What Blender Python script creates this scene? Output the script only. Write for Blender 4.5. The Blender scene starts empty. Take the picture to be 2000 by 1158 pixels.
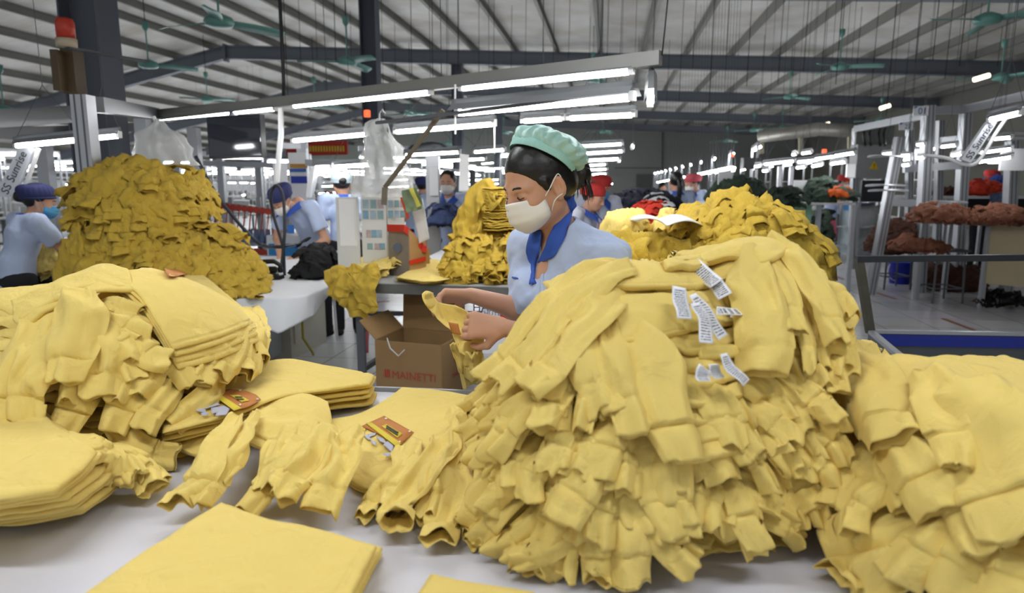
import bpy, math, random
import numpy as np
from mathutils import Vector, Matrix
S = bpy.context.scene
COL = S.collection
# ------------------------------------------------------------------ camera, world, exposure
CAMH = 1.42
PITCH = math.radians(9.33)
FPX = 1333.33
W2, H2 = 1000.0, 579.0
cam = bpy.data.cameras.new('camera'); camo = bpy.data.objects.new('camera', cam); COL.objects.link(camo)
cam.lens = 24; cam.sensor_width = 36; cam.sensor_fit = 'HORIZONTAL'
cam.clip_start = .05; cam.clip_end = 200
camo.location = (0, 0, CAMH); camo.rotation_euler = (math.radians(90) - PITCH, 0, 0)
cam.dof.use_dof = True; cam.dof.focus_distance = 1.75; cam.dof.aperture_fstop = 4.0
S.camera = camo
wd = bpy.data.worlds.new('daylight'); S.world = wd; wd.use_nodes = True
wd.node_tree.nodes['Background'].inputs[0].default_value = (.93, .97, 1.0, 1)
wd.node_tree.nodes['Background'].inputs[1].default_value = 0.36
S.view_settings.view_transform = 'Standard'; S.view_settings.look = 'None'
S.view_settings.exposure = 0.15; S.view_settings.gamma = 1; S.view_settings.use_curve_mapping = False
S.cycles.use_denoising = True
S.cycles.max_bounces = 7; S.cycles.diffuse_bounces = 4; S.cycles.glossy_bounces = 3
S.cycles.transmission_bounces = 6; S.cycles.transparent_max_bounces = 10
S.cycles.sample_clamp_indirect = 6; S.cycles.caustics_reflective = False; S.cycles.caustics_refractive = False
S.cycles.use_light_tree = True
RX = random.Random(7)
NP = np.random.default_rng(11)

def R(a): return math.radians(a)
def ray(px, py):
    x = (px - W2) / FPX; y = (H2 - py) / FPX
    c, s = math.cos(PITCH), math.sin(PITCH)
    return np.array([x, c + y * s, -s + y * c])
def atY(px, py, Y):
    r = ray(px, py); return np.array([0, 0, CAMH]) + r * (Y / r[1])
def atZ(px, py, z):
    r = ray(px, py); return np.array([0, 0, CAMH]) + r * ((z - CAMH) / r[2])
def proj(p):
    c, s = math.cos(PITCH), math.sin(PITCH)
    x, y, z = p[0], p[1], p[2] - CAMH
    d = y * c - z * s; u = y * s + z * c
    return (W2 + FPX * x / d, H2 - FPX * u / d, d)

# ------------------------------------------------------------------ building frame: e runs along the hall, v across it
PHI = R(8.1)
EV = np.array([math.sin(PHI), math.cos(PHI), 0]); VV = np.array([math.cos(PHI), -math.sin(PHI), 0])
def bf(t, v, z=0): return EV * t + VV * v + np.array([0, 0, z])

# ------------------------------------------------------------------ noise
def _hash(ix, iy, iz, seed):
    h = (ix.astype(np.int64) * 374761393 + iy.astype(np.int64) * 668265263 + iz.astype(np.int64) * 2147483647 // 7 + seed * 974634777) & 0xffffffff
    h = ((h ^ (h >> 13)) * 1274126177) & 0xffffffff
    h = ((h ^ (h >> 15)) * 2246822519) & 0xffffffff
    return ((h ^ (h >> 16)) & 0xffff) / 32767.5 - 1.0
def vn(p, seed=0):
    p = np.asarray(p, float)
    i = np.floor(p).astype(np.int64); f = p - i
    u = f * f * f * (f * (f * 6 - 15) + 10)
    x, y, z = i[..., 0], i[..., 1], i[..., 2]
    r = 0
    for dx in (0, 1):
        wx = u[..., 0] if dx else 1 - u[..., 0]
        for dy in (0, 1):
            wy = u[..., 1] if dy else 1 - u[..., 1]
            for dz in (0, 1):
                wz = u[..., 2] if dz else 1 - u[..., 2]
                r = r + wx * wy * wz * _hash(x + dx, y + dy, z + dz, seed)
    return r
def fbm(p, seed=0, o=3):
    a, r, s = 1.0, 0, 0
    p = np.asarray(p, float)
    for k in range(o):
        r = r + a * vn(p * (2.03 ** k), seed + k * 17); s += a; a *= .5
    return r / s
def n1(x, seed=0):
    x = np.asarray(x, float); z = np.zeros_like(x)
    return vn(np.stack([x, z + seed * 3.7, z], -1), seed)

# ------------------------------------------------------------------ materials
def hx(h):
    h = h.lstrip('#'); c = [int(h[i:i + 2], 16) / 255 for i in (0, 2, 4)]
    return tuple(x / 12.92 if x <= .04045 else ((x + .055) / 1.055) ** 2.4 for x in c)
_M = {}
def mat(name, col, rough=.6, metal=0.0, var=.06, vscale=6, bump=0.0, bscale=200, emit=0, trans=0, alpha=1, sheen=0, spec=.5, sub=0):
    if name in _M: return _M[name]
    m = bpy.data.materials.new(name); m.use_nodes = True
    nt = m.node_tree; b = nt.nodes['Principled BSDF']
    c = hx(col) if isinstance(col, str) else col
    b.inputs['Roughness'].default_value = rough; b.inputs['Metallic'].default_value = metal
    b.inputs['Specular IOR Level'].default_value = spec
    tc = nt.nodes.new('ShaderNodeTexCoord')
    if var > 0:
        n = nt.nodes.new('ShaderNodeTexNoise'); n.inputs['Scale'].default_value = vscale; n.inputs['Detail'].default_value = 3
        nt.links.new(tc.outputs['Object'], n.inputs['Vector'])
        mx = nt.nodes.new('ShaderNodeMix'); mx.data_type = 'RGBA'
        mx.inputs['A'].default_value = tuple(x * (1 - var) for x in c) + (1,)
        mx.inputs['B'].default_value = tuple(min(1, x * (1 + var)) for x in c) + (1,)
        nt.links.new(n.outputs['Fac'], mx.inputs['Factor']); nt.links.new(mx.outputs['Result'], b.inputs['Base Color'])
    else: b.inputs['Base Color'].default_value = c + (1,)
    if bump > 0:
        n2 = nt.nodes.new('ShaderNodeTexNoise'); n2.inputs['Scale'].default_value = bscale; n2.inputs['Detail'].default_value = 2
        nt.links.new(tc.outputs['Object'], n2.inputs['Vector'])
        bp = nt.nodes.new('ShaderNodeBump'); bp.inputs['Strength'].default_value = bump; bp.inputs['Distance'].default_value = .002
        nt.links.new(n2.outputs['Fac'], bp.inputs['Height']); nt.links.new(bp.outputs['Normal'], b.inputs['Normal'])
    if emit > 0:
        b.inputs['Emission Color'].default_value = c + (1,); b.inputs['Emission Strength'].default_value = emit
    if trans > 0: b.inputs['Transmission Weight'].default_value = trans
    if alpha < 1: b.inputs['Alpha'].default_value = alpha
    if sheen > 0: b.inputs['Sheen Weight'].default_value = sheen; b.inputs['Sheen Roughness'].default_value = .5
    if sub > 0:
        b.inputs['Subsurface Weight'].default_value = sub; b.inputs['Subsurface Radius'].default_value = (.02, .008, .004); b.inputs['Subsurface Scale'].default_value = .4
    _M[name] = m; return m
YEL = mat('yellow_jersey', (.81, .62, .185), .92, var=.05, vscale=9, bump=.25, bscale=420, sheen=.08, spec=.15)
def wrinkle(m, sc=16, dist=.006, st=.55):
    nt = m.node_tree; b = nt.nodes['Principled BSDF']; old = [l for l in nt.links if l.to_socket == b.inputs['Normal']]
    tc = nt.nodes.new('ShaderNodeTexCoord'); mp = nt.nodes.new('ShaderNodeMapping'); mp.inputs['Scale'].default_value = (1, 1, .55); n = nt.nodes.new('ShaderNodeTexNoise'); n.inputs['Scale'].default_value = sc; n.inputs['Detail'].default_value = 3; n.inputs['Distortion'].default_value = .8
    bp = nt.nodes.new('ShaderNodeBump'); bp.inputs['Strength'].default_value = st; bp.inputs['Distance'].default_value = dist
    nt.links.new(tc.outputs['Object'], mp.inputs['Vector']); nt.links.new(mp.outputs['Vector'], n.inputs['Vector']); nt.links.new(n.outputs['Fac'], bp.inputs['Height'])
    if old: nt.links.new(old[0].from_socket, bp.inputs['Normal'])
    nt.links.new(bp.outputs['Normal'], b.inputs['Normal'])
YEL_SHADED = mat('yellow_jersey_shaded', (.55, .375, .055), .92, var=.07, vscale=7, bump=.25, bscale=300, sheen=.06, spec=.15)  # same yellow cloth, with the shade of the back heaps put into its colour
wrinkle(YEL, 20, .012, .7); wrinkle(YEL_SHADED, 16, .02, .8)
WHITE = mat('white_paint', '#dfe1e4', .45); ALU = mat('brushed_aluminium', '#b4b7bd', .35, .55, var=.04)
GREY = mat('grey_steel_paint', '#5d6066', .5, .2); DGREY = mat('dark_steel_paint', '#4a4e55', .55, .1, var=.12, vscale=2)
BLACK = mat('black_plastic', '#15161a', .4); TEAL = mat('fan_teal_enamel', '#6fa79d', .35, .1)
PAPER = mat('white_paper', '#e9ebee', .7, var=.02); RED = mat('red_plastic', '#c03a28', .4); CARD = mat('corrugated_card', '#8d6f47', .8, var=.08, vscale=12)
TUBE = mat('tube_glow', (1.0, 1.0, 1.0), .4, var=0, emit=28.0)
BLUEC = mat('royal_blue_cloth', '#3057b4', .8, bump=.2); SHIRTC = mat('pale_blue_cloth', '#b9c8e6', .85, bump=.25, bscale=500, var=.03, sheen=.1, spec=.2)
SKIN = mat('skin', '#c99a80', .5, var=.05, vscale=25, sub=.15, spec=.35)
HAIR = mat('black_hair', '#14110f', .38, var=.2, vscale=60, bump=.12, bscale=500)
wrinkle(SHIRTC, 9, .02, .45)
MASKM = mat('mask_white', '#eceae6', .8, bump=.15, bscale=600, var=.02); TROU = mat('black_trousers', '#17181c', .8)

# ------------------------------------------------------------------ objects
def link(o, parent=None):
    COL.objects.link(o)
    if parent is not None: o.parent = parent
    return o
def tag(o, label=None, cat=None, group=None, kind=None):
    for k, v in (('label', label), ('category', cat), ('group', group), ('kind', kind)):
        if v: o[k] = v
    return o
def empty(name, loc=(0, 0, 0), label=None, cat=None, group=None, rz=0):
    o = bpy.data.objects.new(name, None); o.location = loc; o.rotation_euler = (0, 0, rz); o.empty_display_size = .1
    COL.objects.link(o); return tag(o, label, cat, group)
def mesh(name, verts, faces, m, parent=None, smooth=True, label=None, local=False):
    me = bpy.data.meshes.new(name)
    verts = np.asarray(verts, dtype=np.float32).reshape(-1, 3)
    if parent is not None and not local:
        # vertices are world coordinates: bring them into the parent's frame (parents only move and turn about z)
        loc, rz = wloc(parent)
        verts = verts - np.array(loc, dtype=np.float32)
        if abs(rz) > 1e-9:
            c, s = math.cos(-rz), math.sin(-rz)
            verts = np.stack([verts[:, 0] * c - verts[:, 1] * s, verts[:, 0] * s + verts[:, 1] * c, verts[:, 2]], 1)
    if isinstance(faces, np.ndarray) and faces.ndim == 2:
        nf, k = faces.shape
        me.vertices.add(len(verts)); me.vertices.foreach_set('co', verts.ravel())
        me.loops.add(nf * k); me.loops.foreach_set('vertex_index', faces.astype(np.int32).ravel())
        me.polygons.add(nf); me.polygons.foreach_set('loop_start', np.arange(0, nf * k, k, dtype=np.int32))
        me.update(calc_edges=True)
    else:
        me.from_pydata([tuple(map(float, v)) for v in verts], [], [tuple(map(int, f)) for f in faces])
    me.validate()
    if smooth: me.polygons.foreach_set('use_smooth', np.ones(len(me.polygons), dtype=bool))
    me.materials.append(m)
    o = bpy.data.objects.new(name, me); link(o, parent)
    if label: o['label'] = label
    return o
def wloc(o):
    loc = np.zeros(3); rz = 0.0; ch = []
    while o is not None: ch.append(o); o = o.parent
    for p in reversed(ch):
        c, s = math.cos(rz), math.sin(rz); l = p.location
        loc = loc + np.array([l.x * c - l.y * s, l.x * s + l.y * c, l.z]); rz += p.rotation_euler.z
    return loc, rz
def kids(o): return [c for c in list(o.children)]
def copy_tree(o, parent=None):
    c = o.copy(); COL.objects.link(c); c.parent = parent
    for ch in kids(o): copy_tree(ch, c)
    return c
class MB:
    "collects boxes, bars, tubes, lathes for ONE mesh object"
    def __init__(s): s.v = []; s.f = []
    def add(s, v, f):
        n = len(s.v); s.v += [tuple(map(float, p)) for p in v]; s.f += [tuple(int(i) + n for i in q) for q in f]; return s
    def box(s, c, d, rz=0, bev=0, M=None):
        c = np.array(c, float); x, y, z = np.array(d, float) / 2
        if bev > 0:
            b = min(bev, x * .9, y * .9, z * .9)
            pts = []
            ring = [(x - b, y), (x, y - b), (x, -y + b), (x - b, -y), (-x + b, -y), (-x, -y + b), (-x, y - b), (-x + b, y)]
            ring2 = [(px * (x - b) / x, py * (y - b) / y) for px, py in ring]
            lv = [(-z, ring2), (-z + b, ring), (z - b, ring), (z, ring2)]
            for h, rg in lv: pts += [(px, py, h) for px, py in rg]
            fs = []
            for k in range(3):
                for i in range(8): j = (i + 1) % 8; fs.append((k * 8 + j, k * 8 + i, (k + 1) * 8 + i, (k + 1) * 8 + j))
            fs.append(tuple(range(0, 8))); fs.append(tuple(range(31, 23, -1)))
        else:
            pts = [(i * x, j * y, k * z) for i in (-1, 1) for j in (-1, 1) for k in (-1, 1)]
            fs = [(0, 1, 3, 2), (4, 6, 7, 5), (0, 4, 5, 1), (2, 3, 7, 6), (0, 2, 6, 4), (1, 5, 7, 3)]
        P = np.array(pts)
        if M is not None: P = P @ np.array(M).T
        cc, ss = math.cos(rz), math.sin(rz)
        P = np.stack([P[:, 0] * cc - P[:, 1] * ss, P[:, 0] * ss + P[:, 1] * cc, P[:, 2]], 1) + c
        return s.add(P, fs)
    def bar(s, a, b, w, h=None, up=(0, 0, 1)):
        "rectangular bar from a to b, width w sideways, height h along up"
        a = np.array(a, float); b = np.array(b, float); h = h or w
        t = b - a; L = np.linalg.norm(t); t = t / max(L, 1e-9); up = np.array(up, float)
        if abs(t @ up) > .98: up = np.array([0, 1.0, 0])
        x = np.cross(t, up); x /= np.linalg.norm(x); u = np.cross(x, t)
        M = np.stack([t, x, u], 1)
        return s.box((a + b) / 2, (L, w, h), M=M)
    def tube(s, path, r, n=10, caps=True, flat=None):
        path = np.array(path, float); m = len(path)
        rr = np.full(m, r) if np.isscalar(r) else np.array(r, float)
        T = np.gradient(path, axis=0); T /= np.linalg.norm(T, axis=1)[:, None] + 1e-12
        up = np.array([0, 0, 1.0]) if abs(T[0, 2]) < .9 else np.array([1.0, 0, 0])
        x = np.cross(T[0], up); x /= np.linalg.norm(x); V = []; 
        for i in range(m):
            x = x - T[i] * (x @ T[i]); x /= np.linalg.norm(x) + 1e-12; y = np.cross(T[i], x)
            for k in range(n):
                a = 2 * math.pi * k / n; V.append(path[i] + rr[i] * (x * math.cos(a) + y * math.sin(a)))
        F = [(i * n + k, i * n + (k + 1) % n, (i + 1) * n + (k + 1) % n, (i + 1) * n + k) for i in range(m - 1) for k in range(n)]
        if caps: F += [tuple(range(n - 1, -1, -1)), tuple(range((m - 1) * n, m * n))]
        return s.add(V, F)
    def lathe(s, c, prof, n=24, axis=(0, 0, 1)):
        "prof: list of (r, h) along axis"
        c = np.array(c, float); w = np.array(axis, float); w /= np.linalg.norm(w)
        x = np.cross(w, (0, 1, 0) if abs(w[1]) < .9 else (1, 0, 0)); x /= np.linalg.norm(x); y = np.cross(w, x)
        V = [c + w * h + r * (x * math.cos(2 * math.pi * k / n) + y * math.sin(2 * math.pi * k / n)) for r, h in prof for k in range(n)]
        m = len(prof)
        F = [(i * n + k, i * n + (k + 1) % n, (i + 1) * n + (k + 1) % n, (i + 1) * n + k) for i in range(m - 1) for k in range(n)]
        F += [tuple(range(n - 1, -1, -1)), tuple(range((m - 1) * n, m * n))]
        return s.add(V, F)
    def quad(s, a, b, c, d): return s.add([a, b, c, d], [(0, 1, 2, 3)])
    def build(s, name, m, parent=None, smooth=False, label=None):
        return mesh(name, s.v, s.f, m, parent, smooth, label)
def smooth_path(P, n=24):
    P = np.array(P, float); m = len(P)
    if m == 2: return P[0] + (P[1] - P[0]) * np.linspace(0, 1, n)[:, None]
    Q = np.vstack([2 * P[0] - P[1], P, 2 * P[-1] - P[-2]])
    d = np.linalg.norm(np.diff(P[:, :min(3, P.shape[1])], axis=0), axis=1); cum = np.concatenate([[0], np.cumsum(d)]); tt = np.linspace(0, cum[-1], n); out = []
    for t in tt:
        i = min(max(np.searchsorted(cum, t) - 1, 0), m - 2); u = (t - cum[i]) / max(cum[i + 1] - cum[i], 1e-9)
        a, b, c, e = Q[i], Q[i + 1], Q[i + 2], Q[i + 3]
        out.append(.5 * ((2 * b) + (-a + c) * u + (2 * a - 5 * b + 4 * c - e) * u * u + (-a + 3 * b - 3 * c + e) * u ** 3))
    return np.array(out)
def text(name, s, size, M, m, parent=None, extrude=.0005):
    "flat lettering; M = 4x4 matrix (list of column vectors x,y,z,origin)"
    cu = bpy.data.curves.new(name, 'FONT'); cu.body = s; cu.size = size; cu.extrude = extrude; cu.align_x = 'CENTER'; cu.align_y = 'CENTER'
    cu.materials.append(m)
    tmp = bpy.data.objects.new('tmp', cu); COL.objects.link(tmp); bpy.context.view_layer.update()
    me = bpy.data.meshes.new_from_object(tmp.evaluated_get(bpy.context.evaluated_depsgraph_get())); bpy.data.objects.remove(tmp); me.materials.clear(); me.materials.append(m)
    o = bpy.data.objects.new(name, me); link(o, parent)
    x, y, org = np.array(M[0], float), np.array(M[1], float), np.array(M[2], float)
    x /= np.linalg.norm(x); z = np.cross(x, y); z /= np.linalg.norm(z); y = np.cross(z, x)
    mm = Matrix(((x[0], y[0], z[0], org[0]), (x[1], y[1], z[1], org[1]), (x[2], y[2], z[2], org[2]), (0, 0, 0, 1)))
    if parent is not None:
        loc, rz = wloc(parent); pm = Matrix.Translation(loc) @ Matrix.Rotation(rz, 4, 'Z'); mm = pm.inverted() @ mm
    o.matrix_local = mm
    return o
ONES = 'first second third fourth fifth sixth seventh eighth ninth tenth eleventh twelfth thirteenth fourteenth fifteenth sixteenth seventeenth eighteenth nineteenth'.split()
TENS = {2: 'twent', 3: 'thirt', 4: 'fort', 5: 'fift', 6: 'sixt', 7: 'sevent', 8: 'eight', 9: 'ninet'}
def ordn(n):
    if n > 99: return 'hundred-and-' + ordn(n - 100)
    if n < 20: return ONES[n - 1]
    return TENS[n // 10] + ('ieth' if n % 10 == 0 else 'y-' + ONES[n % 10 - 1])
# ================================================================== STRUCTURE
def struct(o, label=None): return tag(o, label, None, None, 'structure')
T0, T1, VL, VR = -1.5, 46.0, -24.0, 11.5
# floor: white glazed tiles
fm = bpy.data.materials.new('glazed_floor_tiles'); fm.use_nodes = True
nt = fm.node_tree; b = nt.nodes['Principled BSDF']; b.inputs['Roughness'].default_value = .22; b.inputs['Specular IOR Level'].default_value = .6
tc = nt.nodes.new('ShaderNodeTexCoord'); mp = nt.nodes.new('ShaderNodeMapping'); mp.inputs['Rotation'].default_value = (0, 0, 0)
bk = nt.nodes.new('ShaderNodeTexBrick'); bk.offset = 0; bk.inputs['Scale'].default_value = 1; bk.inputs['Brick Width'].default_value = .5; bk.inputs['Row Height'].default_value = .5
bk.inputs['Mortar Size'].default_value = .004; bk.inputs['Color1'].default_value = hx('#e3e4e8') + (1,); bk.inputs['Color2'].default_value = hx('#dcdde2') + (1,); bk.inputs['Mortar'].default_value = hx('#7d7f84') + (1,)
ns = nt.nodes.new('ShaderNodeTexNoise'); ns.inputs['Scale'].default_value = 1.2; ns.inputs['Detail'].default_value = 5
mx = nt.nodes.new('ShaderNodeMix'); mx.data_type = 'RGBA'; mx.blend_type = 'MULTIPLY'; mx.inputs['Factor'].default_value = .25
nt.links.new(tc.outputs['Object'], mp.inputs['Vector']); nt.links.new(mp.outputs['Vector'], bk.inputs['Vector']); nt.links.new(mp.outputs['Vector'], ns.inputs['Vector'])
nt.links.new(bk.outputs['Color'], mx.inputs['A']); nt.links.new(ns.outputs['Color'], mx.inputs['B']); nt.links.new(mx.outputs['Result'], b.inputs['Base Color'])
m_ = MB().box((0, 0, -.05), (VR - VL, T1 - T0, .1)); fl = m_.build('floor', fm)
c_ = bf((T0 + T1) / 2, (VL + VR) / 2); fl.location = c_; fl.rotation_euler = (0, 0, -PHI); struct(fl)
# roof: slopes each way from a ridge at v=-11.3
VRIDGE = -11.3; ZR = 5.62; SR, SL = .045, .22
def roofz(v): return ZR - (SR * (v - VRIDGE) if v > VRIDGE else SL * (VRIDGE - v))
rm = bpy.data.materials.new('white_roof_insulation'); rm.use_nodes = True
nt = rm.node_tree; b = nt.nodes['Principled BSDF']; b.inputs['Roughness'].default_value = .55
tc = nt.nodes.new('ShaderNodeTexCoord'); ns = nt.nodes.new('ShaderNodeTexNoise'); ns.inputs['Scale'].default_value = .9; ns.inputs['Detail'].default_value = 6
mpx = nt.nodes.new('ShaderNodeMapping'); mpx.inputs['Scale'].default_value = (1, 1, 1); mpx.inputs['Rotation'].default_value = (0, 0, PHI)
wv = nt.nodes.new('ShaderNodeTexWave'); wv.bands_direction = 'Y'; wv.inputs['Scale'].default_value = 1.6; wv.inputs['Distortion'].default_value = 1.0
cr = nt.nodes.new('ShaderNodeValToRGB'); cr.color_ramp.elements[0].color = hx('#b9b3a8') + (1,); cr.color_ramp.elements[1].color = hx('#dcdbd8') + (1,); cr.color_ramp.elements[0].position = .3; cr.color_ramp.elements[1].position = .62
bp = nt.nodes.new('ShaderNodeBump'); bp.inputs['Strength'].default_value = .25; bp.inputs['Distance'].default_value = .02
for a_, b_ in ((tc.outputs['Object'], mpx.inputs['Vector']), (mpx.outputs['Vector'], ns.inputs['Vector']), (mpx.outputs['Vector'], wv.inputs['Vector']), (ns.outputs['Fac'], cr.inputs['Fac']), (cr.outputs['Color'], b.inputs['Base Color']), (wv.outputs['Fac'], bp.inputs['Height']), (bp.outputs['Normal'], b.inputs['Normal'])): nt.links.new(a_, b_)
m_ = MB()
for (va, vb) in ((VL, VRIDGE), (VRIDGE, VR)):
    a, b2, c, d = bf(T0, va, roofz(va)), bf(T0, vb, roofz(vb)), bf(T1, vb, roofz(vb)), bf(T1, va, roofz(va)); u = np.array([0, 0, .12])
    m_.add([a, b2, c, d, a + u, b2 + u, c + u, d + u], [(0, 3, 2, 1), (4, 5, 6, 7), (0, 1, 5, 4), (1, 2, 6, 5), (2, 3, 7, 6), (3, 0, 4, 7)])
struct(m_.build('ceiling', rm))
# walls
wm = bpy.data.materials.new('corrugated_wall_sheet'); wm.use_nodes = True
nt = wm.node_tree; b = nt.nodes['Principled BSDF']; b.inputs['Roughness'].default_value = .5; b.inputs['Base Color'].default_value = hx('#a3a8a2') + (1,)
tc = nt.nodes.new('ShaderNodeTexCoord'); mpx = nt.nodes.new('ShaderNodeMapping'); mpx.inputs['Rotation'].default_value = (0, 0, PHI)
wv = nt.nodes.new('ShaderNodeTexWave'); wv.inputs['Scale'].default_value = 1.2; wv.wave_profile = 'SAW'; bp = nt.nodes.new('ShaderNodeBump'); bp.inputs['Strength'].default_value = .5; bp.inputs['Distance'].default_value = .03
for a_, b_ in ((tc.outputs['Object'], mpx.inputs['Vector']), (mpx.outputs['Vector'], wv.inputs['Vector']), (wv.outputs['Fac'], bp.inputs['Height']), (bp.outputs['Normal'], b.inputs['Normal'])): nt.links.new(a_, b_)
def wall(name, t0, v0, t1, v1, z0, z1, m, th=.15, label=None):
    m_ = MB(); a = bf(t0, v0, (z0 + z1) / 2); c = bf(t1, v1, (z0 + z1) / 2)
    m_.bar(a, c, th, z1 - z0); return struct(m_.build(name, m), label)
wall('wall_far', T1, VL, T1, VR, 0, 5.6, wm)
WR = mat('right_wall_paint', '#7f7d74', .7, var=.15, vscale=.5)
wall('wall_right', T0, VR, T1, VR, 0, 4.75, WR)
wall('wall_left', T0, VL, T1, VL, 0, 1.0, wm)
# steel rafters and purlins
RAFT = mat('rafter_paint', '#757b85', .5, .15, var=.1, vscale=1.5); PURL = mat('purlin_paint', '#807f7a', .55, .15, var=.1, vscale=1.5)
def hbeam(mb, a, b, w, h):
    a = np.array(a, float); b = np.array(b, float)
    mb.bar(a + (0, 0, h / 2), b + (0, 0, h / 2), w, .018); mb.bar(a - (0, 0, h / 2), b - (0, 0, h / 2), w, .018); mb.bar(a, b, .014, h)
TR = [5.45, 12.4, 19.6, 26.8, 34.0, 41.2]; PUR = .19
for k, t in enumerate(TR):
    m_ = MB()
    for va, vb in ((VL, VRIDGE), (VRIDGE, VR)):
        h = .36; hbeam(m_, bf(t, va, roofz(va) - PUR - h / 2), bf(t, vb, roofz(vb) - PUR - h / 2), .2, h)
    m_.box(bf(t, VRIDGE, roofz(VRIDGE) - PUR - .2), (.05, .24, .5), rz=-PHI)
    o = struct(m_.build('trim_%d' % (k + 1), RAFT)); o.name = 'roof_beam'
v = VRIDGE + .4; k = 0
vs = [VRIDGE + .35 + 1.17 * i for i in range(20)] + [VRIDGE - .45 - 1.15 * i for i in range(16)]
for v in vs:
    if v > VR - .1: continue
    m_ = MB(); z = roofz(v) - PUR
    a, c = bf(T0, v, z + .1), bf(T1, v, z + .1)
    m_.bar(a, c, .012, .18); m_.bar(a + VV * .035 + (0, 0, .09), c + VV * .035 + (0, 0, .09), .07, .008); m_.bar(a + VV * .035 - (0, 0, .09), c + VV * .035 - (0, 0, .09), .07, .008)
    struct(m_.build('roof_beam', PURL))
COLM = mat('column_paint', '#565c67', .5, .1, var=.1, vscale=1.5)
VCOL = -4.35
for k, t in enumerate(TR):
    m_ = MB(); ztop = roofz(VCOL) - PUR - .36; w = .34 if k == 0 else .28
    p = bf(t, VCOL, 0)
    for s in (-1, 1): m_.box(p + VV * s * w / 2 + (0, 0, ztop / 2), (.016, .26, ztop), rz=-PHI)
    m_.box(p + (0, 0, ztop / 2), (w, .014, ztop), rz=-PHI); m_.box(p + (0, 0, .012), (w + .1, .36, .024), rz=-PHI)
    m_.box(p + (0, 0, ztop - .01), (w + .1, .3, .02), rz=-PHI)
    struct(m_.build('steel_column', COLM))
# pipes and door on the far wall
dm = mat('door_grey', '#6e7270', .5)
def farpt(px, py, inset=.1):
    r = ray(px, py); q = np.array([0, 0, CAMH]); n = EV; d = (T1 - inset - q @ n) / (r @ n); return q + r * d
a = farpt(1243, 340); c = farpt(1278, 340); z1 = a[2]
m_ = MB(); m_.bar((a[0], a[1], z1 / 2), (c[0], c[1], z1 / 2), .08, z1); struct(m_.build('door_1', dm))
m_ = MB(); m_.bar(farpt(1200, 328, .2), farpt(1290, 328, .2), .05); m_.bar(farpt(1294, 258, .2), farpt(1294, 400, .2), .06); struct(m_.build('trim_8', GREY))

# ================================================================== LIGHT FITTINGS
def seg_pts(P1, P2, px):
    "point of the 3D line P1-P2 that projects on image column px"
    lo, hi = -1.0, 2.0
    f = lambda s: proj(P1 + (P2 - P1) * s)[0] - px
    sgn = f(lo) > 0
    for _ in range(50):
        m = (lo + hi) / 2
        if (f(m) > 0) == sgn: lo = m
        else: hi = m
    return P1 + (P2 - P1) * (lo + hi) / 2
def fixture(a, b, label, body=.05, lamp=True, group=None, power=1.0, cat='ceiling light', wire=False):
    a = np.array(a, float); b = np.array(b, float); mid = (a + b) / 2
    o = empty('fluorescent_light', mid, label, cat, group)
    r = .016
    t = (b - a) / np.linalg.norm(b - a)
    m_ = MB(); m_.tube([a + t * .03, b - t * .03], r, 10); m_.build('tube_lamp', TUBE, o, True)
    if body:
        m_ = MB(); up = np.array([0, 0, 1.0]); s = np.cross(t, up); s /= np.linalg.norm(s)
        # folded sheet reflector
        k_ = min(1, body / .03); q = [(-body, .0), (-body * .45, .035 * k_), (-body * .45, .06 * k_), (body * .45, .06 * k_), (body * .45, .035 * k_), (body, .0)]
        for (x0, y0), (x1, y1) in zip(q[:-1], q[1:]):
            off = .012
            P = [a + s * x0 + up * (y0 + off), b + s * x0 + up * (y0 + off), b + s * x1 + up * (y1 + off), a + s * x1 + up * (y1 + off)]
            m_.add(P + [p + up * .002 for p in P], [(0, 1, 2, 3), (7, 6, 5, 4), (0, 4, 5, 1), (2, 6, 7, 3)])
        m_.build('reflector', mat('reflector_grey', '#8c8f92', .4, .3), o)
        for e, q in ((a, 1), (b, -1)): MB().box(e + t * q * .015 + (0, 0, .008), (.03, .03, .045), rz=math.atan2(t[1], t[0])).build('lamp_holder', PAPER, o)
    if wire:
        zt_ = roofz(mid @ VV) - .03; up_ = np.array([0, 0, .03]); MB().tube([a + up_, mid + (0, 0, .35), b + up_], .0025, 4).build('suspension_cord', GREY, o); MB().tube([mid + (0, 0, .35), (mid[0], mid[1], zt_)], .0025, 4).build('drop_wire', GREY, o)
    return o
P1 = atY(1290, 113, 3.55); P2 = atY(300, 228, 5.9)
m_ = MB(); m_.bar(P1, P2, .05, .07); bo = m_.build('steel_beam', mat('galvanised_channel', '#8f8f8c', .45, .5, var=.1), None)
tag(bo, 'long grey steel channel carrying three tube lights above the worktables', 'beam')
L1 = P1 - (0, 0, .1); L2 = P2 - (0, 0, .1)
for (xa, xb, ya, yb, l) in ((897, 1238, 173, 139, 'bright tube light over the masked woman, right one under the long steel channel'), (570, 845, 207, 180, 'middle tube light under the long steel channel'), (307, 540, 232, 212, 'leftmost tube light under the long steel channel, above the television')):
    pa = seg_pts(P1, P2, xa); pb = seg_pts(P1, P2, xb)
    pa = atY(xa, ya, pa[1]); pb = atY(xb, yb, pb[1]); fixture(pa, pb, l, .03)
fixture(atY(1270, 205, 3.2), atY(1272, 153, 3.75), 'short bright tube light hanging at the right end of the long steel channel', .03)
m_ = MB(); m_.tube([atY(1271, 153, 3.7), atY(1276, 128, 3.6), P1], .006, 6); m_.build('hanging_cable', GREY, None); tag(bpy.context.scene.objects['hanging_cable'], 'short cable holding the tube light at the end of the steel channel', 'cable')
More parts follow.
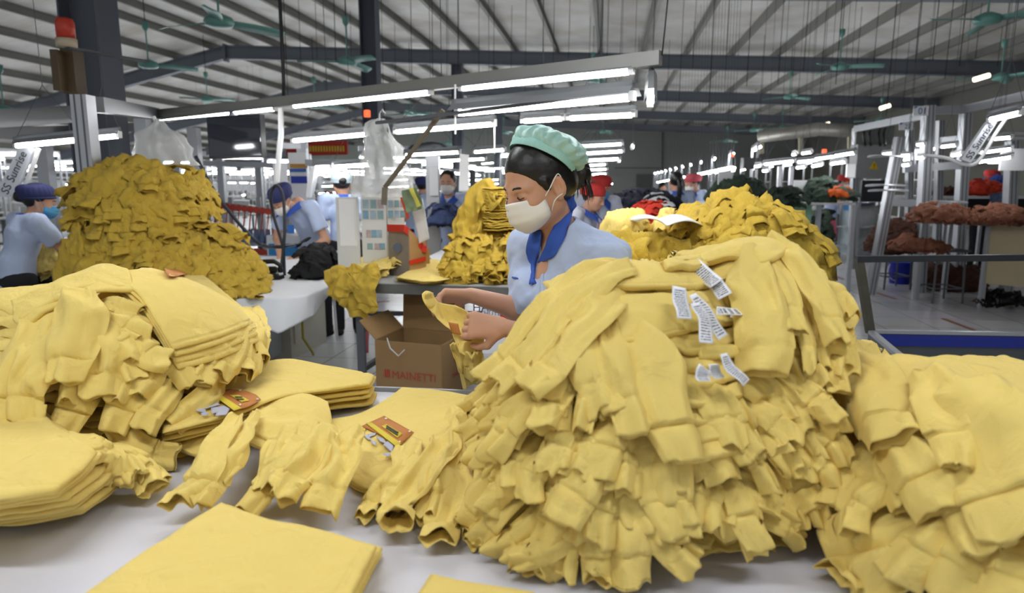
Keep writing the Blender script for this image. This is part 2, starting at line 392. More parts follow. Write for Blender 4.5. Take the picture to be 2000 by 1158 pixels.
# second row with wide grey reflector
fixture(atY(890, 222, 3.9), atY(1240, 190, 3.3), 'tube light with wide grey reflector just above the mint cap of the woman', .075)
m_ = MB(); m_.bar(atY(735, 240, 4.15), atY(1240, 178, 3.32), .018, .018); o = m_.build('support_rod', GREY); tag(o, 'thin steel rod running from the hanging bag to the wide reflector light', 'rod')
m_ = MB(); m_.bar(atY(866, 215, 4.0), atY(752, 366, 4.12), .022, .022); m_.bar(atY(752, 366, 4.12), atY(750, 400, 4.12), .03, .03); o = m_.build('brace_bar', mat('rusty_steel', '#6d6456', .6, .3)); tag(o, 'diagonal brown steel bar rising from the notice board to the lamp rod', 'bar')
TUBES = [ # (x1,y1,x2,y2,Y1,Y2,label,body)
 (570, 275, 720, 262, 5.6, 5.2, 'tube light behind the hanging plastic bag, left of it', .03),
 (770, 258, 968, 242, 5.1, 4.6, 'tube light right of the hanging plastic bag, crossing the brown bar', .03),
 (1018, 237, 1104, 231, 4.8, 4.6, 'left one of two end-to-end tube lights right above the mint cap', .03),
 (1108, 231, 1243, 224, 4.6, 4.3, 'right one of two end-to-end tube lights right above the mint cap', .03),
 (30, 285, 165, 272, 4.6, 4.2, 'tube light above the left worker, on the slanted white lamp arm', .03),
 (183, 270, 235, 265, 4.9, 4.8, 'short tube light seen just right of the tall aluminium post', .03),
 (650, 326, 725, 321, 6.4, 6.2, 'tube light on the white lamp frame behind the notice board', .03),
 (790, 303, 900, 297, 7.4, 7.0, 'tube light behind the brown bar, left of the hanging sheets', .03),
 (925, 297, 988, 292, 7.8, 7.5, 'tube light just left of the dark hair of the woman', .03),
 (850, 315, 950, 310, 9.0, 8.7, 'tube light above the man in the white mask, upper one', .03),
 (855, 334, 905, 340, 9.5, 9.3, 'tilted tube light right above the man in the white mask', .03),
 (1125, 286, 1218, 281, 8.2, 8.0, 'topmost tube light behind the ponytail', .04),
 (1120, 301, 1220, 295, 7.8, 7.6, 'thick tube light behind the ponytail, second from above', .05),
 (1132, 314, 1213, 310, 7.4, 7.2, 'thick tube light behind the ponytail, third from above', .05),
 (1140, 324, 1186, 321, 11, 10.8, 'thin tube light behind the ponytail, fourth from above', .03),
 (1150, 332, 1187, 330, 12, 11.8, 'thin tube light behind the ponytail, fifth from above', .03),
 (1156, 341, 1186, 339, 13.5, 13.2, 'thin tube light behind the ponytail, lowest of the column', .03),
 (1930, 235, 2000, 219, 4.6, 4.3, 'tube light on the slanted white lamp arm at the right edge', .03)]
for (x1, y1, x2, y2, Ya, Yb, l, bd) in TUBES: fixture(atY(x1, y1, Ya), atY(x2, y2, Yb), l, min(bd, .022), wire=True)
for (x, y, Y, l) in ((1234, 290, 8.0, 'round end of a tube light pointing at the camera, near the red-capped worker'), (1208, 316, 9.0, 'small tube light pointing at the camera below the stacked tubes')):
    fixture(atY(x, y, Y), atY(x + 3, y - 6, Y + 1.2), l, .02, wire=True)
# receding tubes at the ends of the sewing benches, right of the ponytailed worker
n = 26
for i in range(n):
    u = i / (n - 1); x = 1425 - 142 * u; y = 327 + 29 * u; Y = 9.0 / (1 - .72 * u)
    a = atY(x, y, Y); c = a + EV * .6 * .5 + VV * .12
    fixture(a, c, 'small tube light, %s from the near end of the long receding dotted row' % ordn(i + 1), 0, group='dotted row of bench lights', wire=True)
# thick row at the right
ROWR = [(1490, 321, 1554, 314, 9.5), (1556, 317, 1600, 312, 9.0), (1590, 311, 1634, 305, 8.6), (1628, 305, 1672, 298, 8.1), (1566, 300, 1586, 297, 10), (1548, 302, 1556, 301, 10.4), (1556, 328, 1574, 325, 9.6), (1586, 325, 1607, 321, 9.2), (1622, 320, 1653, 316, 8.7), (1475, 325, 1486, 324, 10), (1490, 334, 1502, 333, 10.5)]
for i, (x1, y1, x2, y2, Y) in enumerate(ROWR): fixture(atY(x1, y1, Y), atY(x2, y2, Y - .3), 'tube light %s in the bright row left of the control cabinet' % ordn(i + 1), .022, group='bright row left of the control cabinet', wire=True)
ROWQ = [(1723, 302, 1745, 299, 9), (1765, 313, 1781, 310, 8.5), (1790, 283, 1808, 281, 9), (1760, 304, 1781, 303, 8.5), (1791, 309, 1807, 307, 8.4), (1762, 323, 1779, 321, 8.4), (1835, 287, 1871, 283, 8), (1858, 304, 1880, 300, 8), (1910, 299, 1980, 290, 8), (1900, 318, 1980, 306, 7.6), (1925, 317, 1979, 315, 8.4), (1930, 272, 1980, 268, 7.2)]
for i, (x1, y1, x2, y2, Y) in enumerate(ROWQ): fixture(atY(x1, y1, Y), atY(x2, y2, Y - .2), 'tube light %s seen through the aluminium frames at the right' % ordn(i + 1), .018, group='tubes seen through the right frames', wire=True)
# scattered tubes of the deep hall, left and centre
k = 0
ROWL = [(40, 335, 64, 332), (80, 361, 110, 361), (90, 381, 112, 380), (128, 360, 137, 361), (390, 341, 400, 341), (408, 339, 415, 339), (458, 336, 480, 336), (445, 357, 462, 357), (468, 357, 485, 357), (490, 358, 503, 357), (510, 334, 528, 333), (519, 346, 527, 346), (500, 380, 515, 379), (472, 382, 480, 380), (422, 385, 428, 385), (632, 345, 662, 343), (630, 355, 656, 354), (628, 364, 662, 363), (622, 378, 660, 376), (855, 348, 878, 345), (905, 345, 940, 342), (900, 352, 975, 351), (940, 320, 965, 318), (938, 331, 985, 328), (845, 323, 895, 328), (915, 360, 975, 359), (1155, 350, 1192, 349), (1160, 360, 1198, 359), (842, 372, 905, 371), (590, 350, 600, 350), (745, 338, 790, 336), (760, 352, 798, 351), (745, 366, 800, 364)]
for (x1, y1, x2, y2) in ROWL:
    L = abs(x2 - x1); Y = min(24, max(9, 1.2 * FPX / max(L, 30) * .8)); k += 1
    fixture(atY(x1, y1, Y), atY(x2, y2, Y - .1), 'distant tube light of the deep hall, %s from the left post' % ordn(k), .015, group='scattered lights of the deep hall', wire=True)
# added light: unseen fittings over the near table, each with a soft area lamp
def area(loc, sx, sy, pw, rz=0, col=(.95, .98, 1)):
    l = bpy.data.lights.new('added_table_light', 'AREA'); l.shape = 'RECTANGLE'; l.size = sx; l.size_y = sy; l.energy = pw; l.color = col
    o = bpy.data.objects.new('added_table_light', l); o.location = loc; o.rotation_euler = (0, 0, rz); COL.objects.link(o); return o
for (x, y, p, w_) in ((-.9, .5, 9.5, 'front left'), (.9, .5, 6, 'front right'), (-.9, 2.4, 12, 'back left'), (.7, 2.6, 10, 'back right')):
    fixture((x - .6, y, 2.5), (x + .6, y, 2.5), 'tube light above the picture over the near packing table, %s one' % w_, .04, group='lights over the packing table')
    area((x, y, 2.47), 1.15, .12, p)

# sewing stations deeper in the hall, each with its own bare tube light
TUBE2 = mat('bench_tube_glow', (.97, .99, 1.0), .4, var=0, emit=46.0)
MACH = mat('machine_enamel', '#d9dbdd', .35, .05)
def make_station():
    o = empty('sewing_station', (0, 0, 0), 'x', 'sewing machine table', 'sewing stations of the hall')
    MB().box((0, 0, .75), (1.1, .55, .035), bev=.01).build('table_top', mat('bench_laminate', '#c9cbc9', .4), o)
    for s in (-1, 1):
        m = MB(); m.box((s * .48, 0, .37), (.05, .05, .73)); m.box((s * .48, 0, .03), (.06, .5, .05)); m.build('leg', GREY, o)
    m = MB(); m.box((.02, 0, .79), (.5, .18, .05), bev=.01); m.box((.22, 0, .93), (.1, .14, .26), bev=.02); m.box((.0, 0, 1.03), (.46, .11, .1), bev=.03); m.box((-.2, 0, .92), (.07, .09, .17), bev=.015); m.build('machine_head', MACH, o, True)
    MB().lathe((.29, 0, 1.03), [(.02, 0), (.06, .0), (.06, .03), (.02, .03)], 14, axis=(1, 0, 0)).build('hand_wheel', BLACK, o)
    m = MB(); m.tube([(.45, .2, .76), (.45, .2, 1.35), (.3, .2, 1.38)], .008, 6); m.build('thread_stand', ALU, o)
    MB().lathe((.4, .2, 1.0), [(.03, 0), (.035, .01), (.012, .12), (.01, .12)], 10).build('thread_cone', mat('thread_white', '#e6e4dd', .8), o)
    m = MB()
    for s in (-1, 1): m.box((s * .56, .24, 1.4), (.035, .035, 1.3))
    m.box((0, .24, 2.05), (1.16, .035, .05)); m.box((0, .24, 1.5), (1.16, .02, .03)); m.build('lamp_frame', ALU, o)
    MB().tube([(-.54, .2, 2.005), (.54, .2, 2.005)], .018, 8).build('tube_lamp', TUBE2, o, True)
    return o
k = 0; proto = None
for j, t in enumerate(np.arange(9.5, 43, 2.6)):
    for i, v in enumerate(np.arange(-21.5, 8.5, 3.3)):
        if v > 0: continue
        if -6 < v < 1 and t < 11: continue
        if t < 13 and v > -9: continue
        p = bf(t + .5 * ((i % 2) - .5), v, 0)
        if proto is None: proto = make_station(); q = proto
        else: q = copy_tree(proto)
        q.location = p; q.rotation_euler[2] = -PHI + .28
        q['label'] = 'sewing station in the %s row of the hall, %s from the left' % (ordn(j + 1), ordn(i + 1))
# receding line of stations at the right, under the dotted lights
for i in range(12):
    q = copy_tree(proto); t = 12 + i * 2.4; q.location = bf(t, 2.6 + .0 * i, 0); q.rotation_euler[2] = -PHI + 1.45; q['label'] = 'sewing station in the long receding line at the right, %s from its near end' % ordn(i + 1)
    q2 = copy_tree(proto); q2.location = bf(t + .8, 5.6, 0); q2.rotation_euler[2] = -PHI + 1.5; q2['label'] = 'sewing station in the line along the right wall, %s from its near end' % ordn(i + 1)
# ================================================================== CEILING FANS
_fan = None
def fan(px, py, Y, label, rz, rod=1.2):
    global _fan
    p = atY(px, py, Y)
    if _fan is None:
        _fan = empty('ceiling_fan', (0, 0, 0), label, 'ceiling fan')
        z = _fan; _build_fan(z, rod); z.location = p; z.rotation_euler[2] = rz; return z
    c = copy_tree(_fan); c.location = p; c.rotation_euler[2] = rz; c['label'] = label; return c
def _build_fan(o, rod):
    MB().lathe((0, 0, 0), [(.01, .09), (.05, .085), (.13, .05), (.15, .01), (.13, -.03), (.05, -.045), (.01, -.045)], 24).build('motor_housing', TEAL, o, True)
    MB().tube([(0, 0, .08), (0, 0, .62)], .011, 8).build('rod', TEAL, o)
    MB().lathe((0, 0, .5), [(.012, 0), (.045, .05), (.05, .14), (.015, .15)], 16).build('canopy', TEAL, o, True)
    MB().tube([(0, 0, .6), (0, 0, 1.5)], .006, 6).build('hanging_wire', BLACK, o)
    n = 10; blade = .7
    for k in range(3):
        a = k * 2 * math.pi / 3 + .3; c, s = math.cos(a), math.sin(a); V = []; F = []
        for i in range(n + 1):
            u = i / n; r = .12 + (blade - .12) * u; w = (.045 + .035 * math.sin(u * 2.4)) * (1 if i < n else .6)
            for sd in (-1, 1):
                for dz in (0, -.006): V.append((r * c - sd * w * s, r * s + sd * w * c, .01 - sd * .022 - .02 * u * u + dz))
        for i in range(n):
            b0 = i * 4; b1 = b0 + 4
            F += [(b0, b0 + 2, b1 + 2, b1), (b0 + 1, b1 + 1, b1 + 3, b0 + 3), (b0, b1, b1 + 1, b0 + 1), (b0 + 2, b0 + 3, b1 + 3, b1 + 2)]
        F += [(0, 1, 3, 2), (n * 4, n * 4 + 2, n * 4 + 3, n * 4 + 1)]
        mesh('blade', V, F, TEAL, o, True)
FANS = [(428, 45, 7.3, 'large teal ceiling fan at the upper left, nearest to the camera', .5), (290, 128, 11.0, 'teal ceiling fan right of the dark steel column', .2), (678, 122, 10.5, 'teal ceiling fan left of the dark column in the middle', 1.0),
 (1928, 40, 8.2, 'teal ceiling fan in the upper right corner', .9), (1640, 132, 12.5, 'teal ceiling fan hanging under the rafter at the right', 1.4), (8, 218, 10, 'teal ceiling fan at the left edge above the left worker', 1.8),
 (1542, 190, 18, 'small teal ceiling fan under the second rafter at the right', .1), (1472, 255, 26, 'distant teal fan left of the two in front of the dark gable', .4), (1528, 250, 26, 'distant teal fan right of its twin in front of the dark gable', .8),
 (1420, 276, 30, 'tiny teal fan above the end of the dotted light row', .3), (1178, 258, 27, 'distant teal fan just above the cap of the woman, right of it', .6), (984, 259, 30, 'distant teal fan at the fourth column, right side', .9),
 (878, 280, 24, 'distant teal fan against the pale far wall, left of the third column', 1.1), (1158, 157, 17, 'teal ceiling fan behind the long steel channel, right part', .7), (802, 222, 15.5, 'teal ceiling fan behind the channel, between the two middle columns', .3), (615, 208, 16, 'teal ceiling fan faintly seen over the gap between two tube lights', .2), (405, 195, 17, 'teal ceiling fan behind the left end of the steel channel', 1.7), (1955, 152, 12.5, 'teal fan hanging near the right wall lamp', .5), (1720, 236, 20, 'small teal fan above the 27 sign', .5)]
for f in FANS: fan(*f)
# thin suspension wires of the lamp grid
for i in range(46):
    px = 565 + i * 30.6 + RX.uniform(-8, 8); Y = RX.uniform(9, 18); py = RX.uniform(110, 240)
    p = atY(px, py, Y); v = p @ VV; zt = roofz(v) - .05
    if zt - p[2] < .3: continue
    o = MB().tube([p, (p[0] + .02, p[1], zt)], .005, 5).build('hanging_wire', BLACK); tag(o, 'thin dark wire hanging from the roof, %s from the left' % ordn(i + 1), 'wire', 'thin wires hanging from the roof')
# ================================================================== HEAPS (height fields the garments lie on)
ZT = .90
def bump(x, y, cx, cy, rx, ry, h, p=2.4, q=2.2, q2=1.5, rot=0):
    c, s = math.cos(rot), math.sin(rot); dx, dy = x - cx, y - cy
    a = np.abs((dx * c + dy * s) / rx); b = np.abs((-dx * s + dy * c) / ry)
    r = np.minimum((a ** p + b ** p) ** (1 / p), 1.0)
    return h * (1 - r ** q) ** (1 / q2)
class Heap:
    def __init__(s, z0, bumps): s.z0 = z0; s.b = bumps
    def H(s, x, y):
        r = None
        for b in s.b:
            v = bump(x, y, *b)
            r = v if r is None else np.maximum(r, v) + .012 * np.exp(-np.abs(r - v) / .03) * (np.minimum(r, v) > .02)
        return s.z0 + r
    def hit(s, px, py, far=6.0):
        px = np.atleast_1d(np.asarray(px, float)); py = np.atleast_1d(np.asarray(py, float))
        x = (px - W2) / FPX; y = (H2 - py) / FPX; c, sn = math.cos(PITCH), math.sin(PITCH)
        D = np.stack([x, c + y * sn, -sn + y * c], -1)
        T = np.linspace(.6, far, 700)
        X = D[:, None, 0] * T; Y = D[:, None, 1] * T; Z = CAMH + D[:, None, 2] * T
        g = Z - s.H(X, Y)
        neg = g < 0; i = np.argmax(neg, axis=1); ok = neg.any(axis=1)
        i = np.maximum(i, 1); k = np.arange(len(px))
        g0 = g[k, i - 1]; g1 = g[k, i]; u = np.clip(g0 / np.where(np.abs(g0 - g1) < 1e-9, 1e-9, g0 - g1), 0, 1)
        t = T[i - 1] + (T[i] - T[i - 1]) * u
        # rays that miss the heap: nearest approach
        if not ok.all():
            j = np.argmin(g, axis=1); t = np.where(ok, t, T[j])
        P = np.array([0, 0, CAMH]) + D * t[:, None]
        return P, ok
    def normal(s, P):
        e = .012; x, y = P[:, 0], P[:, 1]
        gx = (s.H(x + e, y) - s.H(x - e, y)) / (2 * e); gy = (s.H(x, y + e) - s.H(x, y - e)) / (2 * e)
        gx = np.clip(gx, -2.5, 2.5); gy = np.clip(gy, -2.5, 2.5)
        n = np.stack([-gx, -gy, np.ones_like(gx)], -1); return n / np.linalg.norm(n, axis=1)[:, None]
def projv(P):
    c, s = math.cos(PITCH), math.sin(PITCH); z = P[:, 2] - CAMH; d = P[:, 1] * c - z * s; u = P[:, 1] * s + z * c
    return W2 + FPX * P[:, 0] / d, H2 - FPX * u / d
def smooth_n(N, k=3):
    N = np.stack([np.convolve(np.pad(N[:, i], k, 'edge'), np.ones(2 * k + 1) / (2 * k + 1), 'valid') for i in range(3)], 1); return N / (np.linalg.norm(N, axis=1)[:, None] + 1e-9)
def hit_lift(heap, px, py, lift, sm=False):
    'points lying `lift` above the heap surface that are seen at px, py'
    ax, ay = np.array(px, float), np.array(py, float)
    for _ in range(5):
        P, ok = heap.hit(ax, ay); N = heap.normal(P)
        if sm: N = smooth_n(N)
        Q = P + N * lift[:, None]; qx, qy = projv(Q); ax = ax + (px - qx) * .8; ay = ay + (py - qy) * .8
    return Q, N
# centre pile: left lobe and right lobe; right pile; left draped pile; left front stack
HC = Heap(ZT, [(.195, 1.26, .31, .44, .36, 2.4, 2.3, 1.42), (.475, 1.33, .235, .44, .405, 2.6, 2.6, 1.6)])
HR = Heap(ZT, [(.77, .98, .33, .40, .26, 2.6, 2.4, 1.5)])
HA = Heap(ZT, [(-.93, 1.46, .40, .33, .335, 2.6, 2.2, 1.6)])
# ------------------------------------------------------------------ cloth builders
def crest(p, seed, o=2):
    "soft ridged noise in -1..1: rounded folds with sharper valleys"
    n = fbm(p, seed, o); return 1 - 2.2 * np.abs(n) ** .8
def newshirt(at, label, group, cat='sweatshirt', name='sweatshirt'):
    return empty(name, tuple(at), label, cat, group)
def grid_faces(n, m, wrap=True):
    i, k = np.meshgrid(np.arange(n - 1), np.arange(m if wrap else m - 1), indexing='ij'); k2 = (k + 1) % m
    return np.stack([i * m + k, i * m + k2, (i + 1) * m + k2, (i + 1) * m + k], -1).reshape(-1, 4)
def sleeve_mesh(parent, P, Wd, Nn, seed=0, th=.011, cuff=.042, fold=1.0, mouth=None, n=34, m=40, M=None, hero=True, lastdrop=0.0, rootclose=True):
    """flattened fabric tube along world path P (n,3) with widths Wd (m) and surface normals Nn; ends in a ribbed cuff with an open mouth"""
    M = M or YEL
    P = np.asarray(P, float); L = np.concatenate([[0], np.cumsum(np.linalg.norm(np.diff(P, axis=0), axis=1))]); LT = L[-1]
    # uniform in s, with extra rings round the seam
    cuff = min(cuff, LT * .4)
    s = np.unique(np.concatenate([np.linspace(0, LT, n), [LT - cuff - .004, LT - cuff, LT - cuff + .004, LT - .004]]))
    P = np.stack([np.interp(s, L, P[:, i]) for i in range(3)], 1); Wd = np.interp(s, L, Wd); Nn = np.stack([np.interp(s, L, Nn[:, i]) for i in range(3)], 1)
    T = np.gradient(P, axis=0); T /= np.linalg.norm(T, axis=1)[:, None] + 1e-9
    Nn = Nn - T * (Nn * T).sum(1)[:, None]; Nn /= np.linalg.norm(Nn, axis=1)[:, None] + 1e-9
    B = np.cross(T, Nn)
    a = np.arange(m) / m * 2 * np.pi
    cx = np.sign(np.cos(a)) * np.abs(np.cos(a)) ** .75; cy = np.sin(a)
    u = s / max(LT, 1e-6); tocuff = (LT - s)
    wmul = np.ones_like(s); tmul = np.ones_like(s)
    incuff = tocuff < cuff
    wmul = np.where(incuff, .95, 1.0 + .03 * np.exp(-((tocuff - cuff - .012) / .015) ** 2)) * (.72 + .28 * np.clip(s / (LT * .3), 0, 1)); 
    seam = np.exp(-((tocuff - cuff) / .0028) ** 2); tmul = 1 - .30 * seam + .05 * incuff
    mouth = mouth if mouth is not None else th * 1.3
    open_ = np.exp(-(tocuff / .03) ** 2)
    TH = th * tmul + (mouth - th) * open_
    X = cx[None] * (Wd * wmul)[:, None] / 2
    Y0 = cy[None] * TH[:, None] / 2 * (1 - .35 * np.abs(cx[None]) ** 3)
    # folds: long ones down the sleeve, fanning out from the root, shared by both layers of cloth
    xs = X; ss = np.broadcast_to(s[:, None], X.shape); z = np.full_like(X, seed * 1.37)
    kx = 1.0 / np.maximum(Wd[:, None], .02)
    f1 = crest(np.stack([xs * kx * 1.6 + z * .3 + ss * 1.2, ss * 4.0, z], -1), 3)
    f2 = crest(np.stack([xs * kx * 3.1 - ss * 2.0, ss * 9.0 + 5, z], -1), 9)
    f3 = vn(np.stack([xs * 22, ss * 26, z], -1), 5)
    amp = np.minimum(Wd, .1)[:, None] * fold
    D = amp * (.165 * f1 + .095 * f2 + .055 * f3) * (1 - .45 * incuff[:, None])
    droop = -(np.abs(cx[None]) ** 2) * Wd[:, None] * .10
    D = D + droop
    # edge meander
    em = .10 * n1(s * 16 + seed, 4)[:, None] * Wd[:, None] * fold
    # mouth: wavy open lips
    lip = open_[:, None] * np.sin(cx[None] * 4.2 + seed) * .006
    V = P[:, None] + B[:, None] * (X + em)[..., None] + Nn[:, None] * (Y0 + D + lip + TH[:, None] / 2)[..., None]
    # slanting, wavy end of the mouth
    endv = T[:, None] * ((n1(cx * 1.7 + seed * 2.1, 8) * .010)[None] * (1 - np.clip(tocuff / (cuff * .8), 0, 1))[:, None])[..., None]
    V = V + endv
    isc = np.searchsorted(s, LT - cuff)
    Vs = V[:isc + 1]; Vc = V[isc:]
    VS = Vs.reshape(-1, 3); FS = grid_faces(len(Vs), m)
    if rootclose:
        c0 = Vs[0].mean(0); VS = np.vstack([VS, c0]); ci = len(VS) - 1
        fan = np.stack([np.full(m, ci), (np.arange(m) + 1) % m, np.arange(m), np.arange(m)], -1)
    so = mesh('sleeve', VS, [tuple(f) for f in FS] + [(ci, (i + 1) % m, i) for i in range(m)] if rootclose else FS, M, parent)
    # cuff with inner lining: rolls over the lip and goes back inside
    ctr = Vc.mean(1, keepdims=True)
    inner = []
    for k, (back, sc) in enumerate(((0.0, .93), (.006, .86), (.03, .8))):
        q = Vc[-1]; c = ctr[-1]
        d = q - c; nn = (d * Nn[-1]).sum(1, keepdims=True) * Nn[-1]; ot = d - nn
        inner.append(c + ot * (.98 - .02 * k) + nn * (sc - .1 * k) - T[-1] * back - (endv[-1] * 0))
    VC = np.concatenate([Vc, np.array(inner)]).reshape(-1, 3)
    mesh('cuff', VC, grid_faces(len(Vc) + 3, m), M, so)
    return so
def px_sleeve(parent, heap, pts, lift=.012, seed=0, path_n=30, sink=0.0, **kw):
    """pts: list of (px,py,wpx[,lift]) from root to cuff end, laid on the heap"""
    q = np.array([list(p) + [lift] * (4 - len(p)) for p in pts], float)
    if sink > 0:
        d = q[0] - q[1]; ln = max(math.hypot(d[0], d[1]), 1); e = q[0] + d / ln * min(40, ln * .8) * np.array([1, 1, 0, 0]); e[2] = q[0][2]; e[3] = q[0][3]
        q = np.vstack([e, q])
    q = smooth_path(q, path_n)
    P, N = hit_lift(heap, q[:, 0], q[:, 1], q[:, 3], True)
    if sink > 0:
        u = np.linspace(0, 1, len(q)); P = P - N * (sink * np.clip(1 - u / .55, 0, 1) ** 1.3)[:, None]
    P = np.stack([np.convolve(np.pad(P[:, i], 2, 'edge'), np.ones(5) / 5, 'valid') for i in range(3)], 1)
    P[:, 2] = np.maximum(P[:, 2], heap.z0 + .006)
    dist = (P[:, 1] * math.cos(PITCH) - (P[:, 2] - CAMH) * math.sin(PITCH))
    Wd = q[:, 2] * dist / FPX
    return sleeve_mesh(parent, P, Wd, N, seed, **kw)
def coons(E, nu, nv):
    "E: top, right, bottom, left lists of points (k,d); top A->B, right B->C, bottom D->C, left A->D"
    t, r, b, l = [smooth_path(e, n) for e, n in zip(E, (nu, nv, nu, nv))]
    u = np.linspace(0, 1, nu)[None, :, None]; v = np.linspace(0, 1, nv)[:, None, None]
    A, Bc, C, Dd = t[0], t[-1], b[-1], b[0]
    return (1 - v) * t[None] + v * b[None] + (1 - u) * l[:, None] + u * r[:, None] - ((1 - u) * (1 - v) * A + u * (1 - v) * Bc + u * v * C + (1 - u) * v * Dd)
def shell(name, G, N, th, M, parent=None, label=None, hem=None, hemd=.08):
    "closed cloth shell from a (nv,nu,3) grid and unit normals"
    nv, nu = G.shape[:2]
    e = np.ones((nv, nu)); 
    e[0] = e[-1] = .25; e[:, 0] = e[:, -1] = .25
    e[1, 1:-1] *= .8; e[-2, 1:-1] *= .8; e[1:-1, 1] *= .8; e[1:-1, -2] *= .8
    top = G + N * (th * .5 * e)[..., None]; bot = G - N * (th * .5 * e)[..., None]
    if hem is not None:
        for h, frac in hem:
            k = int(round(frac * ((nv if h in 'tb' else nu) - 1)))
            if h == 't': top[k, 1:-1] -= N[k, 1:-1] * .0022
            if h == 'b': top[nv - 1 - k, 1:-1] -= N[nv - 1 - k, 1:-1] * .0022
            if h == 'l': top[1:-1, k] -= N[1:-1, k] * .0022
            if h == 'r': top[1:-1, nu - 1 - k] -= N[1:-1, nu - 1 - k] * .0022
    V = np.concatenate([top.reshape(-1, 3), bot.reshape(-1, 3)]); o = nv * nu
    i, k = np.meshgrid(np.arange(nv - 1), np.arange(nu - 1), indexing='ij'); a = (i * nu + k).ravel(); b = a + 1; c = a + nu + 1; d = a + nu
    F = [np.stack([a, d, c, b], -1), np.stack([a, b, c, d], -1) + o]
    ring = [(0, k) for k in range(nu)] + [(i, nu - 1) for i in range(1, nv)] + [(nv - 1, k) for k in range(nu - 2, -1, -1)] + [(i, 0) for i in range(nv - 2, 0, -1)]
    ri = np.array([x * nu + y for x, y in ring]); rj = np.roll(ri, -1)
    F.append(np.stack([ri, rj, rj + o, ri + o], -1))
    return mesh(name, V, np.vstack(F), M, parent, True, label)
def gnormal(G):
    du = np.gradient(G, axis=1); dv = np.gradient(G, axis=0); n = np.cross(du, dv)
    n /= np.linalg.norm(n, axis=2)[..., None] + 1e-12
    if n[..., 2].mean() < 0: n = -n
    return n
def px_panel(parent, E, heap=None, th=.006, wr=.004, seed=0, nu=50, nv=50, M=None, name='body', hem=None, wscale=7, dirn=(1, 1), label=None, z0=None):
    "E: 4 edges of (px,py,h); h = height over the table, or lift over the heap surface"
    C = coons(E, nu, nv)
    if heap is None:
        z = (ZT if z0 is None else z0) + C[..., 2]; x = (C[..., 0] - W2) / FPX; y = (H2 - C[..., 1]) / FPX; c, s = math.cos(PITCH), math.sin(PITCH)
        D = np.stack([x, c + y * s, -s + y * c], -1); G = np.array([0, 0, CAMH]) + D * ((z - CAMH) / D[..., 2])[..., None]
    else:
        P, N0 = hit_lift(heap, C[..., 0].ravel(), C[..., 1].ravel(), C[..., 2].ravel()); G = P.reshape(nv, nu, 3)
        for _ in range(4):
            Gp = G.copy(); Gp[1:-1] = (G[:-2] + G[1:-1] * 2 + G[2:]) / 4; Gp[:, 1:-1] = (Gp[:, :-2] + Gp[:, 1:-1] * 2 + Gp[:, 2:]) / 4; G = Gp
    N = gnormal(G)
    q = G * np.array([dirn[0], dirn[1], 1.0]) * wscale
    w = crest(q + seed * 3.1, 2 + seed) * .6 + fbm(G * 26 + seed, 7, 2) * .35
    G = G + N * (wr * w)[..., None]
    N = gnormal(G)
    return shell(name, G, N, th, M or YEL, parent, label, hem)
def slab_ring(name, c, rx, ry, z, rot, seed, th=.012, M=None, amp=.10, ruf=.012, p=2.6, droop=.02, n=150, label=None, tilt=(0, 0), drape=None, kr=9, parent=None):
    "one folded garment of a stack: closed disc with irregular outline, ruffled and drooping rim"
    M = M or YEL_SHADED
    a = np.arange(n) / n * 2 * np.pi; ca, sa = np.cos(a), np.sin(a)
    R0 = (np.abs(ca) ** p + np.abs(sa) ** p) ** (-1 / p)
    loop = lambda k, s: vn(np.stack([ca * k + s, sa * k - s, np.full(n, seed * .77)], -1), s)
    R1 = R0 * (1 + amp * loop(1.3, 1) + amp * .6 * loop(3.5, 2) + amp * .35 * loop(9, 3))
    rr = np.array([0, .35, .6, .74, .84, .91, .96, .99, 1.0]); 
    ruff = ruf * (loop(kr, 4) + .5 * loop(kr * 2.1, 5))
    lx = rx * ca * R1; ly = ry * sa * R1
    c2, s2 = math.cos(rot), math.sin(rot)
    V = []; 
    def lay(sign):
        for i, r in enumerate(rr):
            e = math.sqrt(max(0, 1 - r ** 10)) * .5 + (.02 if r == 1 else 0)
            x = c[0] + (lx * c2 - ly * s2) * r; y = c[1] + (lx * s2 + ly * c2) * r
            w = (r ** 3)
            zz = z + ruff * w + sign * th * e - droop * r ** 5 * (1 + .8 * loop(2.2, 6)) + tilt[0] * (x - c[0]) + tilt[1] * (y - c[1])
            zz = zz + .006 * vn(np.stack([x * 9, y * 9, np.full(n, seed)], -1), 8)
            V.append(np.stack([x, y, zz], 1))
    lay(1); lay(-1); k = len(rr)
    V = np.array(V); F = []
    ft = grid_faces(k, n); fb = ft[:, ::-1] + k * n
    i = np.arange(n); j = (i + 1) % n; rim = np.stack([(k - 1) * n + i, (k - 1) * n + j, (2 * k - 1) * n + j, (2 * k - 1) * n + i], -1)[:, ::-1]
    V = V.reshape(-1, 3)
    if drape is not None:
        V[:, 2] = np.maximum(V[:, 2], drape(V[:, 0], V[:, 1]))
    return mesh(name, V, np.vstack([ft[:, ::-1], fb[:, ::-1], rim]), M, parent, True, label)
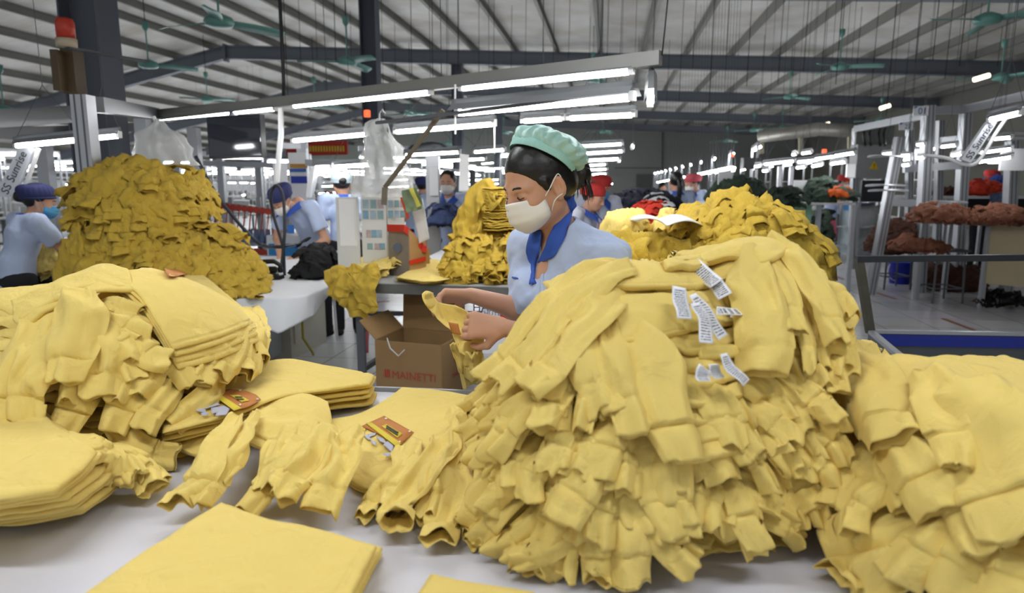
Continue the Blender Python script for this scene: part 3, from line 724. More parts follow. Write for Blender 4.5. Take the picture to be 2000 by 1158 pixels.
# ================================================================== NEAR PACKING TABLE
TTOP = mat('white_table_laminate', '#d3d2da', .35, var=.03, vscale=3)
def table_top_pts():
    a = atZ(430, 738, ZT); b = atZ(2250, 790, ZT); return a, b
ta = atZ(-300, 722, ZT); tb = atZ(2300, 825, ZT)
tbl = empty('packing_table', (0, 1.2, 0), 'large white packing table in front, covered with heaps of yellow sweatshirts', 'table')
d = (tb - ta); d[2] = 0; d /= np.linalg.norm(d); nrm_ = np.array([d[1], -d[0], 0])
q = [ta, tb, tb + nrm_ * 1.55, ta + nrm_ * 1.55]
V = [p + (0, 0, 0) for p in q] + [p - (0, 0, .03) for p in q]
mesh('table_top', V, [(3, 2, 1, 0), (4, 5, 6, 7), (0, 1, 5, 4), (1, 2, 6, 5), (2, 3, 7, 6), (3, 0, 4, 7)], TTOP, tbl, False)
MB().bar(ta + d * .0 + (0, 0, -.012), tb + (0, 0, -.012), .012, .045).build('edge_trim', mat('worn_metal_edge', '#8d9093', .4, .5, var=.15), tbl)
for s_, e_ in ((.15, .1), (.5, .1), (.85, .1), (.15, 1.4), (.5, 1.4), (.85, 1.4)):
    p = ta + (tb - ta) * s_ + nrm_ * e_; MB().box((p[0], p[1], (ZT - .03) / 2), (.05, .05, ZT - .03)).build('leg', GREY, tbl)
# ------------------------------------------------------------------ CENTRE PILE
GC = 'sweatshirts heaped in the centre pile'
cnt = 0
def fill_layers(heap, region, z0, z1, dz, group, lab, M, seed0, amp=.07, ruf=.010, th=None, thr=.90):
    n = int((z1 - z0) / dz); out = []
    for k in range(n):
        z = z0 + dz * (k + .5); 
        cx, cy, rx, ry, h, p, q_, q2 = region
        u = (z - heap.z0) / h; 
        if u >= .985: break
        r = (1 - u ** q2) ** (1 / q_)
        o = slab_ring('sweatshirt', (cx + .01 * n1(k * 3.3, seed0), cy + .01 * n1(k * 2.1, seed0 + 1)), max(rx * r * thr, .06), max(ry * r * thr, .06), z, .08 * n1(k * 1.7, 4), seed0 + k, th=th or dz * 1.25, M=M, amp=amp, ruf=ruf, p=p, droop=.018)
        tag(o, lab % ordn(n - k), 'sweatshirt', group); out.append(o)
    return out
fill_layers(HC, HC.b[0], ZT + .004, ZT + .352, .0125, GC, 'sweatshirt inside left lobe of centre pile, %s layer from top', YEL, 100)
fill_layers(HC, HC.b[1], ZT + .004, ZT + .392, .0125, GC, 'sweatshirt inside right lobe of centre pile, %s layer from top', YEL, 200, thr=.84)
CS = [ # path, lift, mouth, name
 # lowest ones first
 ([(1150, 1010, 60), (1165, 1060, 62), (1165, 1150, 60)], .012, .016, 'cuff pointing straight down at the lower front edge'),
 ([(1225, 985, 70), (1232, 1060, 84), (1240, 1150, 84)], .014, .016, 'wide cuff at the very front of the table edge'),
 ([(1265, 1000, 60), (1300, 1060, 62), (1345, 1110, 60)], .012, .024, 'cuff stretched right onto the white table top'),
 ([(1120, 1020, 55), (1112, 1080, 52), (1105, 1128, 48)], .010, .018, 'narrow cuff left of the straight front cuffs'),
 ([(1090, 1060, 70), (1050, 1095, 84), (1020, 1125, 80)], .012, .014, 'broad cuff at the lower left front edge'),
 ([(1100, 1050, 50), (1060, 1075, 52), (1015, 1092, 50)], .024, .026, 'open cuff pointing left near the lower left front'),
 ([(1010, 960, 55), (975, 1010, 60), (935, 1055, 56)], .016, .014, 'cuff pointing down left at the lower left corner'),
 ([(975, 920, 60), (935, 975, 64), (905, 1035, 55)], .026, .014, 'pointed cuff at the far left foot of the pile'),
 ([(1140, 950, 60), (1110, 1010, 62), (1080, 1065, 55)], .016, .016, 'cuff under the big square open cuff'),
 ([(1250, 900, 80), (1240, 970, 84), (1258, 1030, 78)], .016, .014, 'smooth sleeve between two long front sleeves'),
 ([(1262, 800, 100), (1285, 900, 105), (1300, 985, 98), (1325, 1045, 90)], .026, .014, 'long straight sleeve at the right front corner'),
 ([(1180, 960, 60), (1170, 1010, 66), (1162, 1060, 60)], .024, .016, 'sleeve with a clear seam above the front edge'),
 ([(1150, 900, 80), (1120, 960, 96), (1092, 1020, 92)], .034, .034, 'big square open cuff at mid height of the front'),
 ([(1020, 900, 60), (985, 950, 64), (955, 1000, 60)], .028, .020, 'cuff folded over at the left flank'),
 ([(1060, 900, 60), (1040, 945, 70), (1040, 985, 66)], .034, .016, 'short drooping cuff left of the square open cuff'),
 ([(1210, 880, 60), (1205, 930, 64), (1200, 965, 60)], .034, .018, 'cuff peeking from under the wide flat cuff'),
 ([(1180, 830, 80), (1165, 880, 92), (1150, 935, 92)], .040, .016, 'wide flat cuff in the middle of the front'),
 ([(1100, 830, 55), (1085, 870, 62), (1063, 925, 58)], .040, .014, 'pale narrow cuff in the middle of the front'),
 ([(1010, 830, 60), (975, 875, 62), (945, 915, 56)], .034, .018, 'cuff at the left flank, third from the foot'),
 ([(1010, 800, 60), (965, 815, 52), (915, 845, 48)], .026, .012, 'small cuff sticking out left at mid height'),
 ([(1060, 780, 70), (1010, 825, 76), (965, 885, 72)], .046, .016, 'square cuff hanging at the left flank'),
 ([(985, 740, 60), (950, 770, 44), (912, 800, 38)], .020, .014, 'narrow cuff sticking out at the upper left flank'),
 ([(1030, 740, 50), (980, 775, 50), (940, 815, 46)], .034, .014, 'cuff right below the long left sleeves'),
 ([(1110, 740, 60), (1085, 790, 66), (1070, 850, 64)], .046, .040, 'open cuff gaping to the front under the long sleeves'),
 ([(1160, 750, 50), (1148, 800, 48), (1140, 845, 44)], .046, .014, 'small cuff right of the gaping open cuff'),
 ([(1160, 600, 60), (1130, 680, 66), (1100, 730, 64), (1072, 785, 60)], .044, .018, 'sleeve tucked right of the third long sleeve'),
 ([(1170, 620, 70), (1150, 690, 84), (1165, 760, 86), (1180, 812, 80)], .052, .012, 'sleeve hanging nearly straight in the middle of the top'),
 ([(1195, 600, 70), (1190, 690, 74), (1222, 780, 82), (1232, 850, 78)], .056, .016, 'sleeve with a double seam right of the middle'),
 ([(1205, 570, 90), (1250, 660, 104), (1290, 760, 112), (1312, 850, 104), (1330, 905, 84)], .050, .012, 'broad smooth sleeve running down the right side of the left lobe'),
 ([(1235, 548, 90), (1185, 572, 95), (1135, 648, 98), (1085, 706, 96), (1032, 768, 88)], .066, .022, 'third long sleeve sweeping down left from the top'),
 ([(1240, 535, 80), (1175, 552, 80), (1105, 612, 80), (1040, 690, 80), (972, 760, 72)], .060, .014, 'second long sleeve sweeping down left from the top'),
 ([(1230, 522, 64), (1150, 540, 66), (1080, 582, 66), (1018, 655, 66), (940, 738, 62)], .050, .014, 'outermost long sleeve sweeping down the left flank'),
 # right lobe, low to high
 ([(1400, 960, 60), (1385, 1000, 62), (1385, 1040, 60)], .010, .018, 'single cuff standing on the table below the right lobe'),
 ([(1440, 950, 60), (1448, 1010, 74), (1468, 1070, 74)], .014, .022, 'wide cuff touching the table below the right lobe'),
 ([(1500, 930, 80), (1545, 970, 92), (1575, 1005, 88)], .012, .014, 'broad cuff at the right foot of the right lobe'),
 ([(1520, 980, 50), (1545, 1010, 50), (1560, 1035, 46)], .008, .014, 'cuff lying low at the right foot of the right lobe'),
 ([(1580, 960, 50), (1600, 990, 50), (1612, 1020, 44)], .010, .014, 'lowest cuff beside the right neighbour pile'),
 ([(1460, 880, 50), (1480, 925, 50), (1498, 962, 46)], .018, .014, 'narrow cuff hanging low in the right lobe'),
 ([(1380, 850, 70), (1395, 890, 84), (1412, 940, 82)], .018, .020, 'open cuff low in the valley between the lobes'),
 ([(1560, 810, 40), (1585, 850, 42), (1602, 895, 38)], .016, .018, 'curled narrow cuff at the right flank'),
 ([(1490, 850, 60), (1515, 890, 72), (1542, 925, 68)], .026, .014, 'soft folded cuff low at the right flank'),
 ([(1480, 800, 60), (1508, 840, 64), (1530, 878, 60)], .034, .026, 'open cuff in the middle of the right lobe'),
 ([(1540, 740, 50), (1590, 780, 56), (1632, 830, 50)], .024, .030, 'open cuff sticking out at the right flank'),
 ([(1450, 730, 70), (1490, 770, 82), (1535, 838, 80)], .036, .012, 'flat square cuff under the big hanging cuff'),
 ([(1380, 730, 70), (1400, 800, 84), (1425, 885, 84)], .036, .014, 'wide sleeve hanging in the valley below the care labels'),
 ([(1590, 600, 40), (1605, 660, 34), (1612, 735, 30)], .024, .014, 'thin hanging cuff, right one of a pair'),
 ([(1560, 600, 40), (1572, 660, 34), (1580, 738, 30)], .034, .014, 'thin hanging cuff, left one of a pair'),
 ([(1610, 560, 50), (1640, 590, 46), (1660, 625, 40)], .020, .012, 'corner of a cuff poking out at the right edge'),
 ([(1600, 620, 60), (1640, 680, 70), (1650, 740, 60)], .010, .012, 'limp sleeve lying against the right neighbour pile'),
 ([(1510, 500, 50), (1530, 570, 58), (1548, 660, 56)], .048, .018, 'sleeve hanging right behind the big front sleeve'),
 ([(1500, 468, 60), (1550, 505, 62), (1596, 585, 58), (1630, 680, 54)], .046, .020, 'long sleeve running down the right flank from the top'),
 ([(1470, 490, 80), (1462, 540, 92), (1475, 620, 102), (1485, 690, 108), (1488, 742, 106)], .062, .034, 'big front sleeve with a gaping cuff hanging over the right lobe')]
for k, (pts, lift, mouth, l) in enumerate(CS):
    P0, _ = HC.hit([pts[0][0]], [pts[0][1]])
    sh = newshirt(P0[0], 'centre pile sweatshirt, ' + l, GC)
    px_sleeve(sh, HC, pts, lift=lift, seed=k + 1, mouth=mouth, fold=1.15, sink=.0 if pts[0][1] < 540 else .035)
# more sleeves between them, so that no stack edge lies bare where the photograph shows none
rr_ = random.Random(5); k2 = 0
for k, (pts, lift, mouth, l) in enumerate(CS[:52]):
    if pts[0][1] < 560 or 1190 < pts[0][0] < 1290 and pts[0][1] < 620: continue
    for rep in range(2):
        dx = rr_.uniform(-46, 46); dy = rr_.uniform(-26, 22); ang = rr_.uniform(-.35, .35); x0, y0 = pts[-1][0], pts[-1][1]
        pp = []
        for p in pts:
            ex, ey = p[0] - x0, p[1] - y0
            pp.append((x0 + dx + ex * math.cos(ang) - ey * math.sin(ang), y0 + dy + ex * math.sin(ang) + ey * math.cos(ang), p[2] * rr_.uniform(.85, 1.05)))
        e = pp[-1]
        if e[0] < 895 or e[0] > 1640 or e[1] > 1120 or (1330 < e[0] < 1440 and e[1] < 900): continue
        P0, _ = HC.hit([pp[0][0]], [pp[0][1]]); k2 += 1
        sh = newshirt(P0[0], 'yellow sweatshirt beneath the ' + l, GC)
        if rep: sh['label'] = 'second yellow sweatshirt beneath the ' + l
        px_sleeve(sh, HC, pp, lift=max(.004, lift - rr_.uniform(.006, .014)), seed=k2 + 300, mouth=rr_.uniform(.010, .022), fold=1.3, sink=.035)
FL = [(1600, 700, 1632, 770), (1590, 780, 1640, 850), (1600, 850, 1640, 905), (1590, 900, 1628, 950), (1570, 640, 1640, 690), (1560, 700, 1600, 760), (1550, 880, 1575, 940), (1440, 850, 1470, 900), (1580, 760, 1600, 820)]
for k, (xa, ya, xb, yb) in enumerate(FL):
    P0, _ = HC.hit([xa], [ya]); sh = newshirt(P0[0], 'short cuff at right flank of the centre pile, %s from above' % ordn(k + 1), GC)
    px_sleeve(sh, HC, [(xa, ya, 54), ((xa + xb) / 2 + 4, (ya + yb) / 2 - 6, 56), (xb, yb, 50)], lift=.02, seed=400 + k, mouth=.016, sink=.03, fold=1.3)
# top folded bodies of the centre pile
TOPS = [
 ([[(1062, 556, .012), (1190, 520, .03), (1345, 503, .03)], [(1345, 500, .03), (1350, 540, .03), (1340, 590, .03)], [(1140, 640, .05), (1240, 600, .05), (1340, 590, .03)], [(1062, 556, .012), (1090, 590, .04), (1140, 640, .05)]], 'body folded over the top of the left lobe', 'l'),
 ([[(1180, 520, .05), (1300, 508, .05), (1400, 490, .04), (1530, 476, .03)], [(1530, 476, .03), (1505, 500, .05), (1450, 530, .05)], [(1200, 565, .06), (1320, 570, .055), (1400, 560, .055), (1450, 530, .05)], [(1180, 520, .05), (1185, 540, .06), (1200, 565, .06)]], 'rolled body crossing the valley to the right lobe', 'r'),
 ([[(1290, 505, .07), (1400, 480, .06), (1480, 466, .05), (1545, 486, .04)], [(1545, 486, .04), (1520, 505, .07), (1480, 520, .07)], [(1300, 535, .07), (1380, 520, .075), (1430, 505, .075), (1480, 520, .07)], [(1290, 505, .07), (1292, 520, .07), (1300, 535, .07)]], 'topmost body lying along the ridge of the right lobe', 'r'),
 ([[(1190, 585, .05), (1280, 580, .05), (1350, 575, .05), (1432, 560, .05)], [(1432, 560, .05), (1432, 590, .045), (1425, 625, .04)], [(1215, 680, .05), (1290, 665, .045), (1350, 650, .035), (1425, 625, .04)], [(1190, 585, .05), (1200, 630, .055), (1215, 680, .05)]], 'body folded in the valley right behind the hanging care labels', 'r')]
for k, (E, l, _s) in enumerate(TOPS):
    P0, _ = HC.hit([E[0][0][0]], [E[0][0][1]])
    sh = newshirt(P0[0], 'centre pile sweatshirt, ' + l, GC)
    px_panel(sh, E, HC, th=.012, wr=.011, seed=k + 3, nu=90, nv=46, wscale=9, dirn=(.6, 1.6), hem=[('b', .12)])

for i in range(8):   # ruffled stack edges in the valley below the care labels
    y = 612 + 36 * i; dx = 6 * math.sin(i * 1.7); lf = .030 + .004 * math.sin(i * 2.1)
    E = [[(1296 + dx, y, lf), (1360, y + 6, lf), (1442 + dx, y - 6, lf)], [(1442 + dx, y - 6, lf), (1446, y + 22, lf)], [(1300 + dx, y + 32, lf + .006), (1368, y + 40, lf + .012), (1446, y + 22, lf)], [(1296 + dx, y, lf), (1300 + dx, y + 32, lf + .006)]]
    sh = newshirt(HC.hit([1370], [y])[0][0], 'sweatshirt edge in the valley of the centre pile, %s from the top' % ordn(i + 1), GC)
    px_panel(sh, E, HC, th=.012, wr=.012, seed=40 + i, nu=70, nv=18, wscale=12, dirn=(1.6, .6))
# ------------------------------------------------------------------ care labels of the centre pile
LAB = bpy.data.materials.new('printed_care_label'); LAB.use_nodes = True
nt = LAB.node_tree; b = nt.nodes['Principled BSDF']; b.inputs['Roughness'].default_value = .55
uvn = nt.nodes.new('ShaderNodeUVMap'); sp = nt.nodes.new('ShaderNodeSeparateXYZ'); nt.links.new(uvn.outputs['UV'], sp.inputs['Vector'])
def mth(op, a, b2=None):
    n = nt.nodes.new('ShaderNodeMath'); n.operation = op
    for i, x in enumerate((a, b2)):
        if x is None: continue
        if isinstance(x, (int, float)): n.inputs[i].default_value = x
        else: nt.links.new(x, n.inputs[i])
    return n.outputs[0]
wvn = mth('GREATER_THAN', mth('FRACT', mth('MULTIPLY', sp.outputs['Y'], 17.0)), .42)
nz = nt.nodes.new('ShaderNodeTexNoise'); nz.inputs['Scale'].default_value = 1; mpp = nt.nodes.new('ShaderNodeMapping'); mpp.inputs['Scale'].default_value = (26, 17, 1)
nt.links.new(uvn.outputs['UV'], mpp.inputs['Vector']); nt.links.new(mpp.outputs['Vector'], nz.inputs['Vector'])
ins = mth('MULTIPLY', mth('MULTIPLY', mth('GREATER_THAN', sp.outputs['X'], .16), mth('LESS_THAN', sp.outputs['X'], .86)), mth('MULTIPLY', mth('GREATER_THAN', sp.outputs['Y'], .07), mth('LESS_THAN', sp.outputs['Y'], .94)))
ink = mth('MULTIPLY', mth('MULTIPLY', wvn, mth('GREATER_THAN', nz.outputs['Fac'], .43)), ins)
mxl = nt.nodes.new('ShaderNodeMix'); mxl.data_type = 'RGBA'; mxl.inputs['A'].default_value = hx('#e9eaf0') + (1,); mxl.inputs['B'].default_value = hx('#55565c') + (1,)
nt.links.new(ink, mxl.inputs['Factor']); nt.links.new(mxl.outputs['Result'], b.inputs['Base Color'])
def care_label(parent, heap, pts, lift, seed=0):
    q = smooth_path(np.array([list(p) + [lift + .022] * (4 - len(p)) for p in pts], float), 16)
    P, N = hit_lift(heap, q[:, 0], q[:, 1], q[:, 3]); N = N * 0 + N.mean(0); N /= np.linalg.norm(N[0])
    for _ in range(3): P[1:-1] = (P[:-2] + 2 * P[1:-1] + P[2:]) / 4
    dist = P[:, 1] * math.cos(PITCH) - (P[:, 2] - CAMH) * math.sin(PITCH); w = q[:, 2] * dist / FPX
    T = np.gradient(P, axis=0); T /= np.linalg.norm(T, axis=1)[:, None]; B = np.cross(T, N); B /= np.linalg.norm(B, axis=1)[:, None]
    n = len(P); nu = 5; V = []; 
    for i in range(n):
        for k in range(nu):
            u = k / (nu - 1) - .5; V.append(P[i] + B[i] * w[i] * u + N[i] * .002 * math.sin(i * .5 + seed) * (1 + u))
    V = np.array(V); V2 = V - np.repeat(N, nu, 0) * .0006
    F = []; o = n * nu
    for i in range(n - 1):
        for k in range(nu - 1):
            a = i * nu + k; F += [(a, a + nu, a + nu + 1, a + 1), (a + o, a + 1 + o, a + nu + 1 + o, a + nu + o)]
    ring = [k for k in range(nu)] + [i * nu + nu - 1 for i in range(1, n)] + [(n - 1) * nu + k for k in range(nu - 2, -1, -1)] + [i * nu for i in range(n - 2, 0, -1)]
    for x, y in zip(ring, ring[1:] + ring[:1]): F.append((x, y, y + o, x + o))
    ob = mesh('care_label', np.vstack([V, V2]), F, LAB, parent, True, 'white care label with small print')
    uv = ob.data.uv_layers.new(name='UVMap'); vi = np.zeros(len(ob.data.loops), dtype=np.int32); ob.data.loops.foreach_get('vertex_index', vi)
    vi = vi % o; co = np.stack([(vi % nu) / (nu - 1), (vi // nu) / (n - 1)], 1).astype(np.float32); uv.data.foreach_set('uv', co.ravel())
    return ob
CL = [([(1350, 512, 26), (1372, 532, 30), (1400, 555, 30)], .075, 'upper care label hanging on the ridge'), ([(1368, 530, 24), (1395, 550, 28), (1417, 580, 30)], .068, 'second care label under the upper one'),
 ([(1326, 562, 28), (1330, 590, 30), (1337, 622, 30)], .066, 'single care label hanging in the valley, left of the others'), ([(1352, 575, 20), (1378, 600, 26), (1390, 630, 28), (1414, 657, 28)], .062, 'slanting care label in the cluster'),
 ([(1358, 590, 20), (1374, 620, 26), (1381, 668, 28)], .066, 'straight care label in the cluster'), ([(1400, 605, 22), (1415, 612, 22), (1426, 626, 22)], .050, 'short care label behind the cluster'),
 ([(1378, 718, 28), (1372, 728, 28), (1376, 745, 28)], .052, 'lower care label, left one of the two side by side'), ([(1392, 712, 24), (1398, 726, 24), (1405, 740, 24)], .049, 'lower care label, right one of the two side by side'), ([(1412, 692, 20), (1430, 720, 24), (1458, 748, 26)], .064, 'care label sticking out under the big front cuff')]
for k, (pts, lift, l) in enumerate(CL):
    P0, _ = HC.hit([pts[0][0]], [pts[0][1]]); sh = newshirt(P0[0], 'folded yellow sweatshirt with a %s' % l, GC)
    x, y = pts[0][0], pts[0][1]
    px_panel(sh, [[(x - 50, y - 14, lift - .022), (x, y - 18, lift - .014), (x + 44, y - 16, lift - .022)], [(x + 44, y - 16, lift - .022), (x + 46, y + 4, lift - .022)], [(x - 46, y + 12, lift - .022), (x, y + 6, lift - .010), (x + 46, y + 4, lift - .022)], [(x - 50, y - 14, lift - .022), (x - 46, y + 12, lift - .022)]], HC, th=.010, wr=.006, seed=60 + k, nu=40, nv=14, wscale=14)
    care_label(sh, HC, pts, lift, k)
# ================================================================== RIGHT NEIGHBOUR PILE
GR = 'sweatshirts heaped in the pile at the right edge'
fill_layers(HR, HR.b[0], ZT + .004, ZT + .25, .014, GR, 'folded yellow sweatshirt in the blurred pile at the right edge, %s layer from its top', YEL, 500, thr=.86)
RS = [
 ([(1760, 1010, 120), (1690, 1050, 120), (1625, 1085, 110)], .014, .012, 'flat sleeve at the lower left corner'), ([(1800, 1080, 130), (1720, 1120, 120), (1625, 1140, 110)], .016, .016, 'lowest sleeve at the lower left corner'),
 ([(1900, 1060, 90), (1880, 1110, 100), (1850, 1170, 100)], .016, .016, 'sleeve hanging towards the bottom edge'), ([(1990, 1080, 110), (1980, 1130, 120), (1960, 1200, 120)], .018, .018, 'blurred sleeve in the lower right corner'),
 ([(1830, 1010, 90), (1800, 1070, 100), (1760, 1140, 100)], .022, .02, 'sleeve slanting down left near the bottom'), ([(1720, 960, 50), (1690, 1000, 56), (1692, 1050, 52)], .028, .034, 'rolled up cuff with a round opening'),
 ([(1880, 940, 90), (1900, 1010, 90), (1930, 1090, 90)], .024, .02, 'long sleeve slanting down right near the bottom'),
 ([(1680, 870, 60), (1648, 920, 84), (1632, 1000, 84)], .026, .018, 'cuff at the left flank beside the centre pile'), ([(1700, 900, 60), (1690, 950, 70), (1665, 1005, 70)], .018, .016, 'pointed cuff at the left flank'),
 ([(1730, 860, 60), (1745, 930, 66), (1770, 1000, 66)], .020, .014, 'thin sleeve between the broad ones'),
 ([(1740, 840, 110), (1790, 920, 130), (1850, 1015, 130)], .034, .014, 'broad sleeve with a seam in the middle of the front'),
 ([(1890, 760, 170), (1930, 860, 200), (1985, 960, 220), (2030, 1060, 220)], .044, .014, 'very broad blurred sleeve running into the lower right corner'),
 ([(1800, 730, 90), (1840, 790, 110), (1862, 860, 90), (1870, 925, 60)], .052, .012, 'triangular fold hanging from the top'),
 ([(1655, 690, 110), (1690, 740, 125), (1725, 800, 125), (1748, 880, 112)], .048, .020, 'wide sleeve with an open cuff hanging at the left')]
for k, (pts, lift, mouth, l) in enumerate(RS):
    P0, _ = HR.hit([pts[0][0]], [pts[0][1]]); sh = newshirt(P0[0], 'right edge pile sweatshirt, ' + l, GR)
    px_sleeve(sh, HR, pts, lift=lift, seed=k + 520, mouth=mouth, fold=1.0, sink=.03 if k < 11 else 0, cuff=.05)
E = [[(1640, 712, .04), (1740, 698, .02), (1868, 702, .01)], [(1868, 702, .01), (1940, 745, .01), (2030, 785, .01), (2080, 815, .01)], [(1760, 800, .05), (1860, 830, .05), (1960, 850, .045), (2080, 815, .01)], [(1640, 712, .04), (1690, 745, .045), (1760, 800, .05)]]
P0, _ = HR.hit([1780], [720]); sh = newshirt(P0[0], 'flat yellow sweatshirt lying on top of the pile at the right edge', GR)
px_panel(sh, E, HR, th=.008, wr=.008, seed=71, nu=70, nv=50, wscale=7)
E = [[(1870, 760, .05), (1960, 795, .04), (2060, 830, .03)], [(2060, 830, .03), (2080, 930, .03)], [(1900, 860, .05), (1990, 895, .04), (2080, 930, .03)], [(1870, 760, .05), (1880, 810, .06), (1900, 860, .05)]]
sh = newshirt(P0[0], 'yellow sweatshirt folded over the upper right corner of the right edge pile', GR); px_panel(sh, E, HR, th=.01, wr=.012, seed=75, nu=50, nv=40, wscale=8)

# ================================================================== LEFT DRAPED PILE
GA = 'sweatshirts heaped in the left pile'
fill_layers(HA, HA.b[0], ZT + .004, ZT + .31, .0135, GA, 'folded yellow sweatshirt in the left pile, %s layer from its top', YEL, 600, thr=.9)
AS = [
 ([(330, 760, 50), (300, 800, 54), (278, 846, 56)], .012, .034, 'open cuff at the foot of the pile beside the print shirts'),
 ([(240, 850, 60), (290, 885, 60), (352, 893, 56)], .010, .014, 'cuff pointing right over the white table'), ([(420, 760, 60), (380, 800, 56), (330, 840, 50)], .006, .014, 'sleeve lying low behind the print shirts'),
 ([(470, 640, 60), (450, 700, 62), (420, 745, 56)], .014, .016, 'ruffled cuff at the right foot, left one'), ([(490, 650, 56), (490, 700, 56), (470, 735, 50)], .014, .020, 'ruffled cuff at the right foot, middle one'), ([(498, 630, 46), (506, 670, 46), (505, 705, 42)], .010, .016, 'ruffled cuff at the right foot, right one'), ([(420, 690, 50), (400, 725, 52), (385, 752, 48)], .014, .018, 'ruffled cuff below the hanging hem'),
 ([(320, 690, 50), (350, 725, 54), (372, 758, 50)], .016, .014, 'cuff tucked under the hanging hem'), ([(260, 760, 60), (235, 800, 62), (215, 845, 56)], .014, .016, 'low cuff behind the front stack'), ([(160, 760, 70), (140, 800, 72), (120, 850, 66)], .012, .016, 'low sleeve at the left behind the front stack'),
 ([(60, 740, 70), (30, 790, 72), (10, 830, 70)], .012, .016, 'lowest sleeve at the left edge'),
 ([(300, 720, 50), (285, 748, 52), (262, 775, 48)], .020, .016, 'small cuff near the lower middle'), ([(240, 710, 50), (236, 745, 52), (225, 785, 48)], .022, .018, 'small cuff left of the lower middle'),
 ([(270, 680, 60), (298, 705, 64), (325, 712, 56)], .030, .022, 'cuff opening to the right in the ruffled gap'), ([(225, 690, 50), (250, 715, 54), (262, 745, 50)], .026, .014, 'third ruffled cuff in the gap'), ([(225, 655, 50), (250, 685, 56), (262, 712, 50)], .032, .016, 'second ruffled cuff in the gap'),
 ([(228, 612, 46), (262, 632, 54), (300, 652, 50)], .036, .014, 'upper ruffled cuff in the gap'), ([(214, 590, 40), (240, 600, 46), (275, 612, 44)], .036, .012, 'topmost folded edge in the gap'), ([(218, 640, 40), (240, 655, 46), (268, 672, 44)], .036, .014, 'folded edge halfway in the gap'),
 ([(100, 600, 90), (55, 680, 100), (20, 760, 96), (-5, 830, 90)], .026, .016, 'long sleeve sweeping to the left edge'), ([(120, 620, 90), (85, 700, 96), (62, 770, 92), (50, 830, 86)], .036, .018, 'long sleeve left of the front cuff'),
 ([(196, 592, 80), (204, 660, 86), (200, 720, 86), (192, 780, 82)], .036, .014, 'wide sleeve with a seam right of the front cuff'), ([(160, 700, 40), (150, 740, 44), (140, 785, 40)], .032, .014, 'thin sleeve under the front cuff'),
 ([(163, 572, 96), (150, 640, 104), (138, 700, 86), (128, 752, 66)], .052, .022, 'front sleeve with a narrow cuff hanging over the pile')]
for k, (pts, lift, mouth, l) in enumerate(AS):
    P0, _ = HA.hit([pts[0][0]], [pts[0][1]]); sh = newshirt(P0[0], 'left pile sweatshirt, ' + l, GA)
    px_sleeve(sh, HA, pts, lift=lift, seed=k + 620, mouth=mouth, fold=1.15, sink=.03 if k < 22 else .0)
for j in range(4):
    o = (3 - j); dx, dy = 3 * o, 13 * o
    E = [[(196 + dx, 536 + dy * .3, .035 - .005 * o), (290, 524 + dy * .5, .03), (388, 530 + dy, .025 - .004 * o)], [(388, 530 + dy, .025 - .004 * o), (450, 580 + dy, .03 - .004 * o), (508 + dx * .3, 626 + dy, .028 - .003 * o)], [(338 + dx, 684 + dy, .045 - .006 * o), (420 + dx, 662 + dy, .045 - .005 * o), (508 + dx * .3, 626 + dy, .028 - .003 * o)], [(196 + dx, 536 + dy * .3, .035 - .005 * o), (262 + dx, 570 + dy, .045 - .005 * o), (302 + dx, 626 + dy, .05 - .006 * o), (338 + dx, 684 + dy, .045 - .006 * o)]]
    P0, _ = HA.hit([300], [560]); sh = newshirt(P0[0], 'yellow sweatshirt body with a straight hem draped over the left pile, %s from the top' % ordn(o + 1), GA)
    px_panel(sh, E, HA, th=.006, wr=.005 + .001 * o, seed=80 + j, nu=80, nv=70, wscale=4, hem=[('b', .06)])
OR = mat('orange_print', '#bd7a3c', .8, var=.05); YP = mat('yellow_print', '#d8c23a', .8); LIL = mat('grey_lilac_print', '#b3b3c4', .8); WP = mat('pale_print_star', '#e6d8cc', .8); DKP = mat('dark_print_ink', '#4a4d3a', .8)
px_panel(sh, [[(318, 528, .048), (350, 523, .045), (366, 533, .042)], [(366, 533, .042), (360, 540, .042)], [(330, 540, .05), (360, 540, .042)], [(318, 528, .048), (330, 540, .05)]], HA, th=.0015, wr=0, nu=12, nv=6, M=OR, name='pocket_print', label='orange print patch')
for j in range(3):
    o = 2 - j; E = [[(22 + 6 * o, 588 + 12 * o, .03), (90, 560 + 10 * o, .035), (190, 520 + 8 * o, .034), (250, 530 + 8 * o, .034)], [(250, 530 + 8 * o, .034), (262, 560 + 6 * o, .04)], [(40 + 4 * o, 618 + 12 * o, .03), (100, 588 + 10 * o, .04), (180, 562 + 8 * o, .05), (262, 560 + 6 * o, .04)], [(22 + 6 * o, 588 + 12 * o, .03), (28, 604 + 12 * o, .03), (40 + 4 * o, 618 + 12 * o, .03)]]
    sh = newshirt(HA.hit([100], [575])[0][0], 'yellow sweatshirt spread over the upper left of the left pile, %s from the top' % ordn(o + 1), GA)
    px_panel(sh, E, HA, th=.01, wr=.008, seed=90 + j, nu=80, nv=26, wscale=8)

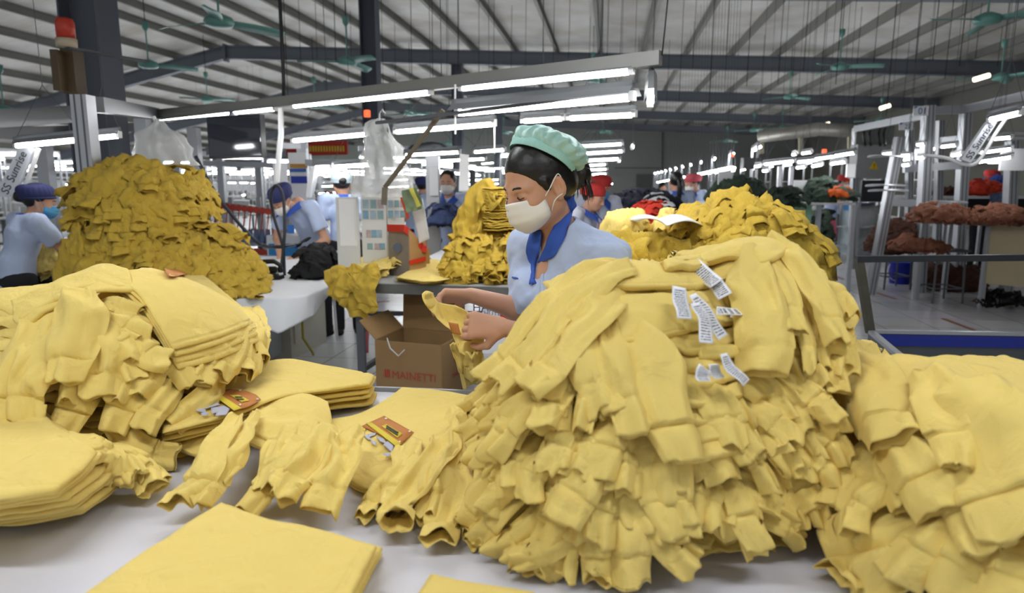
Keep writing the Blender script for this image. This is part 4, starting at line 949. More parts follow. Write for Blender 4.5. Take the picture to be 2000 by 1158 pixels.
# ================================================================== FLAT STACKS ON THE TABLE
def stack(E, n, dh, labels, group, seed=0, jit=5, grow=(0, 0), **kw):
    "E = top garment outline (heights included); n garments below one another"
    out = []; rj = random.Random(seed)
    for k in range(n - 1, -1, -1):
        jx, jy = (0, 0) if k == 0 else (rj.uniform(-jit, jit), rj.uniform(-jit * .6, jit * .6))
        EE = [[(p[0] + jx + grow[0] * k, p[1] + jy + grow[1] * k, max(.004 + .001 * (n - k), p[2] - dh * k)) for p in e] for e in E]
        P0 = atZ(EE[0][0][0], EE[0][0][1], ZT + .01)
        sh = newshirt(P0, labels % ordn(k + 1), group)
        px_panel(sh, EE, None, seed=seed + k, **kw); out.append(sh)
    return out
G1 = 'stack of yellow bodies at the lower left edge'
E = [[(-160, 850, .115), (-40, 790, .125), (60, 798, .12), (120, 840, .12), (190, 884, .115)], [(190, 884, .115), (160, 920, .112), (108, 958, .11)], [(-160, 985, .10), (-60, 985, .105), (20, 975, .11), (108, 958, .11)], [(-160, 850, .115), (-165, 920, .11), (-160, 985, .10)]]
stack(E, 8, .0125, 'yellow sweatshirt body in the stack at the lower left edge, %s from the top', G1, 21, jit=10, grow=(9, 6), th=.012, wr=.005, nu=70, nv=50, hem=[('b', .1)])
rj = random.Random(3)
for k in range(9):   # curled sleeve ends at the right side of that stack
    x = 150 + 14 * k; y = 885 + 5 * k + rj.uniform(-5, 5); h = .10 - .009 * k
    sh = newshirt(atZ(x, y, ZT + .01), 'yellow sweatshirt with curled sleeve end beside the lower left stack, %s from its top' % ordn(k + 1), G1)
    P = np.array([atZ(x - 30, y - 20, ZT + h), atZ(x + 10, y - 6, ZT + h + .006), atZ(x + 44, y + 12, ZT + h * .85), atZ(x + 62, y + 34, ZT + h * .6)]); P = smooth_path(P, 20)
    sleeve_mesh(sh, P, np.full(20, .05), np.tile([-.2, -.4, .85], (20, 1)), seed=700 + k, fold=1.4, th=.016, mouth=.02)
# middle stack with the printed shirt
G2 = 'stack of printed sweatshirts in the middle of the table'
E = [[(289, 757, .075), (380, 752, .085), (470, 722, .085), (553, 704, .085), (640, 716, .08), (731, 733, .07)], [(731, 733, .07), (728, 742, .07), (722, 752, .07)], [(318, 846, .075), (400, 826, .085), (478, 806, .085), (540, 778, .085), (620, 765, .08), (722, 752, .07)], [(289, 757, .075), (312, 772, .08), (316, 800, .08), (318, 846, .075)]]
mid = stack(E, 7, .0105, 'printed yellow sweatshirt in the middle stack, %s from the top', G2, 31, jit=7, grow=(1.5, 7), th=.009, wr=.0035, nu=90, nv=50, wscale=5, hem=[('r', .05)])
top = mid[-1]
def dec(parent, quad, h, M, name, label=None, dz=0, nu=8, nv=6, hp=None):
    a, b, c, d = quad; f = lambda p: (p[0], p[1], h + dz)
    return px_panel(parent, [[f(a), f(b)], [f(b), f(c)], [f(d), f(c)], [f(a), f(d)]], None, th=.0014, wr=0, nu=nu, nv=nv, M=M, name=name, label=label)
def decw(parent, quad, h, M, name, label=None):
    return dec(parent, quad, h, M, name, label)
pk = px_panel(top, [[(412, 768, .099), (450, 760, .099), (480, 763, .099)], [(480, 763, .099), (500, 771, .099), (510, 781, .099)], [(456, 801, .0995), (485, 794, .099), (510, 781, .099)], [(412, 768, .099), (456, 801, .0995)]], None, th=.002, wr=0, nu=16, nv=10, M=OR, name='pocket_print', label='orange printed pocket with pale studs')
dec(pk, [(412, 768), (426, 767), (472, 797), (457, 802)], .1015, YP, 'yellow_band', 'yellow strip of the pocket print')
dec(pk, [(448, 771), (466, 771), (488, 782), (472, 785)], .1015, YP, 'name_plate', 'pale yellow plate of the print')
for q in ((433, 769), (469, 762), (503, 779), (469, 790)): dec(pk, [(q[0] - 3, q[1]), (q[0], q[1] - 2), (q[0] + 3, q[1]), (q[0], q[1] + 2)], .1015, WP, 'printed_stud', nu=3, nv=3)
for i in range(2): dec(pk, [(458 + 3 * i, 774 + 4 * i), (472 + 3 * i, 774 + 4 * i), (474 + 3 * i, 776 + 4 * i), (460 + 3 * i, 776 + 4 * i)], .1035, DKP, 'printed_word', nu=4, nv=3)
for q, M_, nm in (([(366, 790), (408, 780), (412, 786), (372, 795)], YP, 'printed_ruler'), ([(396, 792), (424, 786), (430, 790), (402, 798)], LIL, 'printed_wrench'), ([(380, 794), (400, 796), (403, 806), (384, 803)], LIL, 'printed_wrench'), ([(392, 806), (408, 806), (404, 811), (394, 811)], LIL, 'printed_tool'), ([(412, 796), (440, 792), (450, 798), (414, 808)], LIL, 'printed_wrench'), ([(426, 800), (450, 797), (442, 810), (420, 812)], LIL, 'printed_tool'), ([(383, 778), (391, 777), (393, 783), (386, 784)], LIL, 'printed_screw')):
    dec(top, q, .0985, M_, nm)
# sleeves of the middle stack
HT = Heap(ZT, [(-.35, 1.25, .33, .28, .07, 2, 2.2, 1.4), (-.52, 1.45, .36, .26, .085, 2.2, 2.2, 1.4)])
MS = [([(472, 814, 34), (446, 858, 58), (402, 925, 76), (352, 1000, 72)], .030, .018, 'long sleeve reaching down left onto the white table'), ([(502, 806, 30), (468, 872, 50), (425, 940, 60), (395, 1000, 56)], .022, .020, 'sleeve beside the long one'), ([(480, 870, 50), (450, 920, 50), (430, 965, 46)], .010, .014, 'short sleeve between two long ones'),
 ([(318, 790, 46), (262, 798, 56), (190, 824, 54), (130, 842, 44)], .050, .014, 'sleeve stretching left towards the lower left stack'), ([(560, 900, 60), (520, 960, 66), (480, 1000, 64)], .006, .012, 'sleeve lying low beneath the others'),
 ([(590, 850, 60), (560, 905, 66), (536, 975, 62)], .022, .028, 'sleeve with an open mouth in the bunch'), ([(560, 845, 60), (545, 880, 66), (520, 960, 60)], .014, .014, 'flat sleeve under the open mouth'), ([(640, 830, 60), (620, 890, 70), (580, 940, 68), (556, 988, 60)], .034, .026, 'twisted sleeve in the middle of the bunch'),
 ([(660, 860, 70), (660, 920, 80), (640, 970, 86), (622, 1014, 84)], .022, .016, 'wide cuff lying flat on the table'), ([(690, 840, 50), (680, 880, 56), (664, 940, 60)], .016, .018, 'sleeve next to the neckline of the other printed shirt')]
for k, (pts, lift, mouth, l) in enumerate(MS):
    P0, _ = HT.hit([pts[0][0]], [pts[0][1]]); sh = newshirt(P0[0], 'yellow sweatshirt of the middle stack, ' + l, G2)
    px_sleeve(sh, HT, pts, lift=lift, seed=k + 820, mouth=mouth, fold=1.5, sink=.0, cuff=.046)
for k, (E, l) in enumerate([([[(520, 790, .07), (580, 775, .075), (640, 790, .06)], [(640, 790, .06), (648, 830, .05), (630, 870, .045)], [(490, 850, .06), (560, 875, .06), (630, 870, .045)], [(520, 790, .07), (488, 815, .07), (490, 850, .06)]], 'crumpled body behind the bunch of sleeves'), ([[(480, 840, .06), (560, 815, .06), (630, 830, .05)], [(630, 830, .05), (650, 860, .04)], [(490, 870, .05), (570, 905, .05), (650, 860, .04)], [(480, 840, .06), (478, 856, .055), (490, 870, .05)]], 'curled collar edge in the bunch'), ([[(312, 842, .04), (350, 846, .045), (400, 838, .045), (462, 822, .045)], [(462, 822, .045), (455, 840, .045)], [(318, 862, .03), (370, 885, .03), (420, 880, .04), (455, 840, .05)], [(312, 842, .04), (318, 862, .03)]], 'neck opening under the printed top shirt')]):
    sh = newshirt(atZ(E[0][0][0], E[0][0][1], ZT + .02), 'yellow sweatshirt of the middle stack, ' + l, G2); px_panel(sh, E, None, th=.012, wr=.014, seed=140 + k, nu=60, nv=40, wscale=9)
# second printed shirt
G3 = 'stack of printed sweatshirts next to the centre pile'
E = [[(786, 757, .03), (850, 762, .035), (915, 773, .04)], [(915, 773, .04), (900, 830, .045), (870, 880, .04), (812, 925, .03)], [(634, 822, .03), (668, 885, .03), (684, 938, .02), (740, 957, .02), (812, 925, .03)], [(786, 757, .03), (740, 790, .03), (690, 812, .03), (634, 822, .03)]]
s3 = stack(E, 4, .009, 'printed yellow sweatshirt right beside the centre pile, %s from the top', G3, 41, jit=3, grow=(-.5, 3), th=.008, wr=.003, nu=80, nv=70, wscale=5, hem=[('b', .10), ('t', .04)])
t3 = s3[-1]
pk = dec(t3, [(706, 832), (750, 812), (808, 844), (782, 868)], .0405, OR, 'pocket_print', 'orange printed pocket with pale studs')
dec(pk, [(714, 826), (726, 825), (784, 866), (774, 872)], .0425, YP, 'yellow_band', 'yellow strip of the pocket print'); dec(pk, [(745, 832), (755, 828), (786, 847), (776, 855)], .0425, YP, 'name_plate', 'pale yellow plate of the print')
for i in range(2): dec(pk, [(753 + 1 * i, 836 - 4 * i), (755 + 1 * i, 834 - 4 * i), (778 + 1 * i, 848 - 4 * i), (776 + 1 * i, 850 - 4 * i)], .0445, DKP, 'printed_word', nu=4, nv=3)
for q in ((754, 817), (800, 842), (780, 862)): dec(pk, [(q[0] - 3, q[1]), (q[0], q[1] - 2), (q[0] + 3, q[1]), (q[0], q[1] + 2)], .0425, WP, 'printed_stud', nu=3, nv=3)
for q, M_, nm in (([(689, 838), (714, 836), (714, 841), (695, 845)], YP, 'printed_ruler'), ([(705, 845), (718, 850), (728, 860), (718, 858)], LIL, 'printed_wrench'), ([(718, 848), (736, 844), (732, 850), (720, 854)], LIL, 'printed_wrench'), ([(724, 858), (736, 864), (732, 870), (727, 866)], LIL, 'printed_tool'), ([(734, 852), (750, 856), (754, 866), (742, 862)], LIL, 'printed_tool'), ([(748, 868), (758, 860), (769, 870), (766, 884)], LIL, 'printed_wrench'), ([(746, 886), (755, 884), (766, 884), (758, 892)], LIL, 'printed_wrench')):
    dec(t3, q, .040, M_, nm)
HT3 = Heap(ZT, [(-.14, 1.22, .16, .24, .04, 2, 2.2, 1.4)])
for k, (pts, lift, mouth, l) in enumerate([([(790, 925, 50), (745, 965, 52), (708, 1028, 44)], .004, .018, 'small sleeve end pointing down left'), ([(800, 900, 60), (782, 960, 62), (760, 1010, 66)], .004, .016, 'sleeve tucked beneath the long ones'), ([(895, 820, 60), (850, 900, 68), (795, 980, 74), (768, 1052, 70)], .020, .040, 'long sleeve with a round open mouth'), ([(905, 850, 60), (890, 930, 72), (868, 1000, 80), (850, 1072, 78)], .016, .022, 'long sleeve with a wavy cuff touching the centre pile'), ([(880, 880, 50), (850, 950, 60), (826, 1030, 60)], .010, .016, 'sleeve squeezed between the two long ones')]):
    P0, _ = HT3.hit([pts[0][0]], [pts[0][1]]); sh = newshirt(P0[0], 'yellow sweatshirt beside the centre pile, ' + l, G3); px_sleeve(sh, HT3, pts, lift=lift, seed=k + 860, mouth=mouth, fold=1.6, sink=.008, cuff=.05)
# folded stack at the front edge
G4 = 'stack of folded sweatshirts at the front edge'
E = [[(432, 984, .05), (520, 1015, .055), (620, 1035, .055), (736, 1072, .05)], [(736, 1072, .05), (715, 1110, .05), (670, 1200, .05), (620, 1290, .05)], [(60, 1240, .05), (200, 1280, .055), (420, 1300, .05), (620, 1290, .05)], [(432, 984, .05), (360, 1030, .055), (220, 1125, .055), (60, 1240, .05)]]
stack(E, 5, .0125, 'folded yellow sweatshirt in the large flat stack at the front edge, %s from the top', G4, 51, jit=9, grow=(4, 3), th=.009, wr=.004, nu=90, nv=70, wscale=4, hem=[('r', .07)])
E = [[(845, 1121, .02), (930, 1140, .022), (1045, 1160, .02)], [(1045, 1160, .02), (1040, 1300, .02)], [(760, 1260, .02), (900, 1290, .02), (1040, 1300, .02)], [(845, 1121, .02), (800, 1190, .02), (760, 1260, .02)]]
stack(E, 2, .009, 'folded yellow sweatshirt peeking in at the bottom edge, %s from the top', 'folded sweatshirts at the bottom edge', 55, th=.009, wr=.003, nu=50, nv=40)
# ================================================================== FURNITURE AND CLUTTER
def thing(name, mb, m, label, cat, group=None, smooth=False): return tag(mb.build(name, m, None, smooth), label, cat, group)
def facebox(mb, x0, y0, x1, y1, Y, depth, Y2=None):
    "box whose front face spans the pixel rectangle at distance Y"
    a = atY(x0, y0, Y); b = atY(x1, y1, Y2 or Y); w = math.hypot(b[0] - a[0], b[1] - a[1]); h = abs(a[2] - b[2]); rz = math.atan2(b[1] - a[1], b[0] - a[0])
    c = (a + b) / 2 + np.array([-math.sin(rz), math.cos(rz), 0]) * depth / 2
    return mb.box(c, (w, depth, h), rz=rz)
# ---- table behind with notice board
TZ = .85
tb2 = empty('work_table', atZ(800, 552, TZ) * [1, 1, 0], 'grey work table in the middle with papers and light yellow shirts', 'table')
a = atZ(668, 551, TZ); b = atZ(1500, 575, TZ); dd = (b - a) / np.linalg.norm(b - a); nn = np.array([-dd[1], dd[0], 0]); q = [a, b, b + nn * .95, a + nn * .95]
TT2 = mat('grey_laminate_top', '#a7a8a8', .45, var=.05)
mesh('table_top', [p for p in q] + [p - (0, 0, .025) for p in q], [(0, 1, 2, 3), (7, 6, 5, 4), (0, 4, 5, 1), (1, 5, 6, 2), (2, 6, 7, 3), (3, 7, 4, 0)], TT2, tb2, False)
MB().bar(a - (0, 0, .03), b - (0, 0, .03), .03, .055).build('front_rail', mat('scuffed_steel', '#6b6c69', .5, .4, var=.2, vscale=20), tb2)
for px, dz in ((700, 0), (1180, 0)):
    p = atZ(px, 552 + (px - 700) * .02, TZ)
    m = MB(); m.box((p[0], p[1] + .02, (TZ - .03) / 2), (.045, .045, TZ - .03)); m.build('leg', GREY, tb2)
    p2 = p + nn * .85; MB().box((p2[0], p2[1], (TZ - .03) / 2), (.045, .045, TZ - .03)).build('leg', GREY, tb2)
    MB().bar((p[0], p[1], .32), (p2[0], p2[1], .32), .03, .03).build('cross_bar', GREY, tb2)
MB().bar(atY(706, 612, 4.9), atY(1000, 612, 4.7), .03, .03).build('stretcher', GREY, tb2)
# notice board
BD = mat('board_white', '#d8dad9', .4, var=.03); bo = empty('notice_board', atZ(665, 520, TZ), 'standing white notice board with photo sheets on the work table', 'board')
Yb = 4.42
m = MB(); facebox(m, 655, 385, 704, 524, Yb - .05, .02); m.build('left_panel', mat('clear_sleeve_board', '#cfd2d3', .2, var=.03), bo)
m = MB(); facebox(m, 704, 380, 757, 520, Yb, .02); m.build('middle_panel', BD, bo)
m = MB(); facebox(m, 757, 380, 792, 520, Yb, .02, Yb + .1); m.build('right_panel', BD, bo)
sh_ = [(661, 388, 698, 480, PAPER, 'printed_sheet')]
PH = [mat('photo_print_%d' % i, c, .4, var=.35, vscale=45) for i, c in enumerate(('#7fa6bf', '#9db4c4', '#8aa9b0', '#b7a8ae'))]
for x0, y0, x1, y1, m_, nm in sh_:
    m = MB(); facebox(m, x0, y0, x1, y1, Yb - .053, .002); m.build(nm, m_, bo)
    m = MB(); facebox(m, 692, 396, 696, 470, Yb - .06, .004); m.build('sleeve_fold', WHITE, bo)
k = 0
for (xs, ys, w, h) in (((708, 723, 737), (390, 411), 12, 17), ((715, 725.5, 736), (449,), 10, 15), ((717, 731, 741), (475,), 11, 12), ((758, 770, 781), (391, 411), 10, 14)):
    for y in ys:
        for x in xs:
            k += 1; m = MB(); facebox(m, x, y, x + w, y + h, Yb - .004 if x < 757 else Yb + .0, .003); m.build('photo', PH[k % 4], bo, label='small bluish photo on the board')
# cardboard tray with red edge
tr = empty('magazine_box', atZ(795, 514, TZ), 'cut cardboard file box with red tape edges beside the notice board', 'box')
CD2 = mat('kraft_card', '#b08a58', .8, var=.06); GB = mat('printed_carton_grey', '#8b8278', .6, var=.15, vscale=18)
A1, A2, A3 = atY(760, 512, 4.32), atY(800, 515, 4.2), atY(832, 508, 4.32)
def up(p, z): return np.array([p[0], p[1], z])
zt = lambda px, py, Y: atY(px, py, Y)[2]
m = MB(); m.quad(up(A1, TZ), up(A2, TZ), up(A2, zt(790, 448, 4.2)), up(A1, zt(757, 448, 4.32))); o = m.build('printed_side', GB, tr); o.modifiers.new('s', 'SOLIDIFY').thickness = .006
m = MB(); m.add([up(A2, TZ), up(A3, TZ), up(A3, zt(832, 478, 4.32)), up(A3, zt(832, 478, 4.32)), up(A2, zt(790, 448, 4.2))], [(0, 1, 2, 4)]); o = m.build('cut_side', CD2, tr); o.modifiers.new('s', 'SOLIDIFY').thickness = .006
m = MB(); m.quad(up(A1, TZ), up(A3 + (0, .2, 0), TZ), up(A3 + (0, .2, 0), 1.0), up(A1, 1.1)); o = m.build('back_side', CD2, tr); o.modifiers.new('s', 'SOLIDIFY').thickness = .006
m = MB(); m.bar(atY(757, 445, 4.31), atY(791, 446, 4.19), .008, .045); m.bar(atY(791, 446, 4.19), atY(829, 488, 4.31), .008, .04); m.bar(atY(829, 480, 4.30), atY(829, 492, 4.30), .03, .03); m.bar(atY(800, 513, 4.18), atY(831, 505, 4.3), .008, .025); m.build('red_tape', mat('red_tape', '#c8301f', .5), tr)
m = MB(); m.lathe(up(atY(776, 484, 4.24), zt(776, 484, 4.24)), [(.022, 0), (.03, 0), (.03, .003), (.022, .003)], 20, axis=(-.3, -1, 0)); m.build('round_print', mat('grey_blue_print', '#5c6474', .6), tr)
# papers and hanging items
def sheet(name, pts, Ys, M_, label, cat, group=None, wr=.004, seed=0, par=None, n=16):
    a, b, c, d = [atY(p[0], p[1], y) for p, y in zip(pts, Ys if hasattr(Ys, '__len__') else [Ys] * 4)]
    u = np.linspace(0, 1, n)[None, :, None]; v = np.linspace(0, 1, n)[:, None, None]
    G = (1 - v) * ((1 - u) * a + u * b) + v * ((1 - u) * d + u * c); N = gnormal(G)
    if N[..., 1].mean() > 0: N = -N
    G = G + N * (wr * fbm(G * 9 + seed, seed))[..., None]
    o = shell(name, G, gnormal(G), .0015, M_, par)
    if par is None: tag(o, label, cat, group)
    elif label: o['label'] = label
    return o
BLP = mat('pale_blue_paper', '#8fb4dc', .6)
sheet('paper_sheet', [(803, 397), (826, 388), (839, 466), (818, 476)], [4.25, 4.2, 4.2, 4.25], PAPER, 'white sheets hanging right of the cardboard file box', 'paper', wr=.01)
sheet('paper_sheet', [(800, 402), (810, 398), (822, 470), (812, 466)], [4.27, 4.27, 4.27, 4.27], BLP, 'pale blue sheet behind the hanging white sheets', 'paper', wr=.01)
sheet('green_cloth', [(785, 372), (812, 366), (822, 408), (796, 416)], [4.2, 4.1, 4.1, 4.15], mat('sage_cloth', '#78876a', .9, bump=.3), 'sage green cloth draped over the right end of the notice board', 'cloth', wr=.05, n=24)
sheet('yellow_cloth', [(798, 368), (806, 366), (821, 402), (813, 406)], [4.09, 4.08, 4.06, 4.08], mat('lemon_cloth', '#d4cf62', .9), 'lemon yellow strip on the sage green cloth', 'cloth', wr=.02)
sheet('red_cloth', [(782, 386), (789, 384), (800, 425), (795, 428)], [4.22, 4.22, 4.2, 4.2], mat('orange_red_cloth', '#cf4b2c', .9), 'orange red cloth strip under the sage green cloth', 'cloth', wr=.02)
def flat(name, pts, z, M_, label, cat, th=.002):
    P = [atZ(p[0], p[1], z) for p in pts]; n = len(P)
    m = MB().add(P + [p - np.array([0, 0, th]) for p in P], [tuple(range(n)), tuple(range(2 * n - 1, n - 1, -1))] + [(i, i + n, (i + 1) % n + n, (i + 1) % n) for i in range(n)])
    return thing(name, m, M_, label, cat)
flat('paper_sheet', [(838, 500), (862, 488), (905, 492), (890, 515), (850, 516)], TZ + .004, PAPER, 'white papers lying on the grey table left of the crumpled pile', 'paper')
flat('brown_paper', [(872, 506), (905, 496), (915, 510), (890, 520)], TZ + .006, mat('buff_card', '#c5b49a', .8), 'buff card lying on the white papers', 'card')
# plastic bags
PLB = bpy.data.materials.new('clear_plastic_film'); PLB.use_nodes = True; nt = PLB.node_tree; b_ = nt.nodes['Principled BSDF']
b_.inputs['Base Color'].default_value = (.92, .94, .96, 1); b_.inputs['Roughness'].default_value = .12; b_.inputs['Alpha'].default_value = .42; b_.inputs['Specular IOR Level'].default_value = .8
nn_ = nt.nodes.new('ShaderNodeTexNoise'); nn_.inputs['Scale'].default_value = 9; bb = nt.nodes.new('ShaderNodeBump'); bb.inputs['Strength'].default_value = .6; bb.inputs['Distance'].default_value = .02; nt.links.new(nn_.outputs['Fac'], bb.inputs['Height']); nt.links.new(bb.outputs['Normal'], b_.inputs['Normal'])
def hangbag(c, prof, label, M_, seed, name='plastic_bag', n=40):
    "prof: (z offset, half width x, half depth y, x shift)"
    V = []; pr = smooth_path(np.array(prof, float), 22)
    for z, w, d, sx in pr:
        for k in range(n):
            a = 2 * math.pi * k / n; r = 1 + .16 * float(n1(np.array([math.cos(a) * 3 + seed]), 3)[0]) + .12 * math.sin(a * 7 + z * 9)
            V.append((c[0] + sx + w * r * math.cos(a), c[1] + d * r * math.sin(a), c[2] + z))
    V = np.array(V); V += .022 * np.stack([crest(V * 7 + seed, 3), crest(V * 7 + seed, 5), .3 * crest(V * 9, 7)], -1)
    o = mesh(name, V, grid_faces(22, n), M_, None); return tag(o, label, 'plastic bag')
cb = atY(740, 308, 4.25)
hangbag(cb, [(.23, .02, .02, .0), (.20, .06, .03, -.02), (.05, .10, .06, .0), (-.1, .13, .07, .0), (-.24, .15, .08, 0)], 'long clear plastic bag hanging above the notice board', PLB, 3)
cb2 = atY(770, 320, 4.3); hangbag(cb2, [(.2, .015, .02, -.04), (.1, .05, .03, -.01), (-.05, .07, .05, .02), (-.2, .09, .06, .02)], 'second clear plastic bag hanging right beside the long one', PLB, 6)
cg = atY(750, 285, 4.25); hangbag(cg, [(.13, .02, .015, 0), (.05, .035, .02, 0), (-.05, .045, .02, .0), (-.13, .05, .02, 0)], 'grey green garment inside the long clear bag', mat('grey_green_knit', '#62705f', .9), 9, name='green_garment')['category'] = 'garment'
m = MB(); m.tube([atY(741, 240, 4.2), atY(741, 222, 4.2), atY(747, 215, 4.2), atY(752, 222, 4.2)], .005, 8); thing('metal_hook', m, ALU, 'small hook holding the long clear plastic bag', 'hook')
cw = atY(310, 285, 4.3); hangbag(cw, [(.16, .015, .02, 0), (.10, .07, .04, -.01), (.06, .15, .06, 0), (-.02, .17, .09, .0), (-.12, .18, .1, 0.02)], 'white plastic bag above the tall mustard pile', mat('white_film', '#dfe3e6', .25, alpha=.55, var=.1), 12)
m = MB(); m.tube([atY(303, 262, 4.3), atY(300, 250, 4.3), atY(306, 240, 4.3), atY(300, 228, 4.3)], .012, 8); thing('white_ribbon', m, PAPER, 'twisted white ribbon tying the white bag above the tall pile', 'ribbon')
m = MB(); m.tube([atY(548, 208, 5.5), atY(549, 260, 5.5), atY(545, 300, 5.5), atY(541, 355, 5.5)], .022, 8); thing('white_strap', m, PAPER, 'long white strap hanging between two tube lights left of the middle', 'strap')
m = MB(); m.tube([atY(546, -10, 5.3), atY(551, 90, 5.3), atY(554, 160, 5.3), atY(554, 198, 5.4)], .014, 8); thing('black_cable', m, BLACK, 'black cable dropping from the roof to the joint of two tube lights', 'cable')
m = MB(); m.tube([atY(1305, -10, 3.5), atY(1298, 60, 3.52), atY(1293, 108, 3.55)], .004, 6); thing('hanging_wire', m, BLACK, 'wire holding the right end of the long steel channel', 'wire')
for (x, y0, y1, Y, l) in ((889, 165, 262, 3.9, 'white pull cord beside the brown bar'), (966, 236, 300, 4.7, 'thin white cord left of the mint cap')):
    m = MB(); m.tube([atY(x, y0, Y), atY(x, y1, Y)], .006, 6); thing('pull_cord', m, PAPER, l, 'cord')
# carton
cr_ = empty('cardboard_carton', atY(820, 745, 3.75) * [1, 1, 0], 'open brown cardboard carton under the grey work table', 'carton')
z1 = atY(735, 664, 3.75)[2]; A = atY(733, 664, 3.75); B_ = atY(862, 680, 3.62); C_ = atY(908, 655, 3.95); D_ = A + (C_ - B_)
def cwall(n_, p, q, zt_, m_, th=.006, z0=.0):
    mm = MB(); mm.bar((p[0], p[1], (z0 + zt_) / 2), (q[0], q[1], (z0 + zt_) / 2), th, zt_ - z0); return mm.build(n_, m_, cr_)
cwall('front_side', A, B_, z1, CARD); cwall('right_side', B_, C_, z1, CARD); cwall('back_side', C_, D_, z1, CARD); cwall('left_side', D_, A, z1, CARD)
mm = MB(); P4 = [A, B_, C_, D_]; mm.add([(p[0], p[1], .01) for p in P4], [(0, 1, 2, 3)]); mm.build('bottom', CARD, cr_)
def flap(p, q, off, name='flap'):
    P = [np.array([p[0], p[1], z1]), np.array([q[0], q[1], z1]), np.array([q[0], q[1], z1]) + off, np.array([p[0], p[1], z1]) + off]
    o = MB().add(P, [(0, 1, 2, 3)]).build(name, CARD, cr_); o.modifiers.new('s', 'SOLIDIFY').thickness = .005
flap(C_, D_, np.array([0.0, .05, .2])); flap(D_, A, np.array([-.10, .05, .10])); 
fx = (B_ - A); mid = (A * .5 + B_ * .5); fx[2] = 0; fx /= np.linalg.norm(fx)
RI = mat('red_carton_ink', '#a8402c', .7)
p = A * .42 + B_ * .58; p[2] = zt(805, 735, 3.68); text('brand_lettering', 'MAINETTI', .062, (fx, (0, 0, 1), p - np.array([0, .006, 0])), RI, cr_)
p = A * .83 + B_ * .17; p[2] = zt(752, 731, 3.7); mm = MB()
for i_ in (-1, 0, 1): mm.box(p + fx * i_ * .013 - np.array([0, .006, 0]), (.008, .003, .045), rz=math.atan2(fx[1], fx[0]))
mm.build('printed_emblem', RI, cr_)
fx2 = C_ - B_; fx2[2] = 0; fx2 /= np.linalg.norm(fx2); p = B_ * .45 + C_ * .55; p[2] = zt(875, 690, 3.75)
mm = MB(); off = np.array([fx2[1], -fx2[0], 0]) * .006
for sx_, sz_, w_, h_ in ((0, .03, .07, .003), (0, -.03, .07, .003), (-.035, 0, .003, .06), (.035, 0, .003, .06), (-.012, .005, .014, .03), (.015, .0, .01, .035)): mm.box(p + fx2 * sx_ + (0, 0, sz_) + off, (w_, .002, h_), rz=math.atan2(fx2[1], fx2[0]))
mm.build('handling_symbol', RI, cr_)
p = B_ * .35 + C_ * .65; p[2] = zt(885, 735, 3.75); text('side_lettering', 'MAINETTI', .04, (fx2, (0, 0, 1), p + off), RI, cr_)
m = MB(); m.tube([atY(756, 660, 3.72), atY(762, 680, 3.7), atY(778, 695, 3.68), atY(790, 683, 3.67)], .004, 6); thing('clear_tape', m, PLB, 'loose strip of clear tape hanging over the front of the carton', 'tape')
# items between the arms of the woman
p = atY(972, 612, 3.6); mm = MB(); facebox(mm, 942, 596, 1010, 632, 3.6, .01); sg = tag(mm.build('sign_card', PAPER), 'white card with dark blue letters behind the forearms of the woman', 'sign')
INK = mat('navy_ink', '#27345f', .6); text('lettering', 'HANG', .062, ((1, 0, 0), (0, 0, 1), atY(956, 601, 3.59)), INK, sg); text('lettering', 'CHUYEN', .036, ((1, 0, 0), (0, 0, 1), atY(962, 612, 3.59)), INK, sg)
m = MB(); m.lathe(up(atY(985, 640, 3.5), zt(985, 625, 3.5)), [(.022, 0), (.022, .05), (.018, .055)], 14); thing('red_cap_marker', m, RED, 'red marker standing behind the forearms of the woman', 'marker')
m = MB(); m.lathe(up(atY(997, 640, 3.5), zt(997, 625, 3.5)), [(.012, 0), (.012, .055), (.008, .058)], 14); thing('yellow_marker', m, mat('yellow_plastic', '#e0c81f', .4), 'yellow marker beside the red one', 'marker')
mm = MB(); facebox(mm, 930, 632, 1010, 690, 3.5, .3); thing('white_box', mm, WHITE, 'white box below the forearms of the woman', 'box')
# red tumbler
p = atZ(712, 688, .0); m = MB(); m.lathe((p[0], p[1], 0), [(.035, 0), (.042, .14), (.045, .2), (.05, .2), (.048, .23), (.01, .24)], 20); thing('red_tumbler', m, mat('translucent_red', '#c9505a', .2, alpha=.85), 'red plastic tumbler on the floor behind the table leg', 'tumbler', smooth=True)
# ---- ironing table
IZ = .78
it = empty('ironing_table', atZ(560, 600, 0), 'ironing table covered with white cloth behind the left pile', 'table')
fe = [atZ(x, y, IZ) for x, y in ((120, 590), (430, 585), (500, 583), (560, 581), (610, 573), (650, 556))]; be = [atZ(x, y, IZ) for x, y in ((200, 498), (450, 497), (500, 498), (560, 500), (610, 505), (648, 515))]
fe_ = smooth_path(np.array(fe), 70); be_ = smooth_path(np.array(be), 70)
G = []
for j in range(24):
    v = j / 23; G.append(be_ * (1 - v) + fe_ * v + np.stack([np.zeros(70), np.zeros(70), .004 * n1(np.arange(70) * .3 + j * .4, 5)], 1))
hl = np.interp(fe_[:, 0], [fe_[0, 0], atZ(500, 583, IZ)[0], atZ(546, 583, IZ)[0], atZ(610, 575, IZ)[0], fe_[-1, 0]], [.15, .14, .2, .13, .02])
for j in range(1, 14):
    v = j / 13; w = np.stack([.012 * n1(np.arange(70) * .25, 2) * v, -.03 * math.sin(v * 1.5) + .03 * v * n1(np.arange(70) * .3 + 3, 3), -hl * v + 0 * hl], 1); G.append(fe_ + w)
G = np.array(G); N = gnormal(G); shell('table_cloth', G, N, .004, mat('white_cotton_cloth', '#dcdfe3', .85, bump=.2, var=.02), it)
